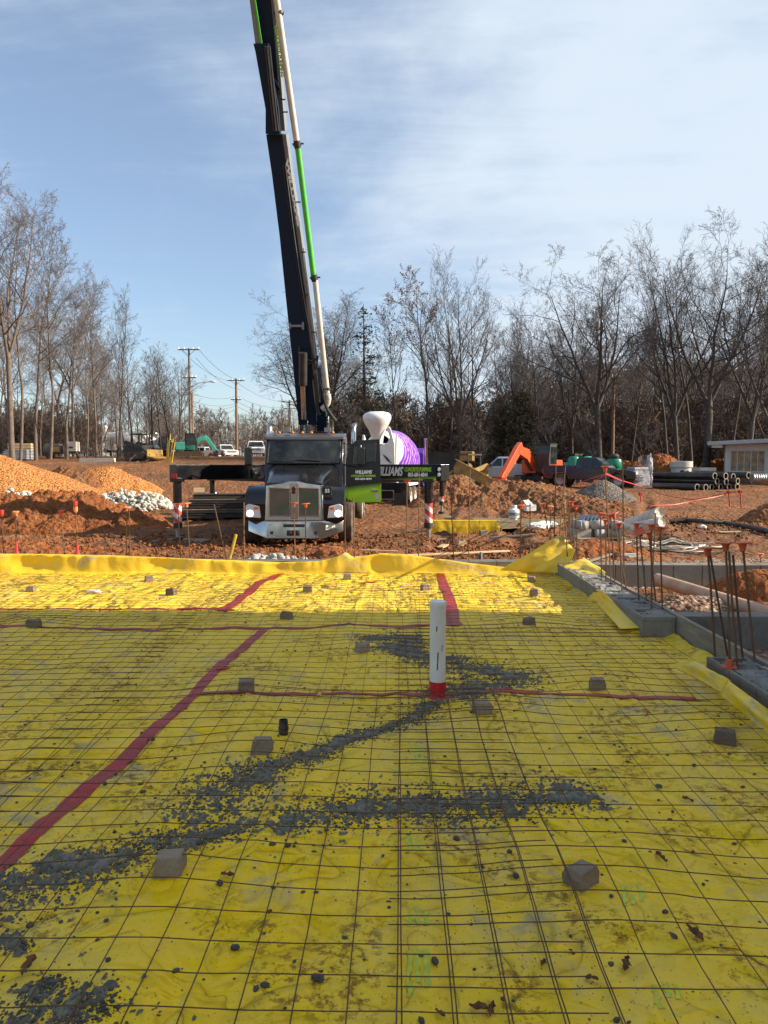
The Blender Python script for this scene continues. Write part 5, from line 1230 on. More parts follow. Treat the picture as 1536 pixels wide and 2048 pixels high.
# ================================================================ earth mounds
def mound(name, px, py, Y, rx, ry, m, label, cat='dirt pile', rough=.12, rz=0.0, prof=1.15, seed=0, group=None, n=110, fr=1.0):
    c = P(px, py, Y); top = c.z; g0 = Tz(c.x, Y); h = top - g0; u = np.linspace(-1.1, 1.1, n); X, Yy = np.meshgrid(u * rx, u * ry)
    rr = np.hypot(X / rx, Yy / ry); rr = rr * (1 + .22 * fbm(X * .5 / rx * 3 + seed, Yy * .5 / ry * 3, 3, seed))
    ca, sa = math.cos(rz), math.sin(rz); WX = c.x + X * ca - Yy * sa; WY = Y + X * sa + Yy * ca
    pr = np.clip(1 - rr, 0, 1); pr = 1 - (1 - pr) ** prof if prof > 1 else pr; pr = pr * (1 - .10 * np.exp(-(rr / .18) ** 2))
    N = fbm(WX * .9 * fr, WY * .9 * fr, 4, seed + 5, .6) * 1.0 + np.abs(fbm(WX * 3.5 * fr, WY * 3.5 * fr, 3, seed + 8, .6)) * .7
    Z = T(WX, WY, False) + h * pr + rough * N * np.clip(pr * 5, 0, 1) - .10 * (1 - np.clip(pr * 12, 0, 1)) - 0.02
    V = np.stack([WX - c.x, WY - Y, Z - g0], -1).reshape(-1, 3); F = gridfaces(n, n)
    keep = (rr.reshape(-1)[F].min(1) < 1.08); o = npmesh(name, V, F[keep], m, None, True); o.location = (c.x, Y, g0)
    return tag(o, label, cat, group)
D, DR, TN, GV = MT['dirt'], MT['dirtred'], MT['tan'], MT['gravel']
mound('gravel_pile', -70, 880, 31, 6.2, 4.6, TN, 'large tan gravel pile rising out of the left edge', 'gravel pile', .05, prof=1.0, seed=1, n=170, fr=2)
mound('gravel_pile', 205, 931, 36, 3.0, 2.4, TN, 'smaller tan gravel pile half hidden behind the large one', 'gravel pile', .10, prof=1.1, seed=2, n=120, fr=1.5)
mound('dirt_pile', 130, 934, 35, 2.6, 2.2, D, 'dark crumbly soil heap between the two tan gravel piles', rough=.35, seed=3)
mound('dirt_pile', 30, 985, 23.5, 5.2, 2.6, DR, 'rough orange-red clay heap in front of the tan gravel at left', rough=.40, seed=4, n=190)
mound('dirt_pile', 190, 1005, 24.5, 2.4, 1.2, DR, 'low lumpy clay heap below the white rocks', rough=.25, seed=5)
mound('dirt_pile', 230, 1052, 18.0, 1.6, .8, DR, 'low clay heap between the left-hand rebars', rough=.22, seed=6) if False else None
mound('dirt_pile', 20, 1072, 16.5, 3.0, 1.0, DR, 'broken clay clods right behind the yellow sheet at far left', rough=.25, seed=16)
mound('dirt_pile', 668, 1085, 15.6, 1.35, .7, DR, 'crumbly clay heap beside the right front tyre of the pump truck', rough=.20, seed=7)
mound('dirt_pile', 1025, 965, 33, 4.4, 2.6, D, 'broad brown dirt ridge in front of the orange excavator', rough=.30, prof=1.5, seed=8, n=170)
mound('dirt_pile', 1150, 992, 30, 2.4, 1.6, D, 'brown dirt heap left of the grey gravel pile', rough=.30, seed=28)
mound('dirt_pile', 912, 944, 39, 1.9, 1.5, D, 'pale dirt heap beside the rear outrigger leg', rough=.22, seed=9)
mound('gravel_pile', 1206, 955, 35.5, 1.75, 1.5, GV, 'grey gravel pile behind the tall capped rebar', 'gravel pile', .04, prof=1.0, seed=10, fr=2)
mound('dirt_pile', 1318, 904, 60, 4.0, 2.6, DR, 'red-orange dirt pile behind the round concrete chamber', rough=.40, seed=11)
mound('dirt_pile', 1255, 918, 61, 2.2, 1.8, DR, 'low red dirt pile behind the green tank', rough=.35, seed=12)
mound('dirt_pile', 1434, 914, 59, 2.0, 1.6, DR, 'red dirt pile against the corner of the pale house', rough=.35, seed=13)
mound('dirt_pile', 1562, 990, 26, 1.5, .9, D, 'smooth brown dirt heap cut by the right edge', rough=.12, seed=14)
mound('dirt_pile', 1190, 1072, 15.5, 1.3, .8, DR, 'sunlit orange clay spoil behind the right wall corner', rough=.12, seed=15)
mound('gravel_pile', 455, 912, 66, 2.6, 1.6, TN, 'small pale gravel heap below the white pickup', 'gravel pile', .06, prof=1.0, seed=17)
mound('dirt_pile', 392, 913, 64, 2.0, 1.4, D, 'little brown heap under the mint excavator', rough=.16, seed=18)
mound('dirt_pile', 1370, 1195, 8.35, .62, .5, MT['rgravel'], 'gravelly clay berm between the wall and the drain pipe', rough=.05, seed=19, fr=3)
mound('dirt_pile', 1500, 1145, 9.6, 1.2, .55, DR, 'red clay heap beyond the drain pipe', rough=.07, seed=20, fr=2)
# stones
def stones(name, px0, px1, pyb, Y, n, r0, r1, m, label, h=.35, dz=0, kind='stuff', spread=.9):
    rs = random.Random(n); mb = MB(); a = P(px0, pyb, Y).x; b = P(px1, pyb, Y).x
    for k in range(n):
        t = rs.random(); x = a + (b - a) * t; w = math.sin(math.pi * t) ** .5; y = Y + rs.uniform(-spread, spread) * w; r_ = rs.uniform(r0, r1) 
        z = Tz(x, y) + h * w * (1 - abs(y - Y) / (spread + .01)) * rs.random() ** .6 + r_ * .3 + dz
        q = Matrix.Rotation(rs.uniform(0, 3), 4, (rs.random(), rs.random(), rs.random())); v, f = ICO[0 if r1 < .05 else 1]
        sx, sy, sz = rs.uniform(.7, 1.3), rs.uniform(.6, 1.1), rs.uniform(.5, .9)
        mb.add([q @ Vector((p[0] * r_ * sx * rs.uniform(.8, 1.15), p[1] * r_ * sy, p[2] * r_ * sz)) + Vector((x, y, z)) for p in v], f)
    o = mb.build(name, m, None, fixn=False); return tag(o, label, None, None, kind)
stones('white_rocks', 186, 345, 1010, 29, 1100, .05, .11, MT['rock'], 'pile of broken white rock at the foot of the tan gravel', .8)
stones('white_rocks', 18, 55, 985, 27, 40, .05, .10, MT['rock'], 'few white stones on the tan gravel', .3, .75)
stones('stone_scraps', 488, 610, 1112, 13.2, 60, .04, .085, MT['cmuclean'], 'broken grey stone scraps behind the yellow edge in front of the truck', .16, .12, spread=.35)
stones('clay_clods', -100, 1100, 1080, 17.5, 2200, .012, .05, DR, 'loose clay clods on the muddy ground behind the sheet', .06, spread=4.0)
stones('clay_clods', 860, 1560, 1040, 24, 1100, .015, .055, D, 'loose dirt clods on the ground at right', .06, spread=5.0)
stones('gravel_stones', 1300, 1560, 1300, 6.0, 500, .008, .018, GV, 'loose stones in the gravel bed beside the near wall', .0, spread=.9)

# ================================================================ small things on the site
def tagged(mb, name, m, label, cat, loc, rz=0, group=None, bevel=0, smooth=False):
    o = mb.build(name, MT[m] if isinstance(m, str) else m, None, smooth, bevel, loc=loc); o.rotation_euler = (0, 0, rz); return tag(o, label, cat, group)
def root(name, px, Y, rz, label, cat, lift=0.0, group=None):
    x = P(px, 900, Y).x; return empty(name, (x, Y, Tz(x, Y) + lift), rz, label, cat, group)
# small draped yellow sheet further back, with muddy sheet behind, its shade painted in olive
def backsheet():
    a, b = P(858, 1050, 21.5), P(1000, 1050, 21.5); r = empty('yellow_sheet', ((a.x + b.x) / 2, 21.5, -.35), 0, 'small bright yellow sheet draped over a low wall behind the back edge', 'plastic sheet')
    w = (b.x - a.x) / 2; zt = P(900, 1041, 21.5).z + .35; vs = []; nx = 60
    for j, (y, z) in enumerate(((-.03, -.02), (-.02, zt * .5), (0, zt), (.02, zt + .006), (.22, zt))):
        for i in range(nx):
            u = i / (nx - 1); dip = .10 * math.exp(-((u - .22) / .06) ** 2) + .05 * math.exp(-((u - .12) / .04) ** 2)
            zz = z + (dip + .02 * float(fbm(u * 6, 0, 2, 3)) if j == 0 else 0) - (.0 if j else 0)
            vs.append((-w + 2 * w * u, y - (.03 * abs(float(fbm(u * 9, j * .3, 2, 5))) if j < 2 else 0), zz))
    o = npmesh('draped_sheet', vs, gridfaces(nx, 5), MT['sheetc'], r, False); so = o.modifiers.new('s', 'SOLIDIFY'); so.thickness = .002
    mb = MB(); mb.b2((-w + .05, .01, -.1), (w - .03, .20, zt - .006)); mb.build('low_wall', MT['cmu'], r)
    mm = mat('mud_and_shade_olive', (0.16, 0.13, 0.02), .5, c2=(0.20, 0.11, 0.045), vs=1.2, lo=.42, hi=.55, bump=.6, bs=4, bd=.05)  # olive is the yellow sheet's shade put into the colour; brown is mud
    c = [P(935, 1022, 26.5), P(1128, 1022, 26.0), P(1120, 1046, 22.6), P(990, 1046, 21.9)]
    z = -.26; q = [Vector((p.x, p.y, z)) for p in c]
    o = patch('mud_and_shade_sheet', [q[3], q[2], q[1], q[0]], None, mm, 30, 20, 0, .03, 3, thick=.004); tag(o, 'muddy yellow sheet, its shade painted olive, on the ground behind the small yellow one', 'plastic sheet')
backsheet()
# gas bottle
r = root('gas_bottle', 1029, 23.0, 0, 'round white and grey gas bottle standing on the muddy sheet', 'gas bottle', -.0)
r.location.z = P(1029, 1040, 23).z
mb = MB(); mb.lathe([(.12, 0), (.125, .03), (.10, .04), (.15, .07), (.165, .13), (.165, .24), (.15, .31), (.09, .35), (.04, .36), (.001, .36)], 22); b_ = mb.build('tank', MT['white'], r, True)
mb = MB(); mb.lathe([(.085, .345), (.09, .44), (.085, .445), (.08, .35)], 18); mb.cyl((0, 0, .35), (0, 0, .42), .025, 8); mb.build('collar', MT['white'], r, True)
mb = MB(); mb.lathe([(.1665, .14), (.1665, .23)], 22); mb.build('label_band', MT['bluepl'], b_, True)
mb = MB(); mb.b2((-.17, -.1, 0), (.17, .12, .20)); mb.add([(-.18, -.12, .2), (.05, -.15, .2), (0, .1, .36), (-.2, .1, .34)], [(0, 1, 2, 3)])
p = P(1060, 1022, 24.5); tagged(mb, 'broken_box', 'white', 'broken white box behind the gas bottle', 'box', (p.x, 24.5, p.z), .3, bevel=.01)
# crumpled white bags
for k, (px, py, w) in enumerate(((1072, 1052, .22), (1086, 1050, .25), (1100, 1048, .2))):
    p = P(px, py, 20.5 + .3 * k); mb = MB(); mb.ico((0, 0, 0), w, 2, (1.2, .8, .45), .35, random.Random(k)); tagged(mb, 'crumpled_bag', 'white', ['crumpled white bag on the ground, left of three', 'crumpled white bag on the ground, middle of three', 'crumpled white bag on the ground, right of three'][k], 'bag', (p.x, p.y, p.z), k, smooth=True)
# pallet of blocks
p = GT(1190, 1082); PY = p.y
r = empty('block_pallet', (p.x, PY, p.z), .10, 'wooden pallet carrying grey concrete blocks beside the far rebars', 'pallet')
mb = MB()
for x in (-.5, 0, .5): mb.box((x, 0, .05), (.09, 1.0, .09))
for k in range(6): mb.box((0, -.45 + k * .18, .105), (1.15, .11, .02))
for k in (-.45, 0, .45): mb.box((0, k, .008), (1.15, .1, .016))
o = mb.build('pallet_boards', MT['lumber'], r)
r = r
def hollow_block(loc, rz, label, mesh=[None], tilt=0):
    if mesh[0] is None:
        mb = MB(); 
        for s in (-1, 1): mb.box((0, s * .083, 0), (.39, .03, .19))
        for x in (-.18, 0, .18): mb.box((x, 0, 0), (.03, .14, .188))
        o = mb.build('concrete_block', MT['cmuclean'], None, bevel=.004); mesh[0] = o.data
    else: o = bpy.data.objects.new('concrete_block', mesh[0]); col.objects.link(o)
    o.location = loc; o.rotation_euler = (tilt, 0, rz); return tag(o, label, 'concrete block', 'concrete blocks on the pallet')
base = Vector(p)
nm = ['left', 'middle', 'right']
for lay in range(2):
    for i in range(3):
        for j in range(2):
            x = (i - 1) * .40; y = (j - .5) * .42
            d = Matrix.Rotation(.10, 3, 'Z') @ Vector((x, y, 0))
            hollow_block(base + d + Vector((0, 0, .215 + lay * .195)), .10 + (math.pi / 2 if (i + lay) % 2 else 0), '%s block of the %s, %s layer on the pallet' % (nm[i], 'front row' if j == 0 else 'back row', 'lower' if lay == 0 else 'upper'))
mb = MB()
for k in range(5): mb.box((k * .09 - .2, 0, .1), (.03, .36, .26), 0, Matrix.Rotation(.5, 4, 'Y'))
tagged(mb, 'dark_tiles', 'bluepl', 'dark flat slabs leaning in a row on top of the block pallet', 'slab', base + Vector((-.12, .12, .40)), .1)
# rolls
def roll(a, b, r_, label, Ya, Yb):
    A = P(*a, Ya); B = P(*b, Yb); mb = MB(); d = (B - A); n = 14
    mb.tube([A.lerp(B, k / n) for k in range(n + 1)], [r_ * (1 + .06 * math.sin(k * 2.1)) for k in range(n + 1)], 18)
    o = mb.build('netting_roll', MT['roll'], None, True)
    mb = MB(); q = d.to_track_quat('Z', 'Y').to_matrix().to_4x4(); q.translation = B; mb.lathe([(.001, -.02), (r_ * .5, .0), (r_ * .93, .03), (r_ * 1.03, .0), (r_, -.03)], 20, q); e = mb.build('roll_end', MT['roll'], o, True)
    return tag(o, label, 'roll', 'white netting rolls')
roll((1250, 1050), (1317, 1026), .125, 'upper long white netting roll lying across the others', 19.2, 17.8)
roll((1245, 1056), (1304, 1047), .10, 'lower left white netting roll', 18.8, 17.6)
roll((1268, 1060), (1322, 1045), .12, 'lower right white netting roll with its round end facing right', 18.0, 17.2)
for k, (a, b, Ya, Yb, w, lb) in enumerate((((706, 1106), (1018, 1090), 14.6, 16.6, .09, 'long pale plank lying behind the yellow edge right of the truck'), ((722, 1097), (796, 1096), 15.8, 15.8, .07, 'short pale plank lying right of the front tyre'),
        ((980, 1064), (1070, 1062), 19.6, 19.8, .1, 'grey form plank on the ground beyond the long pale plank'), ((1165, 1104), (1300, 1062), 13, 19, .06, 'thin plank lying right of the clay spoil') , ((880, 1078), (892, 1074), 18, 18.3, .16, 'short thick offcut near the right outrigger pad'))):
    A, B = P(*a, Ya), P(*b, Yb); A.z = Tz(A.x, A.y) + .06; B.z = Tz(B.x, B.y) + .06; d = B - A; fr = frame(A.lerp(B, .5), d, (0, 0, 1)); 
    mb = MB(fr); mb.box((0, 0, 0), (d.length, .035, w)); tagged(mb, 'plank', 'lumber' if k in (0, 1, 4) else 'oldwood', lb, 'plank', (0, 0, 0), bevel=.004)
for k, (px, py, Y, s) in enumerate(((967, 1066, 19.3, .2), (921, 1087, 17, .14), (928, 1084, 17.2, .1))):
    p = P(px, py, Y); mb = MB(); mb.box((0, 0, 0), (s, .12, s * .7), .3, Matrix.Rotation(.3 * k, 4, 'Y')); tagged(mb, 'timber_offcut', 'form' if k == 0 else 'lumber', ['square grey timber offcut on the mud', 'pale tilted timber offcut beside the tall bare rebar', 'small pale timber chip beside the tilted offcut'][k], 'offcut', (p.x, p.y, p.z), bevel=.005)
mb = MB(); a, b = P(957, 1125, 11.9), P(1062, 1118, 12.0); mb.tube([P(957, 1106, 11.9), P(957, 1128, 11.9)], .02, 6); mb.tube([P(962, 1106, 11.9), P(962, 1128, 11.9)], .02, 6)
tagged(mb, 'steel_stakes', 'steel', 'pair of short steel stakes behind the back wall', 'stake', (0, 0, 0))
mb = MB(); mb.tube([P(962, 1122, 12.0), P(1080, 1124, 12.0), P(1150, 1124, 12.1)], .03, 8); tagged(mb, 'steel_pipe', 'steel', 'grey steel pipe lying along the back wall', 'pipe', (0, 0, 0), smooth=True)
# stack of old forms left of the truck
p = GT(455, 1024); FY = 26.0
r = root('form_stack', 452, FY, R(14), 'stack of dark weathered form panels under the left outrigger', 'panel stack')
for k in range(5):
    mb = MB(); w = 3.3 - .12 * k; mb.box((.08 * k, .05 * (k % 2), .09 + .165 * k), (w, 1.0, .12)); mb.box((.08 * k, -.5, .09 + .165 * k + .055), (w, .05, .035)); mb.build('form_panel', MT['oldwood' if k % 2 else 'satin'], r, bevel=.01)
mb = MB(); mb.box((-.9, -.45, .96), (.35, .2, .14)); mb.build('timber_block', MT['lumber'], r)
# cables, hose
rs = random.Random(5)
for k in range(9):
    cx, cy = GT(1300 + rs.uniform(-40, 70), 1098 + rs.uniform(-8, 8)).xy; mb = MB(); pts = []
    a0 = rs.uniform(0, 6); rx_, ry_ = rs.uniform(.35, 1.1), rs.uniform(.3, .8)
    for j in range(30):
        a = a0 + j * (.21 if k < 5 else .3); x = cx + rx_ * math.cos(a) * (1 + .1 * math.sin(a * 3)); y = cy + ry_ * math.sin(a); pts.append((x, y, Tz(x, y) + .05 + .02 * math.sin(j)))
    mb.tube(pts, .014, 5); tagged(mb, 'cable_coil', 'cable' if k % 3 else 'cabled', 'loose loops of %s cable tangled on the gravel behind the cross wall' % ('pale' if k % 3 else 'black'), 'cable', (0, 0, 0), group='tangled cable loops', smooth=True)
mb = MB(); pts = []
for a, b in ((1340, 1048), (1375, 1047), (1410, 1048), (1450, 1051), (1490, 1057), (1530, 1067), (1560, 1076)):
    q = GT(a, b); pts.append((q.x, q.y, q.z + .07))
mb.tube(pts, .075, 10); tagged(mb, 'drain_hose', 'hose', 'long black hose curving over the ground at right', 'hose', (0, 0, 0), smooth=True)
p = GT(1462, 1066); mb = MB(); mb.box((0, 0, .03), (.7, .16, .03), .1); tagged(mb, 'board', 'lumber', 'short pale board lying on gravel beyond the cables', 'board', p)
p = GT(1405, 1058); mb = MB(); mb.ico((0, 0, .05), .09, 1, (1.3, .8, .7), .4); tagged(mb, 'crumpled_bag', 'white', 'small white crumpled scrap near the black hose', 'bag', p)
# barrier tape and its posts
def ribbon(pts, w, label, m='redtape', lift=0):
    vs = []
    for i, p in enumerate(pts): 
        p = Vector(p); vs += [p + Vector((0, .01 * (i % 2), w / 2)), p - Vector((0, .01 * (i % 2), w / 2))]
    o = npmesh('barrier_tape', vs, [(2 * i, 2 * i + 1, 2 * i + 3, 2 * i + 2) for i in range(len(pts) - 1)], MT[m], None, False); s = o.modifiers.new('s', 'SOLIDIFY'); s.thickness = .004
    return tag(o, label, 'barrier tape', 'red barrier tape')
ribbon([P(1299, 977, 37), P(1325, 989, 36), P(1352, 995, 35), P(1385, 999, 34), P(1420, 994, 33), P(1457, 985, 32.5), P(1480, 981, 32)], .028, 'sagging red barrier tape tied to the two posts at right')
ribbon([P(1300, 1012, 30), P(1350, 1009, 30.5), P(1390, 1001, 31.5), P(1430, 994, 32.2), P(1457, 987, 32.6)], .028, 'lower red barrier tape running to the left from the posts')
ribbon([P(1152, 967, 28), P(1180, 958, 24), P(1210, 948, 10.3)], .018, 'red barrier tape running left from the very tall capped rebar'); ribbon([P(1160, 978, 28), P(1190, 962, 24), P(1210, 950, 10.3)], .016, 'second red barrier tape running left below the first one')
ribbon([P(1212, 947, 10.3), P(1240, 960, 24), P(1285, 973, 36)], .03, 'red barrier tape running right from the very tall capped rebar')
for k, (px, py, pb) in enumerate(((1457, 981, 1016), (1480, 980, 1014), (1280, 985, 998), (1230, 1000, 1020))):
    Y = (32.5, 32, 35, 30)[k]; mb = MB(); a, b = P(px, py, Y), P(px + 3, pb, Y); b.z = Tz(b.x, Y) - .05; mb.tube([b, a], .028, 6); mb.box(a + Vector((0, 0, -.08)), (.16, .02, .12)); tagged(mb, 'marker_post', 'redtape', ['left red tape post in the mud at right', 'right red tape post in the mud at right', 'short red marker stake by the foot of the grey gravel', 'thin red marker stake before the grey gravel pile'][k], 'post', (0, 0, 0))
# black pipes
ends = [(1430, 952), (1452, 952), (1467, 953.5), (1497.5, 950.5), (1476, 962.5), (1435, 963), (1453, 963.6), (1394.5, 974.5), (1412, 975), (1424, 974.5), (1442, 974), (1459, 974), (1475, 973)]
pn = ['top left end', 'top second from left', 'top third from left', 'highest and farthest right', 'middle row right end', 'middle row left end', 'middle row centre', 'bottom row leftmost end', 'bottom row second from left', 'bottom row third from left', 'bottom row fourth from left', 'bottom row second from right', 'bottom row rightmost end']
for k, (a, b) in enumerate(ends):
    Y0 = 44.5 - (.5 if k in (7, 8) else 0) + (1.0 if k in (2, 3) else 0); A = P(a, b, Y0); L = 5.6; d = Vector((-.52, .85, 0)) * L
    if k == 4: d = Vector((-.62, .78, .02)) * 5
    r0 = .19; q = d.to_track_quat('Z', 'Y').to_matrix().to_4x4(); q.translation = A
    mb = MB(); mb.lathe([(r0, .02), (r0, L), (r0 - .025, L), (r0 - .025, .02)], 22, q); o = mb.build('drain_pipe', MT['hdpe'], None, True)
    mb = MB(); mb.lathe([(r0 - .027, .05), (r0 - .027, -.004), (r0 + .003, -.004), (r0 + .003, .05)], 22, q); mb.build('pipe_rim', MT['hdperim'], o, True)
    tag(o, 'black drain pipe in the stack, ' + pn[k], 'pipe', 'stacked black drain pipes')
mb = MB(); A = P(1503, 957, 42.5)
mb.tube([A + Vector((k * .06, 0, 0)) for k in range(26)], [.27 + .03 * (k % 2) for k in range(26)], 18); tagged(mb, 'corrugated_pipe', 'steel', 'grey corrugated pipe right of the black pipe stack', 'pipe', (0, 0, 0), smooth=True)
# manhole chamber, slabs
r = root('concrete_chamber', 1363, 50, .2, 'round pale concrete chamber with two holes beside the black pipes', 'concrete chamber')
mb = MB(); mb.lathe([(.62, 0), (.62, 1.05), (.70, 1.07), (.70, 1.45), (.55, 1.46), (.55, 1.1), (.50, 0)], 30); c_ = mb.build('chamber_ring', MT['precast'], r, True)
for a in (-2.0, -1.45):
    mb = MB(Matrix.Rotation(a, 4, 'Z') @ Matrix.Translation((.625, 0, .75)) @ Matrix.Rotation(R(90), 4, 'Y')); mb.lathe([(.001, .004), (.13, .004), (.14, 0)], 16); mb.build('pipe_opening', MT['satin'], c_)
r = root('concrete_slabs', 1405, 52, .15, 'flat pale concrete lids stacked right of the round chamber', 'concrete lids')
for k in range(3):
    mb = MB(); mb.box((.05 * k, 0, .35 + .26 * k), (1.35 - .1 * k, 1.2, .22)); mb.build('concrete_lid', MT['precast'], r, bevel=.015)
# wrapped pallet and green tanks
r = root('wrapped_pallet', 1277, 46, .2, 'pallet of goods in shiny torn plastic wrap beside the black pickup', 'wrapped pallet')
mb = MB(); mb.loft([[(a * s, b * s, z) for a, b in ((-.5, -.5), (.5, -.5), (.55, .5), (-.5, .5))] for s, z in ((1, .1), (1.04, .5), (.95, .9), (1.02, 1.15), (.9, 1.2))]); mb.build('wrapped_load', MT['wrap'], r, bevel=.05)
mb = MB()
for k in range(6): mb.tube([(-.2 + .08 * k, -.3, 1.2), (-.12 + .09 * k, -.25, 1.75 + .08 * math.sin(k))], .018, 5)
mb.build('frame_rods', MT['steel'], r)
mb = MB(); mb.ico((.55, -.3, 1.3), .30, 2, (.6, .7, 2.2), .4); mb.ico((.62, -.35, .6), .22, 2, (.5, .7, 2.2), .4, random.Random(4)); mb.build('loose_wrap', MT['wrap'], r, True)
mb = MB(); mb.box((.0, 0, .05), (1.2, 1.2, .10)); mb.build('pallet_base', MT['oldwood'], r)
r = root('green_tank', 1229, 50, 0, 'shiny dark green tank with a black cap behind the black pickup', 'tank')
mb = MB(); mb.lathe([(.25, .75), (.45, .9), (.50, 1.1), (.50, 1.45), (.42, 1.58), (.001, 1.62)], 22); mb.build('tank_shell', MT['green'], r, True)
mb = MB(); mb.lathe([(.30, 1.60), (.33, 1.75), (.2, 1.9), (.001, 1.92)], 16); mb.build('tank_cap', MT['satin'], r, True)
mb = MB(); mb.box((0, 0, .35), (.7, .7, .8)); mb.build('tank_stand', MT['satin'], r)
for k, (px, w, lb) in enumerate(((1148, .42, 'dark green tank left behind the black pickup cab'), (1176, .32, 'small pale green tank right behind the black pickup cab'))):
    r = root('green_tank', px, 51.5 + k, 0, lb, 'tank'); mb = MB(); mb.lathe([(w, .5), (w, 1.55 + .1 * k), (w * .7, 1.75), (.001, 1.78)], 18); mb.build('tank_shell', MT['green' if k == 0 else 'mint'], r, True); mb = MB(); mb.box((.0, 0, .3), (.7, .6, .6)); mb.box((.35, -.1, 1.2), (.05, .05, 1.6)); mb.build('tank_stand', MT['satin'], r)

# ================================================================ vehicles at distance
def pickup(px, Y, rz, label, paint, name='pickup_truck', lift=0.0):
    r = root(name, px, Y, rz, label, 'pickup truck', lift); pm = MT[paint]
    pg = [(-2.75, .55), (-2.8, .95), (-2.75, 1.12), (-.75, 1.12), (1.0, 1.12), (2.4, 1.02), (2.72, .9), (2.78, .55), (2.3, .5)]
    for k in range(7): a = math.pi * k / 6; pg.append((1.75 + .47 * math.cos(a), .45 + .47 * math.sin(a)))
    for k in range(7): a = math.pi * k / 6; pg.append((-1.7 + .47 * math.cos(a), .45 + .47 * math.sin(a)))
    mb = MB(); mb.prism(pg, -.95, .95, 'y'); body = mb.build('body', pm, r, bevel=.04)
    # bed: dark liner with raised sides
    mb = MB(); mb.b2((-2.7, -.80, 1.10), (-.85, .80, 1.135)); mb.build('bed_liner', MT['satin'], body)
    mb = MB()
    for s in (-1, 1): mb.b2((-2.78, s * .88 - .06, 1.1), (-.78, s * .88 + .06, 1.30))
    mb.b2((-2.8, -.9, 1.1), (-2.7, .9, 1.30)); mb.build('bed_rail', pm, body, bevel=.015)
    mb = MB(); mb.loft([[(-.80, -.92, 1.10), (1.15, -.92, 1.10), (1.15, .92, 1.10), (-.80, .92, 1.10)], [(-.72, -.78, 1.70), (.45, -.78, 1.72), (.45, .78, 1.72), (-.72, .78, 1.70)], [(-.62, -.70, 1.77), (.35, -.70, 1.78), (.35, .70, 1.78), (-.62, .70, 1.77)]]); mb.build('cab_top', pm, body, bevel=.02)
    gl = MB()
    for s in (-1, 1):
        for x0, x1, x2, x3 in ((-.62, .05, .05, -.58), (.14, .92, .42, .14)):
            gl.add([(x0, s * .915, 1.17), (x1, s * .915, 1.17), (x2, s * .795, 1.66), (x3, s * .795, 1.66)], [(0, 1, 2, 3) if s > 0 else (3, 2, 1, 0)])
    gl.add([(1.145, -.82, 1.16), (1.145, .82, 1.16), (.50, .70, 1.68), (.50, -.70, 1.68)], [(0, 1, 2, 3)]); gl.add([(-.81, -.75, 1.18), (-.81, .75, 1.18), (-.745, .68, 1.66), (-.745, -.68, 1.66)], [(3, 2, 1, 0)])
    gl.build('window_glass', MT['glass'], body, fixn=False)
    for lo, hi in (((2.70, -.9, .42), (2.86, .9, .68)), ((-2.88, -.9, .42), (-2.76, .9, .62))): mb = MB(); mb.b2(lo, hi); mb.build('bumper', CH if paint != 'white' else MT['white'], body, bevel=.03)
    mb = MB(); mb.b2((2.70, -.55, .72), (2.79, .55, .95)); mb.build('grille', MT['steel'], body, bevel=.01)
    for s in (-1, 1):
        mb = MB(); mb.b2((2.62, s * .76 - .14, .76), (2.78, s * .76 + .14, .96)); mb.build('headlight', MT['lampw'], body, bevel=.02)
        mb = MB(); mb.b2((-2.83, s * .84 - .08, .8), (-2.76, s * .84 + .08, 1.1)); mb.build('tail_light', MT['red'], body)
        mb = MB(); mb.b2((.75, s * 1.06 - .1, 1.14), (.9, s * 1.06 + .1, 1.32)); mb.build('side_mirror', MT['satin'], body, bevel=.02)
    for x in (-1.7, 1.75):
        for s in (-1, 1):
            t = MB(); M = Matrix.Translation((x, s * .84, .39)) @ Matrix.Rotation(R(90), 4, 'X'); t.lathe([(.24, -.12), (.36, -.12), (.39, -.08), (.39, .08), (.36, .12), (.24, .12)], 20, M); tt = t.build('tyre', MT['rubber'], r, True)
            t = MB(); t.lathe([(.001, -s * .10 * 1), (.20, -s * .10), (.245, -s * .12)], 16, M); t.build('rim', MT['steel'], tt, True)
    return r
pickup(1186, 46.5, R(-30), 'black pickup truck with chrome bumper parked behind the grey gravel', 'darkcar')
pickup(1010, 51, R(168), 'silver pickup truck behind the orange excavator arm', 'silver')
pickup(450, 100, R(-60), 'white pickup truck in the distance left of the pump truck', 'white')
pickup(300, 92, R(-10), 'dark pickup truck behind the skid loader and white mixer', 'darkcar')
pickup(512, 84, R(-80), 'white work truck partly hidden behind the left mirror of the pump truck', 'white')
pickup(405, 112, R(170), 'white pickup truck behind the mint excavator', 'white')
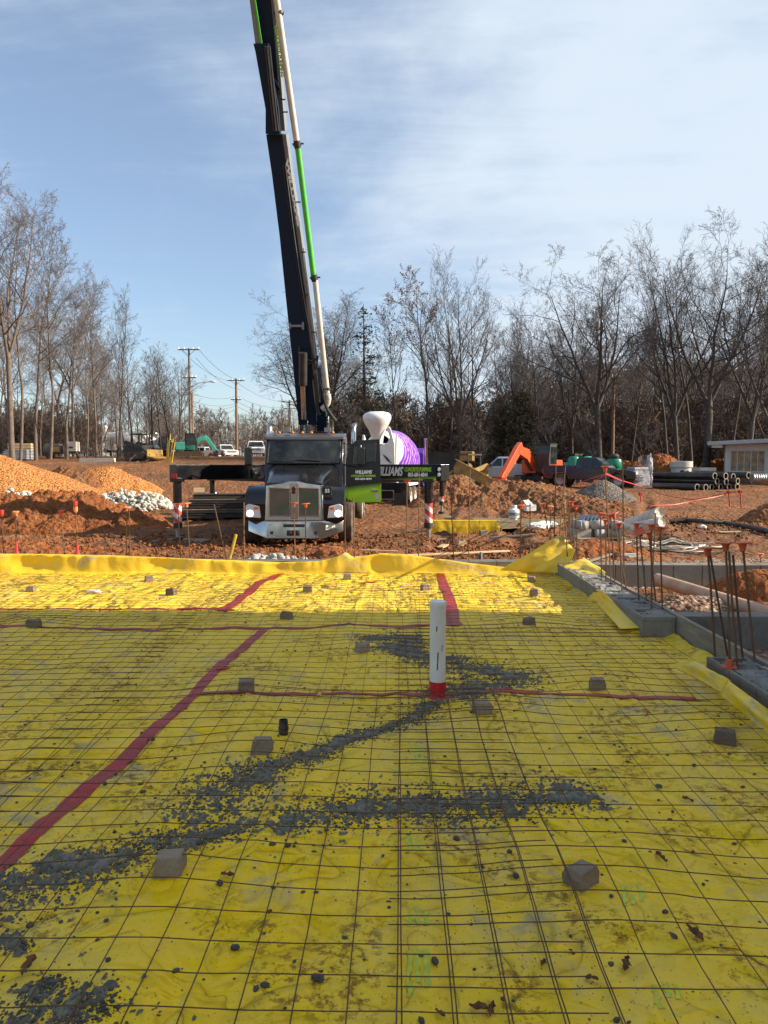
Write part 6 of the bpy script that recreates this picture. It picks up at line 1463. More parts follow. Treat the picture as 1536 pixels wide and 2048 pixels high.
def excavator(px, Y, rz, label, paint, boom, cabglass=True, s=1.0, lift=0.0, name='excavator', flip=False, fat=1.0):
    r = root(name, px, Y, rz, label, 'excavator', lift); r.scale = (s, -s if flip else s, s); pm = MT[paint]
    for sy in (-1, 1):
        mb = MB(); pg = [(1.3 + .32 * math.cos(R(a)), .32 + .32 * math.sin(R(a))) for a in range(-90, 91, 30)] + [(-1.3 + .32 * math.cos(R(a)), .32 + .32 * math.sin(R(a))) for a in range(90, 271, 30)]
        mb.prism(pg, sy * .95 - .24, sy * .95 + .24, 'y'); tk = mb.build('track', MT['rubber'], r, bevel=.02)
        mb = MB()
        for k in range(13): mb.b2((-1.35 + k * .225 - .04, sy * .95 - .25, .635), (-1.35 + k * .225 + .04, sy * .95 + .25, .67))
        mb.build('track_pads', MT['satin'], tk)
    mb = MB(); mb.b2((-.8, -.75, .3), (.8, .75, .6)); mb.cyl((0, 0, .55), (0, 0, .78), .55, 20); mb.build('undercarriage', MT['satin'], r)
    mb = MB(); mb.loft([[(a, b, z) for a, b in ((-1.35 * q, -.95), (-1.55 * q, -.5), (-1.55 * q, .5), (-1.35 * q, .95), (.85, .95), (.85, -.95))] for z, q in ((.78, .97), (1.25, 1), (1.62, .97))]); hs = mb.build('engine_house', pm, r, bevel=.05)
    mb = MB(); mb.prism([(-.35, .80), (.95, .80), (1.05, 1.5), (.85, 2.55), (-.30, 2.58)], -.95, -.05 + .02, 'y'); cb = mb.build('cab', MT['satin'], r, bevel=.04)
    mb = MB(); mb.b2((-.22, -.965, 1.35), (.80, -.945, 2.42)); mb.b2((-.22, -.04, 1.35), (.78, -.02, 2.42)); mb.add([(1.04, -.88, 1.45), (1.04, -.10, 1.45), (.885, -.10, 2.45), (.885, -.88, 2.45)], [(0, 1, 2, 3)]); mb.add([(-.36, -.88, 1.45), (-.36, -.10, 1.45), (-.325, -.10, 2.45), (-.325, -.88, 2.45)], [(3, 2, 1, 0)]); mb.build('cab_glass', MT['glass'], cb)
    mb = MB(); mb.prism([(-.3, 2.57), (.9, 2.56), (.9, 2.62), (-.3, 2.63)], -.97, -.01, 'y'); mb.build('cab_roof', MT['satin'], cb)
    (p0, p1, p2, p3) = boom
    def arm_(pts, w, nm, th):
        mb = MB(); out = []; n = len(pts)
        up = []; dn = []
        for i, p in enumerate(pts):
            a = Vector(pts[max(i - 1, 0)]); b = Vector(pts[min(i + 1, n - 1)]); t = (b - a).normalized(); nn = Vector((-t.y, t.x)); up.append((p[0] + nn.x * th[i], p[1] + nn.y * th[i])); dn.append((p[0] - nn.x * th[i], p[1] - nn.y * th[i]))
        rings = [[(u[0], .25 - w, u[1]), (u[0], .25 + w, u[1]), (d[0], .25 + w, d[1]), (d[0], .25 - w, d[1])] for u, d in zip(up, dn)]
        mb.loft(rings); return mb.build(nm, pm, r, bevel=.02)
    m1 = ((p0[0] * .55 + p1[0] * .45), (p0[1] * .45 + p1[1] * .55) + .25)
    arm_([p0, m1, p1], .13 * fat, 'boom', (.20 * fat, .27 * fat, .20 * fat)); arm_([(p1[0] - (p2[0] - p1[0]) * .18, p1[1] - (p2[1] - p1[1]) * .18), p1, p2], .11 * fat, 'dipper_arm', (.16 * fat, .24 * fat, .15 * fat))
    mb = MB(); mb.tube([(p0[0] + .15, .25, p0[1] - .15), ((p0[0] + p1[0]) / 2 + .1, .25, (p0[1] + p1[1]) / 2 - .02)], [.07, .05], 8); mb.tube([(m1[0], .25, m1[1] + .30), (p1[0], .25, p1[1] + .25)], [.07, .045], 8); mb.build('hydraulic_cylinder', MT['steel'], r, True)
    mb = MB(); bx, bz = p2; mb.prism([(bx, bz + .12), (bx + .25, bz - .05), (bx + .15, bz - .55), (bx - .35, bz - .62), (bx - .55, bz - .35), (bx - .2, bz - .4)], -.15, .65, 'y'); mb.build('bucket', pm if paint == 'orange' else MT['satin'], r, bevel=.02)
    return r
excavator(1082, 49, R(238), 'orange excavator with its arm reaching down to the left', 'orange', ((.7, 1.1), (3.1, 2.2), (5.5, .45), 0), flip=True, fat=1.25)
excavator(378, 82, R(8), 'mint green excavator on the rise left of the pump truck', 'mint', ((.6, 1.3), (1.9, 2.15), (3.0, .7), 0), s=.95)
excavator(1142, 62, R(30), 'small mint excavator half hidden behind the black pickup', 'mint', ((.6, 1.2), (1.6, 2.1), (2.4, 1.4), 0), s=.7)
def skid(px, Y, rz, label, paint, s=1.0, bk='yellowm'):
    r = root('skid_loader', px, Y, rz, label, 'skid loader'); r.scale = (s, s, s)
    for sy in (-1, 1):
        mb = MB(); mb.prism([(-.9, .05), (.8, .05), (1.0, .3), (.7, .55), (-.8, .6), (-1.05, .3)], sy * .75 - .17, sy * .75 + .17, 'y'); mb.build('track', MT['rubber'], r, bevel=.03)
        mb = MB(); mb.prism([(-1.1, 1.3), (-.9, 1.45), (.6, 1.0), (1.35, .35), (1.25, .25), (.5, .82), (-1.05, 1.15)], sy * .72 - .06, sy * .72 + .06, 'y'); mb.build('lift_arm', MT[paint], r, bevel=.015)
    mb = MB(); mb.b2((-1.2, -.6, .35), (.6, .6, 1.1)); mb.build('body', MT[paint], r, bevel=.05)
    mb = MB()
    for x, y in ((-.6, -.5), (-.6, .5), (.45, -.5), (.45, .5)): mb.tube([(x, y, 1.05), (x * .95, y, 1.95)], .04, 6)
    mb.b2((-.65, -.55, 1.92), (.5, .55, 2.0)); mb.build('cage', MT['satin'], r)
    mb = MB(); mb.prism([(1.2, .08), (1.9, .05), (1.95, .12), (1.3, .25), (1.28, .75), (1.2, .75)], -.95, .95, 'y'); mb.build('bucket', MT[bk], r, bevel=.01)
    return r
skid(283, 60, R(-20), 'brown skid loader with a yellow bucket in front of the white mixer', 'satin')
skid(935, 46, R(-140), 'yellow compact track loader with its blade tilted, left of the silver pickup', 'yellowm', 1.0)
mb = MB(); mb.box((0, 0, 0), (2.3, .12, .55), 0, Matrix.Rotation(R(28), 4, 'Y')); mb.box((0, .08, .28), (2.3, .22, .07), 0, Matrix.Rotation(R(28), 4, 'Y')); p = P(947, 948, 43); tagged(mb, 'dozer_blade', 'yellowm', 'long yellow tilted blade in front of the track loader', 'blade', (p.x, p.y, p.z), R(-5), bevel=.02)
p = P(935, 913, 50); mb = MB(); mb.b2((-.45, -.3, -.3), (.40, .3, .32)); tagged(mb, 'equipment_box', 'yellowm', 'pale boxy machine body above the yellow blade', 'machine', (p.x, p.y, p.z), R(-20), bevel=.05)
q = P(212, 905, 98); r = mixer('mixer_truck', (q.x, 98, Tz(q.x, 98)), R(-78), 'white mixer truck behind the trees on the left rise', MT['white'], 'drum', MT['darkcar'], fine=False)
# left-hand rise: lumber, sheets, generator, light tower, beam
r = root('lumber_stack', 45, 66, .12, 'stack of fresh timber on the left rise', 'timber stack')
for k in range(5): 
    mb = MB(); 
    for j in range(6): mb.box((0, -.6 + j * .24, .12 + .24 * k), (1.9, .22, .20))
    mb.build('timber_layer', MT['lumber'], r, bevel=.01)
r = root('panel_stack', 32, 61, .05, 'stack of shiny blue-grey sheets in front of the timber stack', 'sheet stack')
for k in range(6): mb = MB(); mb.box((.05 * k, 0, .08 + .13 * k), (2.2 - .1 * k, 1.3, .09)); mb.build('metal_sheet', MT['bluepl'], r)
r = root('generator', 107, 64, .1, 'low dark generator trailer on the left rise', 'generator')
mb = MB(); mb.loft([[(a, b, .45) for a, b in ((-.7, -.5), (.7, -.5), (.7, .5), (-.7, .5))], [(a, b, .95) for a, b in ((-.7, -.5), (.7, -.5), (.7, .5), (-.7, .5))], [(a, b, 1.2) for a, b in ((-.5, -.4), (.55, -.4), (.55, .4), (-.5, .4))]]); mb.build('housing', MT['fence'], r, bevel=.02); mb = MB(); mb.b2((.05, -.515, .5), (.6, -.50, .9)); mb.build('side_door', MT['yellowm'], r); mb = MB(); mb.cyl((-.3, -.5, .25), (-.3, .5, .25), .25, 14); mb.b2((-.8, -.45, .35), (.9, .45, .45)); mb.build('trailer', MT['satin'], r)
r = root('light_tower', 146, 64, 0, 'cream box trailer on two wheels beside the generator', 'trailer')
mb = MB(); mb.b2((-.4, -.4, .55), (.42, .4, 1.35)); mb.build('housing', MT['cream'], r, bevel=.02); mb = MB(); mb.b2((-.18, -.415, .8), (.18, -.405, .95)); mb.build('panel_label', MT['darktxt'], r)
for x in (-.45, .50): mb = MB(); M = Matrix.Translation((x, -.2, .3)) @ Matrix.Rotation(R(80), 4, 'Y'); mb.lathe([(.001, -.08), (.3, -.08), (.3, .08), (.001, .08)], 16, M); mb.build('wheel', MT['rubber'], r)
mb = MB(); mb.b2((-.5, -.35, .4), (.7, .35, .55)); mb.build('trailer_frame', MT['satin'], r)
r = P(195, 911, 58); mb = MB(); mb.box((0, 0, .15), (2.6, .4, .30), .02); tagged(mb, 'concrete_beam', 'precast', 'long white concrete beam lying on the left rise', 'beam', (r.x, 58, Tz(r.x, 58)), bevel=.01)
for k, (x0, y0, x1, y1) in enumerate(((334, 916, 341, 868), (339, 917, 346, 878), (343, 918, 350, 884), (337, 915, 338, 880), (333, 915, 335, 886))):
    mb = MB(); a, b = P(x0, y0, 57), P(x1, y1, 57); a.z = Tz(a.x, 57) - .1; mb.tube([a, b], .045, 6); tagged(mb, 'yellow_stake', 'stake', 'tall thin yellow stakes leaning right beside the skid loader', 'stake', (0, 0, 0), group='leaning yellow stakes')
mb = MB(); rs = random.Random(2)
p = P(262, 917, 56)
for k in range(7): x = p.x + rs.uniform(-1.2, 1.2); y = 56 + rs.uniform(-.5, .5); mb.tube([(x, y, Tz(x, y) + .1), (x + rs.uniform(-1, 1), y + .3, Tz(x, y) + rs.uniform(.1, .7))], .04, 5)
o = tagged(mb, 'scrap_heap', 'hose', 'scattered dark bars and scrap before the skid loader', 'scrap', (0, 0, 0)); o['kind'] = 'stuff'

# ================================================================ buildings
def house_right():
    Y = 52; a = P(1451, 900, Y); X0 = a.x; zt = P(1451, 892, Y).z; zb = Tz(X0, Y); r = empty('pale_house', (X0, Y, zb), R(-22), 'low pale flat-roofed house with tall windows at the right edge', 'house'); h = zt - zb
    mb = MB(); mb.b2((0, 0, 0), (9, 7, h + .15)); w = mb.build('wall', MT['wallw'], r)
    mb = MB(); mb.prism([(-1.1, h + .03), (9.5, h + .45), (9.5, h + .72), (-1.15, h + .27)], -1.0, 7.5, 'y'); rf = mb.build('roof', MT['roofm'], r, bevel=.02)
    mb = MB()
    for y in (-.9, ): mb.b2((-.85, -.8, h - .12), (-.2, -.2, h + .05)); mb.b2((2.7, -.95, h + .08), (3.6, -.2, h + .28))
    mb.build('eave_beam', MT['wallw'], rf)
    mb = MB(); mb.b2((0, -.012, 0), (9, 0, .62)); mb.build('dark_base', MT['brownwall'], w)
    ci = mat('tan_blinds', (0.36, 0.27, 0.15), .7, c2=(0.16, 0.12, 0.08), vs=2.5)
    for x0 in (.32, 2.65, 4.9):
        mb = MB(); mb.b2((x0, -.03, .78), (x0 + 2.05, -.005, 2.1)); wi = mb.build('window', ci, w)
        mb = MB()
        for k in range(6): mb.b2((x0 + k * .41 - .02, -.06, .78), (x0 + k * .41 + .02, -.03, 2.1))
        mb.b2((x0 - .03, -.065, .72), (x0 + 2.08, -.03, .78)); mb.b2((x0 - .03, -.065, 2.1), (x0 + 2.08, -.03, 2.15)); mb.build('window_frame', MT['wallw'], wi)
    mb = MB(); mb.tube([(.65, -.4, .1), (.85, -.2, 1.35)], .03, 5); mb.tube([(1.0, -.4, .1), (.9, -.2, 1.35)], .03, 5)
    for k in range(5): mb.tube([(.68 + .03 * k, -.37 + .03 * k, .3 + .2 * k), (.99 - .02 * k, -.37 + .03 * k, .3 + .2 * k)], .02, 5)
    o = mb.build('step_ladder', MT['brownwall'], None, loc=(X0, Y, zb)); tag(o, 'brown step ladder leaning at the window of the pale house', 'ladder')
    for x in (2.52, 7.1):
        mb = MB(); mb.b2((x, -.95, 0), (x + .1, -.85, h + .3)); mb.build('porch_post', MT['wallw'], r)
house_right()
def house(px0, px1, pyr, pye, pyb, Y, label, roofm='shingle', wallm='brownwall', name='house', dep_=7, over=.4):
    a, b = P(px0, 900, Y), P(px1, 900, Y); L = b.x - a.x; zb = min(Tz(a.x, Y), P(px0, pyb, Y).z); ze = P(px0, pye, Y).z - zb; zr = P(px0, pyr, Y).z - zb
    r = empty(name, (a.x, Y, zb), 0, label, name.replace('_', ' ')); mb = MB(); mb.prism([(0, -.5), (0, ze), (dep_ / 2, zr - .12), (dep_, ze), (dep_, -.5)], 0, L, 'x'); w = mb.build('wall', MT[wallm], r)
    mb = MB(); mb.prism([(-over, ze - .05), (dep_ / 2, zr), (dep_ + over, ze - .05), (dep_ + over, ze + .08), (dep_ / 2, zr + .14), (-over, ze + .08)], -over, L + over, 'x'); mb.build('roof', MT[roofm], r)
    for k in range(3): mb = MB(); x = L * (.2 + .28 * k); mb.b2((x, -.03, ze * .35), (x + 1, .02, ze * .8)); mb.build('window', MT['glass'], w)
    return r
house(862, 952, 872, 890, 935, 78, 'dim low house with a grey shingle roof behind the bare trees', over=.5)
house(1203, 1345, 878, 897, 930, 92, 'long low house with a pale roof among the trees at right', 'roofm', 'brownwall')
house(985, 1060, 880, 896, 935, 96, 'dark gabled shed between the trees behind the silver pickup', name='shed')
mb = MB(); a, b = P(852, 930, 66), P(932, 930, 66); n = 26
fz = Tz((a.x + b.x) / 2, 66); fr = empty('wooden_fence', ((a.x), 66, fz), 0, 'dark board fence behind the purple mixer truck', 'fence'); L = b.x - a.x; n = int(L / .16)
hh = P(890, 903, 66).z - fz
for k in range(n): mb.b2((k * .16, 0, 0), (k * .16 + .145, .025, hh + .03 * math.sin(k * 3.7)))
mb.build('fence_boards', MT['fence'], fr)
for k in range(int(L / 2.2) + 1): mb = MB(); mb.b2((k * 2.2, .03, 0), (k * 2.2 + .1, .13, hh + .1)); mb.build('fence_post', MT['fence'], fr)
r = root('road_sign', 1120, 70, 0, 'small sign post in front of the trees', 'sign') if False else None
# ================================================================ poles and lines
def upole(px, pyt, Y, label, arms=((0.4, 2.6),), r0=.16, light=None, m='pole', extra=None):
    x = P(px, pyt, Y).x; g0 = Tz(x, Y); H_ = P(px, pyt, Y).z - g0; r = empty('utility_pole', (x, Y, g0), 0, label, 'utility pole')
    mb = MB(); mb.tube([(0, 0, -.3), (0, 0, H_)], [r0 * 1.2, r0 * .8], 10); mb.build('pole', MT[m], r, True)
    for dz, w in arms:
        mb = MB(); mb.b2((-w / 2, -.22, H_ - dz - .07), (w / 2, -.1, H_ - dz + .07)); mb.tube([(-w * .3, -.16, H_ - dz - .05), (0, -.1, H_ - dz - .7)], .03, 4); mb.tube([(w * .3, -.16, H_ - dz - .05), (0, -.1, H_ - dz - .7)], .03, 4); cr_ = mb.build('crossarm', MT['oldwood'], r)
        for q in (-.46, -.2, .2, .46): mb = MB(); mb.cyl((w * q, -.16, H_ - dz + .07), (w * q, -.16, H_ - dz + .3), .06, 6, .03); mb.build('insulator', MT['steel'], cr_)
    if light:
        mb = MB(); z = P(px, light, Y).z - g0; mb.tube([(0, 0, z - .5), (1.2, -.2, z + .1), (2.6, -.3, z + .28)], .055, 6); la = mb.build('lamp_arm', MT['white'], r, True); mb = MB(); mb.ico((3.0, -.3, z + .24), .35, 1, (1.2, .5, .35)); mb.build('lamp_head', MT['white'], la, True)
    return r
upole(378, 697, 96, 'pale utility pole with two crossarms and a street lamp arm', ((.15, 2.7), (3.6, 1.8)), .17, 768, 'oldwood')
upole(383.5, 786, 97, 'short brown pole standing against the pale utility pole', (), .2)
upole(472, 757, 118, 'brown utility pole with two crossarms in the left distance', ((.3, 2.7), (3.2, 1.6)), .2)
upole(579, 800, 150, 'far utility pole with a transformer left of the mast', ((.4, 3.2), (1.6, 2.4)), .2)
p = P(581, 829, 150); mb = MB(); mb.cyl((0, 0, -.8), (0, 0, .9), .5, 12); tagged(mb, 'transformer', 'steel', 'grey transformer hanging on the far utility pole', 'transformer', (p.x, 149.6, p.z), smooth=True)
upole(1228, 750, 66, 'reddish brown utility pole in front of the trees at right', ((.25, .9),), .13)
upole(360, 836, 120, 'thin distant pole behind the mint excavator', (), .12) if False else None
def line(a, b, Ya, Yb, sag, k, grp='power lines'):
    A, B = P(*a, Ya), P(*b, Yb); mb = MB(); pts = [A.lerp(B, t / 16) - Vector((0, 0, sag * 4 * (t / 16) * (1 - t / 16))) for t in range(17)]; mb.tube(pts, .022, 4); tagged(mb, 'power_line', 'cabled', k, 'power line', (0, 0, 0), group=grp)
for k, (a, b) in enumerate((((396, 697), (484, 762)), ((360, 697), (460, 762)), ((392, 716), (482, 780)))): line(a, b, 96, 118, .8, 'upper power line between the two left utility poles')
for k, (a, b) in enumerate((((380, 785), (474, 792)), ((380, 800), (474, 806)), ((382, 812), (474, 810)), ((383, 826), (472, 818)))): line(a, b, 96, 118, .6, 'lower sagging line between the two left utility poles')
for k, (a, b) in enumerate((((474, 765), (578, 803)), ((474, 792), (578, 812)), ((473, 803), (578, 822)), ((473, 812), (578, 834)))): line(a, b, 118, 150, .9, 'line running right from the second utility pole to the mast')
for k, (a, b) in enumerate((((378, 790), (-60, 742)), ((378, 802), (-60, 770)))): line(a, b, 96, 60, .6, 'line running left behind the bare trees')
for k, (a, b) in enumerate((((1229, 822), (1560, 838)), ((1229, 824), (1560, 846)), ((800, 815), (1228, 824)))): line(a, b, 66, 60 if k < 2 else 70, .3, 'thin line fixed to the reddish brown pole at right')
# ================================================================ trees
def grow_tree(seed, H=20.0, r0=.28, base=.35, nl=9, nb=6, nt=5, ntt=4, spread=38, up=.10, leaders=1, fork=.4, wob=.10, lean=0.0, fall=.55, limb=.42, deep=True, leaves=0, rt=.010):
    rng = random.Random(seed); segs = {0: [], 1: []}; LV_ = []
    def path(p, d, L, r, n, wobb, upb, rend):
        pts = [p]; rad = [r]
        for i in range(n):
            d = (d + Vector((rng.gauss(0, wobb), rng.gauss(0, wobb), rng.gauss(0, wobb * .6) + upb))).normalized(); p = p + d * (L / n); pts.append(p); rad.append(r + (rend - r) * (i + 1) / n)
        return pts, rad
    def side(d, ang):
        ax = d.orthogonal().normalized(); ax.rotate(Matrix.Rotation(rng.uniform(0, 2 * math.pi), 3, d)); q = d.copy(); q.rotate(Matrix.Rotation(ang, 3, ax)); return q
    def at(pts, t):
        f = t * (len(pts) - 1); i = min(int(f), len(pts) - 2); return pts[i].lerp(pts[i + 1], f - i), (pts[i + 1] - pts[i]).normalized(), i
    def sub(pts, rad, L, lev, t0, n):
        for k in range(n):
            t = t0 + (1 - t0) * (k + rng.random()) / n; p, d, i = at(pts, min(t, .98)); a = R(rng.uniform(.6, 1.25) * spread) if lev > 0 else R(rng.uniform(.7, 1.2) * spread)
            q = side(d, a); ll = L * (limb if lev == 0 else fall) * rng.uniform(.65, 1.15) * (1.15 - .65 * t if lev == 0 else 1.0 - .3 * t)
            if lev == 0: ll = max(ll, L * .12)
            r_ = max(min(rad[i] * (.55 if lev == 0 else .5), r0 * .45), rt)
            nseg = (7, 4, 3, 2)[lev]; pp, rr = path(p, q, ll, r_, nseg, wob * (1.2 + .4 * lev), up * (1.0 if lev < 2 else .5), max(r_ * .30, rt * .8))
            segs[0 if lev == 0 and r_ > .06 else 1].append((pp, rr, 5 if lev == 0 else 3))
            if lev == 0: sub(pp, rr, ll, 1, .18, nb)
            elif lev == 1: sub(pp, rr, ll, 2, .12, nt)
            elif lev == 2 and deep: sub(pp, rr, ll, 3, .1, ntt)
            if leaves and lev >= 2:
                for _ in range(leaves):
                    if rng.random() < .5: LV_.append(at(pp, rng.random())[0])
    d0 = Vector((lean, 0, 1)).normalized()
    if leaders == 1:
        pts, rad = path(Vector((0, 0, -.2)), d0, H, r0, 14, wob * .35, .03, rt * 1.5); segs[0].append((pts, rad, 8)); sub(pts, rad, H, 0, base, nl)
    else:
        tp, tr_ = path(Vector((0, 0, -.2)), d0, H * fork, r0, 5, wob * .25, .03, r0 * .8); segs[0].append((tp, tr_, 8))
        for k in range(leaders):
            a = 2 * math.pi * k / leaders + rng.uniform(-.3, .3); q = (Vector((math.cos(a), math.sin(a), 0)) * math.tan(R(rng.uniform(.45, 1.0) * spread * .62)) + Vector((0, 0, 1))).normalized()
            L = H * (1 - fork) * rng.uniform(.9, 1.08); p0 = at(tp, rng.uniform(.85, 1.0))[0]; pts, rad = path(p0, q, L, r0 * .58, 10, wob * .5, .05, rt * 1.5); segs[0].append((pts, rad, 6)); sub(pts, rad, L * 1.15, 0, .12, nl)
    return segs, LV_
def tubes_np(lst):
    V = []; F3 = []; off = 0
    for pts, rad, n in lst:
        m = len(pts); vs = np.zeros((m, n, 3)); u = None
        for i in range(m):
            t = (pts[min(i + 1, m - 1)] - pts[max(i - 1, 0)]).normalized(); u = t.orthogonal().normalized() if u is None else (u - t * u.dot(t)).normalized(); w = t.cross(u)
            for k in range(n):
                an = 2 * math.pi * k / n; q = pts[i] + (u * math.cos(an) + w * math.sin(an)) * rad[i]; vs[i, k] = q
        V.append(vs.reshape(-1, 3)); i = np.arange(m - 1)[:, None] * n; k = np.arange(n)[None]; k2 = (k + 1) % n
        F3.append(np.stack([i + k, i + k2, i + n + k2, i + n + k], -1).reshape(-1, 4) + off); off += m * n
    return np.concatenate(V), np.concatenate(F3)
def leaf_np(pts, s, rs, drop=0.0):
    P_ = np.array([tuple(p) for p in pts]); n = len(P_); a = rs.randn(n, 3); a /= np.linalg.norm(a, axis=1, keepdims=True); b = np.cross(a, rs.randn(n, 3)); b /= np.linalg.norm(b, axis=1, keepdims=True); sz = s * (.6 + .8 * rs.rand(n, 1))
    V = np.stack([P_ - a * sz, P_ + b * sz * .6, P_ + a * sz, P_ - b * sz * .6], 1).reshape(-1, 3); return V, np.arange(n * 4).reshape(-1, 4)
def make_tree(name, trunk_m, crown_m, leaf_m=None, leafsize=.09, **k):
    segs, lv = grow_tree(**k); V, F = tubes_np(segs[0]); r = empty(name, (0, 0, -500)); npmesh('trunk', V, F, trunk_m, r, True)
    V, F = tubes_np(segs[1]); V0_ = V; cr_ = npmesh('crown', V, F, crown_m, r, True)
    if leaf_m:
        V, F = leaf_np(lv, leafsize, np.random.RandomState(1)); npmesh('leaves', V, F, leaf_m, cr_, False)
    r['H'] = float(max(V0_[:, 2].max(), 1)); return r
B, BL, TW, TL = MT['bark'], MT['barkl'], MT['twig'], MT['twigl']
PROTO = dict(
 oak=make_tree('bare_tree', B, TW, seed=11, H=21, r0=.36, leaders=3, fork=.36, nl=11, nb=7, nt=6, ntt=4, spread=50, up=.03, wob=.13, limb=.52, fall=.54, rt=.0105),
 vase=make_tree('bare_tree', B, TW, seed=12, H=23, r0=.34, leaders=4, fork=.30, nl=10, nb=6, nt=5, ntt=4, spread=38, up=.07, wob=.10, limb=.46, fall=.54, rt=.0105),
 slim=make_tree('bare_tree', B, TW, seed=13, H=20, r0=.20, base=.38, nl=20, nb=6, nt=5, ntt=4, spread=38, up=.11, wob=.11, limb=.32, fall=.5, rt=.009),
 slim2=make_tree('bare_tree', B, TW, seed=14, H=20, r0=.17, base=.5, nl=17, nb=6, nt=5, ntt=4, spread=42, up=.08, wob=.14, limb=.30, fall=.5, lean=.10, rt=.009),
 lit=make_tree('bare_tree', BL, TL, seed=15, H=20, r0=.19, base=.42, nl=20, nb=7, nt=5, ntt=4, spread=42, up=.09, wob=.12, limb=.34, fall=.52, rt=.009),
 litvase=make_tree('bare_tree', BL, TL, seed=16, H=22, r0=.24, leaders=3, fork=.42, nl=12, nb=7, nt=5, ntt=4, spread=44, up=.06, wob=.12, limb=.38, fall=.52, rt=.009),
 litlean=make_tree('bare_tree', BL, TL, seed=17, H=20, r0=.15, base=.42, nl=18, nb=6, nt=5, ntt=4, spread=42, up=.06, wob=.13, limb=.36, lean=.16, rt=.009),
 small=make_tree('bare_tree', B, TL, seed=18, H=10, r0=.13, base=.18, nl=14, nb=6, nt=5, ntt=3, spread=46, up=.10, wob=.13, limb=.42, fall=.5, rt=.009),
 leafy=make_tree('bare_tree', B, TW, MT['brownleaf'], .085, seed=19, H=20, r0=.19, base=.42, nl=17, nb=6, nt=5, ntt=3, spread=40, up=.09, wob=.11, limb=.32, leaves=2, rt=.009),
)
def conifer(seed, H, r0, nwh, L0, drop, m, dens, ls, base=.15, dense=False):
    rng = random.Random(seed); tr_ = [([Vector((.0, 0, -.2)), Vector((.06, 0, H * .5)), Vector((0, 0, H))], [r0, r0 * .6, .02], 7)]; br = []; lv = []
    for k in range(nwh):
        z = H * (base + (1 - base) * (k + rng.random() * .6) / nwh); t = (z / H - base) / (1 - base); L = L0 * (1 - t) ** (1.25 if not dense else .5) * rng.uniform(.5, 1.15) + .25
        for j in range(5 if not dense else 7):
            if rng.random() < (.38 if not dense else .12): continue
            a = rng.uniform(0, 6.28); d = Vector((math.cos(a), math.sin(a), rng.uniform(-.25, .2) if not dense else rng.uniform(.3, 1.1))).normalized(); pts = [Vector((0, 0, z))]; p = pts[0]
            for i in range(4): d = (d + Vector((rng.gauss(0, .08), rng.gauss(0, .08), -drop + .10 * i))).normalized(); p = p + d * L / 4; pts.append(p)
            br.append((pts, [.035, .03, .022, .015, .01], 3))
            for _ in range(int(dens * L)):
                u = rng.uniform(.15, 1) * 4; i = min(int(u), 3); q = pts[i].lerp(pts[i + 1], u - i); w = .18 + .10 * L * (1 - u / 5)
                lv.append(q + Vector((rng.gauss(0, w), rng.gauss(0, w), rng.gauss(-.04, .10 if not dense else .2))))
    r = empty('evergreen_tree', (0, 0, -500)); V, F = tubes_np(tr_); npmesh('trunk', V, F, B, r, True); V, F = tubes_np(br); c = npmesh('crown', V, F, TW, r, True)
    V, F = leaf_np(lv, ls, np.random.RandomState(3)); npmesh('needles', V, F, m, c, False); r['H'] = H; return r
PROTO['pine'] = conifer(5, 15, .2, 30, 3.6, .03, MT['needle'], 17, .11, .10)
PROTO['cedar'] = conifer(6, 8, .16, 24, 2.8, .0, MT['cedar'], 38, .12, .04, True)
used_p = set(); rngT = random.Random(44)
def plant(kind, px, pyt, Y, label, group=None, cat='tree', wide=1.0, rz=None, lean=0.0):
    src = PROTO[kind]; o = src if kind not in used_p else copy_tree(src); used_p.add(kind)
    x = P(px, pyt, Y).x; g0 = Tz(x, Y); H_ = P(px, pyt, Y).z - g0; s = H_ / src['H0'] if 'H0' in src else H_ / src['H']
    o.location = (x, Y, g0); o.rotation_euler = (0, lean, rngT.uniform(0, 6.28) if rz is None else rz); o.scale = (s * wide, s * wide, s)
    return tag(o, label, cat, group)
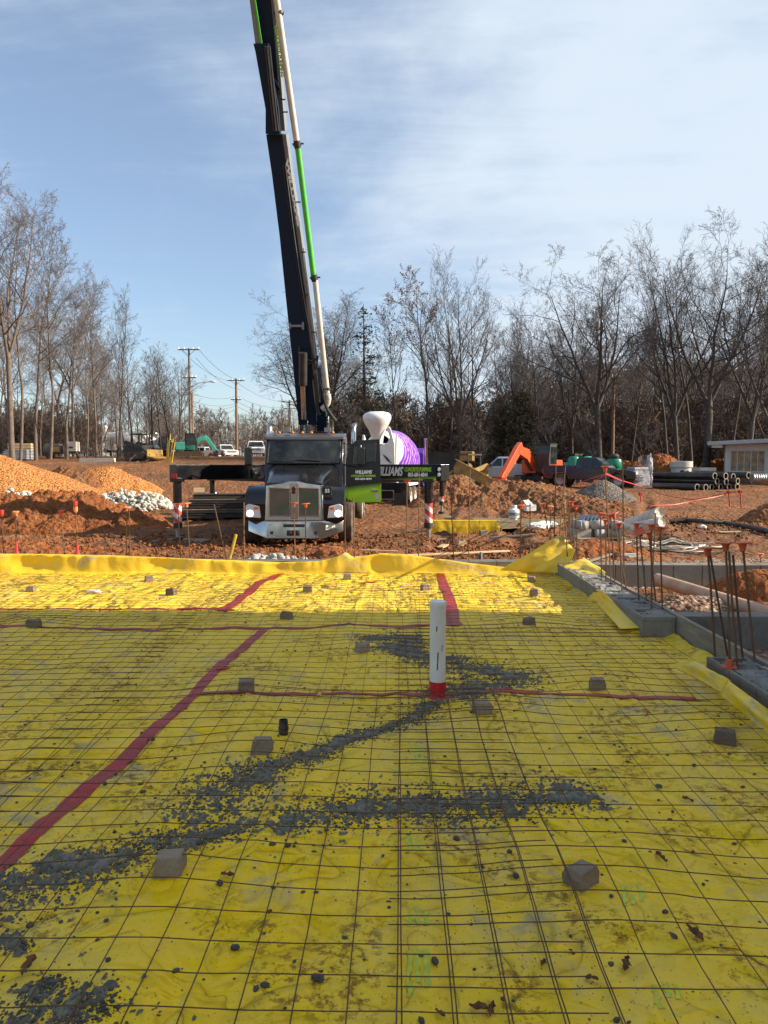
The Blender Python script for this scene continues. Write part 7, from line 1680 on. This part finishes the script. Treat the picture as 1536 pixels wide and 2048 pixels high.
TRS = [  # kind, px, top, Y, label, wide
 ('litvase', 8, 345, 55, 'tallest bare tree at the far left, its crown reaching highest', 1.0, .4),
 ('litlean', 26, 420, 57, 'bare tree leaning right from the far left edge', 1.1, 0.1),
 ('lit', 60, 470, 60, 'bare tree with a thick pale trunk right of the far left pair', 1.1, None),
 ('litlean', 88, 440, 61, 'pale-trunked tree with long limbs spreading to the right over the left wood', 1.1, .2),
 ('lit', 125, 545, 62, 'slender pale tree behind the generator', 1.1, None), ('litvase', 138, 560, 66, 'forked pale tree behind the cream box trailer', .9, None),
 ('litlean', 166, 590, 60, 'tall pale tree with a lone high limb leaning right', .9, .15), ('lit', 184, 530, 63, 'slim pale tree left of the white mixer', .8, None),
 ('slim2', 228, 565, 62, 'dark slim tree in front of the white mixer hopper', .8, .2), ('lit', 236, 600, 64, 'pale slim tree beside the dark slim one at the mixer', .8, None),
 ('slim', 262, 690, 66, 'smaller bare tree in front of the white mixer drum', 1.2, None), ('small', 300, 700, 70, 'round bare tree right of the white mixer', 1.0, None),
 ('slim', 318, 690, 72, 'bare tree left of the yellow stakes', 1.2, None), ('slim', 338, 683, 70, 'bare tree just left of the pale utility pole', 1.2, None),
 ('oak', 664, 560, 66, 'big spreading bare tree right behind the raised mast', 1.15, 1.0), ('vase', 640, 590, 72, 'tall bare tree seen just behind the mast', .9, None), ('oak', 600, 630, 70, 'bare tree whose limbs show left of the mast', 1.1, 2.2),
 ('pine', 727, 608, 62, 'sparse dark evergreen behind the white hopper', 1.25, None),
 ('leafy', 800, 590, 66, 'thin tree with withered leaves left of the leaning one', .8, None), ('leafy', 852, 522, 64, 'tall leaning tree with reddish withered leaves', 1.0, 3.0),
 ('vase', 926, 508, 62, 'very tall bare tree in the middle with upright limbs', .85, .7), ('slim', 905, 560, 64, 'slim bare tree left against the tall middle one', .9, None), ('slim', 945, 575, 66, 'slim bare tree right against the tall middle one', .9, None),
 ('slim', 1022, 612, 72, 'mid-height bare tree right of the tall middle one', 1.2, None), ('slim2', 1000, 640, 75, 'smaller bare tree behind the silver pickup', 1.1, None), ('vase', 1078, 600, 74, 'mid-height forked tree behind the orange excavator', .9, None),
 ('vase', 1150, 590, 66, 'many-stemmed tree left of the big spreading one', .7, 1.3), ('cedar', 1045, 790, 62, 'dark bushy cedar behind the orange excavator', .95, None), ('cedar', 1012, 815, 64, 'lower dark cedar left behind the excavator arm', 1.1, None),
 ('oak', 1207, 470, 62, 'big bare tree with a forked crown above the green tank', 1.05, .3), ('leafy', 1266, 650, 66, 'smaller bushy tree right of the reddish brown pole', 1.0, None),
 ('vase', 1366, 448, 60, 'very tall bare tree with several upright stems behind the round chamber', .85, .1), ('oak', 1424, 440, 58, 'tallest bare tree with a wide crown at right', 1.05, 1.9),
 ('slim', 1345, 520, 64, 'slim bare tree left of the very tall many-stemmed one', .9, None), ('slim', 1395, 500, 63, 'slim bare tree between the two tallest at right', .9, None), ('vase', 1510, 455, 58, 'tall bare tree above the pale house', .9, 2.6),
 ('slim2', 1470, 520, 62, 'slender tree above the roof corner of the pale house', .9, None), ('vase', 1560, 470, 56, 'tall bare tree at the very right edge', .9, None),
]
for kd, px, pt, Y, lb, wd, rz in TRS: plant(kd, px, pt, Y, lb, 'bare trees round the site', 'tree', wd, rz)
# the wood behind: many look-alike trees
rs = random.Random(77)
for k in range(30):   # left wood
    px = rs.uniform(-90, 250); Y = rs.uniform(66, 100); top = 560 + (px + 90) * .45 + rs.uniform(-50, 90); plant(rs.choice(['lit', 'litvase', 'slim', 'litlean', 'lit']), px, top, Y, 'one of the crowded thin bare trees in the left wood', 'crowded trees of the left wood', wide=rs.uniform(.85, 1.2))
for k in range(16):
    px = rs.uniform(250, 380); Y = rs.uniform(76, 110); plant(rs.choice(['small', 'slim', 'small']), px, 740 + rs.uniform(-30, 70), Y, 'one of the small bare trees behind the yellow stakes', 'small bare trees behind the yellow stakes', wide=rs.uniform(.8, 1.2))
for k in range(26):
    px = rs.uniform(385, 640); Y = rs.uniform(120, 200); plant('small', px, 830 + rs.uniform(-28, 22) - 20 * (px > 560), Y, 'one of the low distant bare trees seen under the mast', 'low distant trees in the gap', wide=rs.uniform(1.1, 1.6))
for k in range(56):   # right wood
    px = rs.uniform(660, 1620); Y = rs.uniform(72, 110); top = (720 if px < 1000 else 650 - (px - 1000) * .12) + rs.uniform(-40, 120); plant(rs.choice(['slim', 'slim2', 'vase', 'small', 'slim', 'leafy']), px, top, Y, 'one of the crowded bare trees in the right-hand wood', 'crowded trees of the right wood', wide=rs.uniform(.8, 1.1))
for k, (px, pt, Y) in enumerate(((1100, 800, 60), (1180, 830, 58), (1290, 830, 60), (700, 800, 58), (770, 790, 66), (960, 800, 58))): plant('small', px, pt, Y, ['low bare shrub left of the big spreading tree', 'low bare shrub behind the black pickup', 'low bare shrub behind the red dirt pile', 'low bare shrub left of the white hopper', 'low bare shrub right of the evergreen', 'low bare shrub in front of the dark shed'][k], 'low bare shrubs', 'shrub', 1.2)
for kd in PROTO:
    if kd not in used_p: plant(kd, 1700, 800, 90, 'bare tree outside the right edge')
# undergrowth and far wood: nobody could count it
def brush(name, n, xr, yr, hr, label, m, seed, hfun=None, twr=.014):
    segs, _ = grow_tree(seed=seed, H=4.0, r0=.05, base=.05, nl=13, nb=6, nt=5, ntt=0, spread=46, up=.08, wob=.16, limb=.5, fall=.5, deep=False, rt=twr)
    V0, F0 = tubes_np(segs[0] + segs[1]); rs = np.random.RandomState(seed); Vs = []; Fs = []
    for k in range(n):
        y = rs.uniform(*yr); px = rs.uniform(*xr); x = P(px, 900, y).x; s = rs.uniform(*hr) / 4.0 * (hfun(px) if hfun else 1); a = rs.uniform(0, 6.28); c, s_ = math.cos(a), math.sin(a); w = rs.uniform(.9, 1.5)
        V = V0 * s; V = np.stack([(V[:, 0] * c - V[:, 1] * s_) * w + x, (V[:, 0] * s_ + V[:, 1] * c) * w + y, V[:, 2] + Tz(x, y)], -1); Vs.append(V); Fs.append(F0 + k * len(V0))
    o = npmesh(name, np.concatenate(Vs), np.concatenate(Fs), m, None, False); tag(o, label, kind='stuff')
brush('undergrowth', 130, (-120, 200), (70, 92), (2.5, 5.0), 'brown undergrowth filling the left wood', MT['brush'], 3)
brush('undergrowth', 420, (640, 1700), (68, 98), (3.0, 7.5), 'brown undergrowth filling the right-hand wood', MT['brush'], 4)
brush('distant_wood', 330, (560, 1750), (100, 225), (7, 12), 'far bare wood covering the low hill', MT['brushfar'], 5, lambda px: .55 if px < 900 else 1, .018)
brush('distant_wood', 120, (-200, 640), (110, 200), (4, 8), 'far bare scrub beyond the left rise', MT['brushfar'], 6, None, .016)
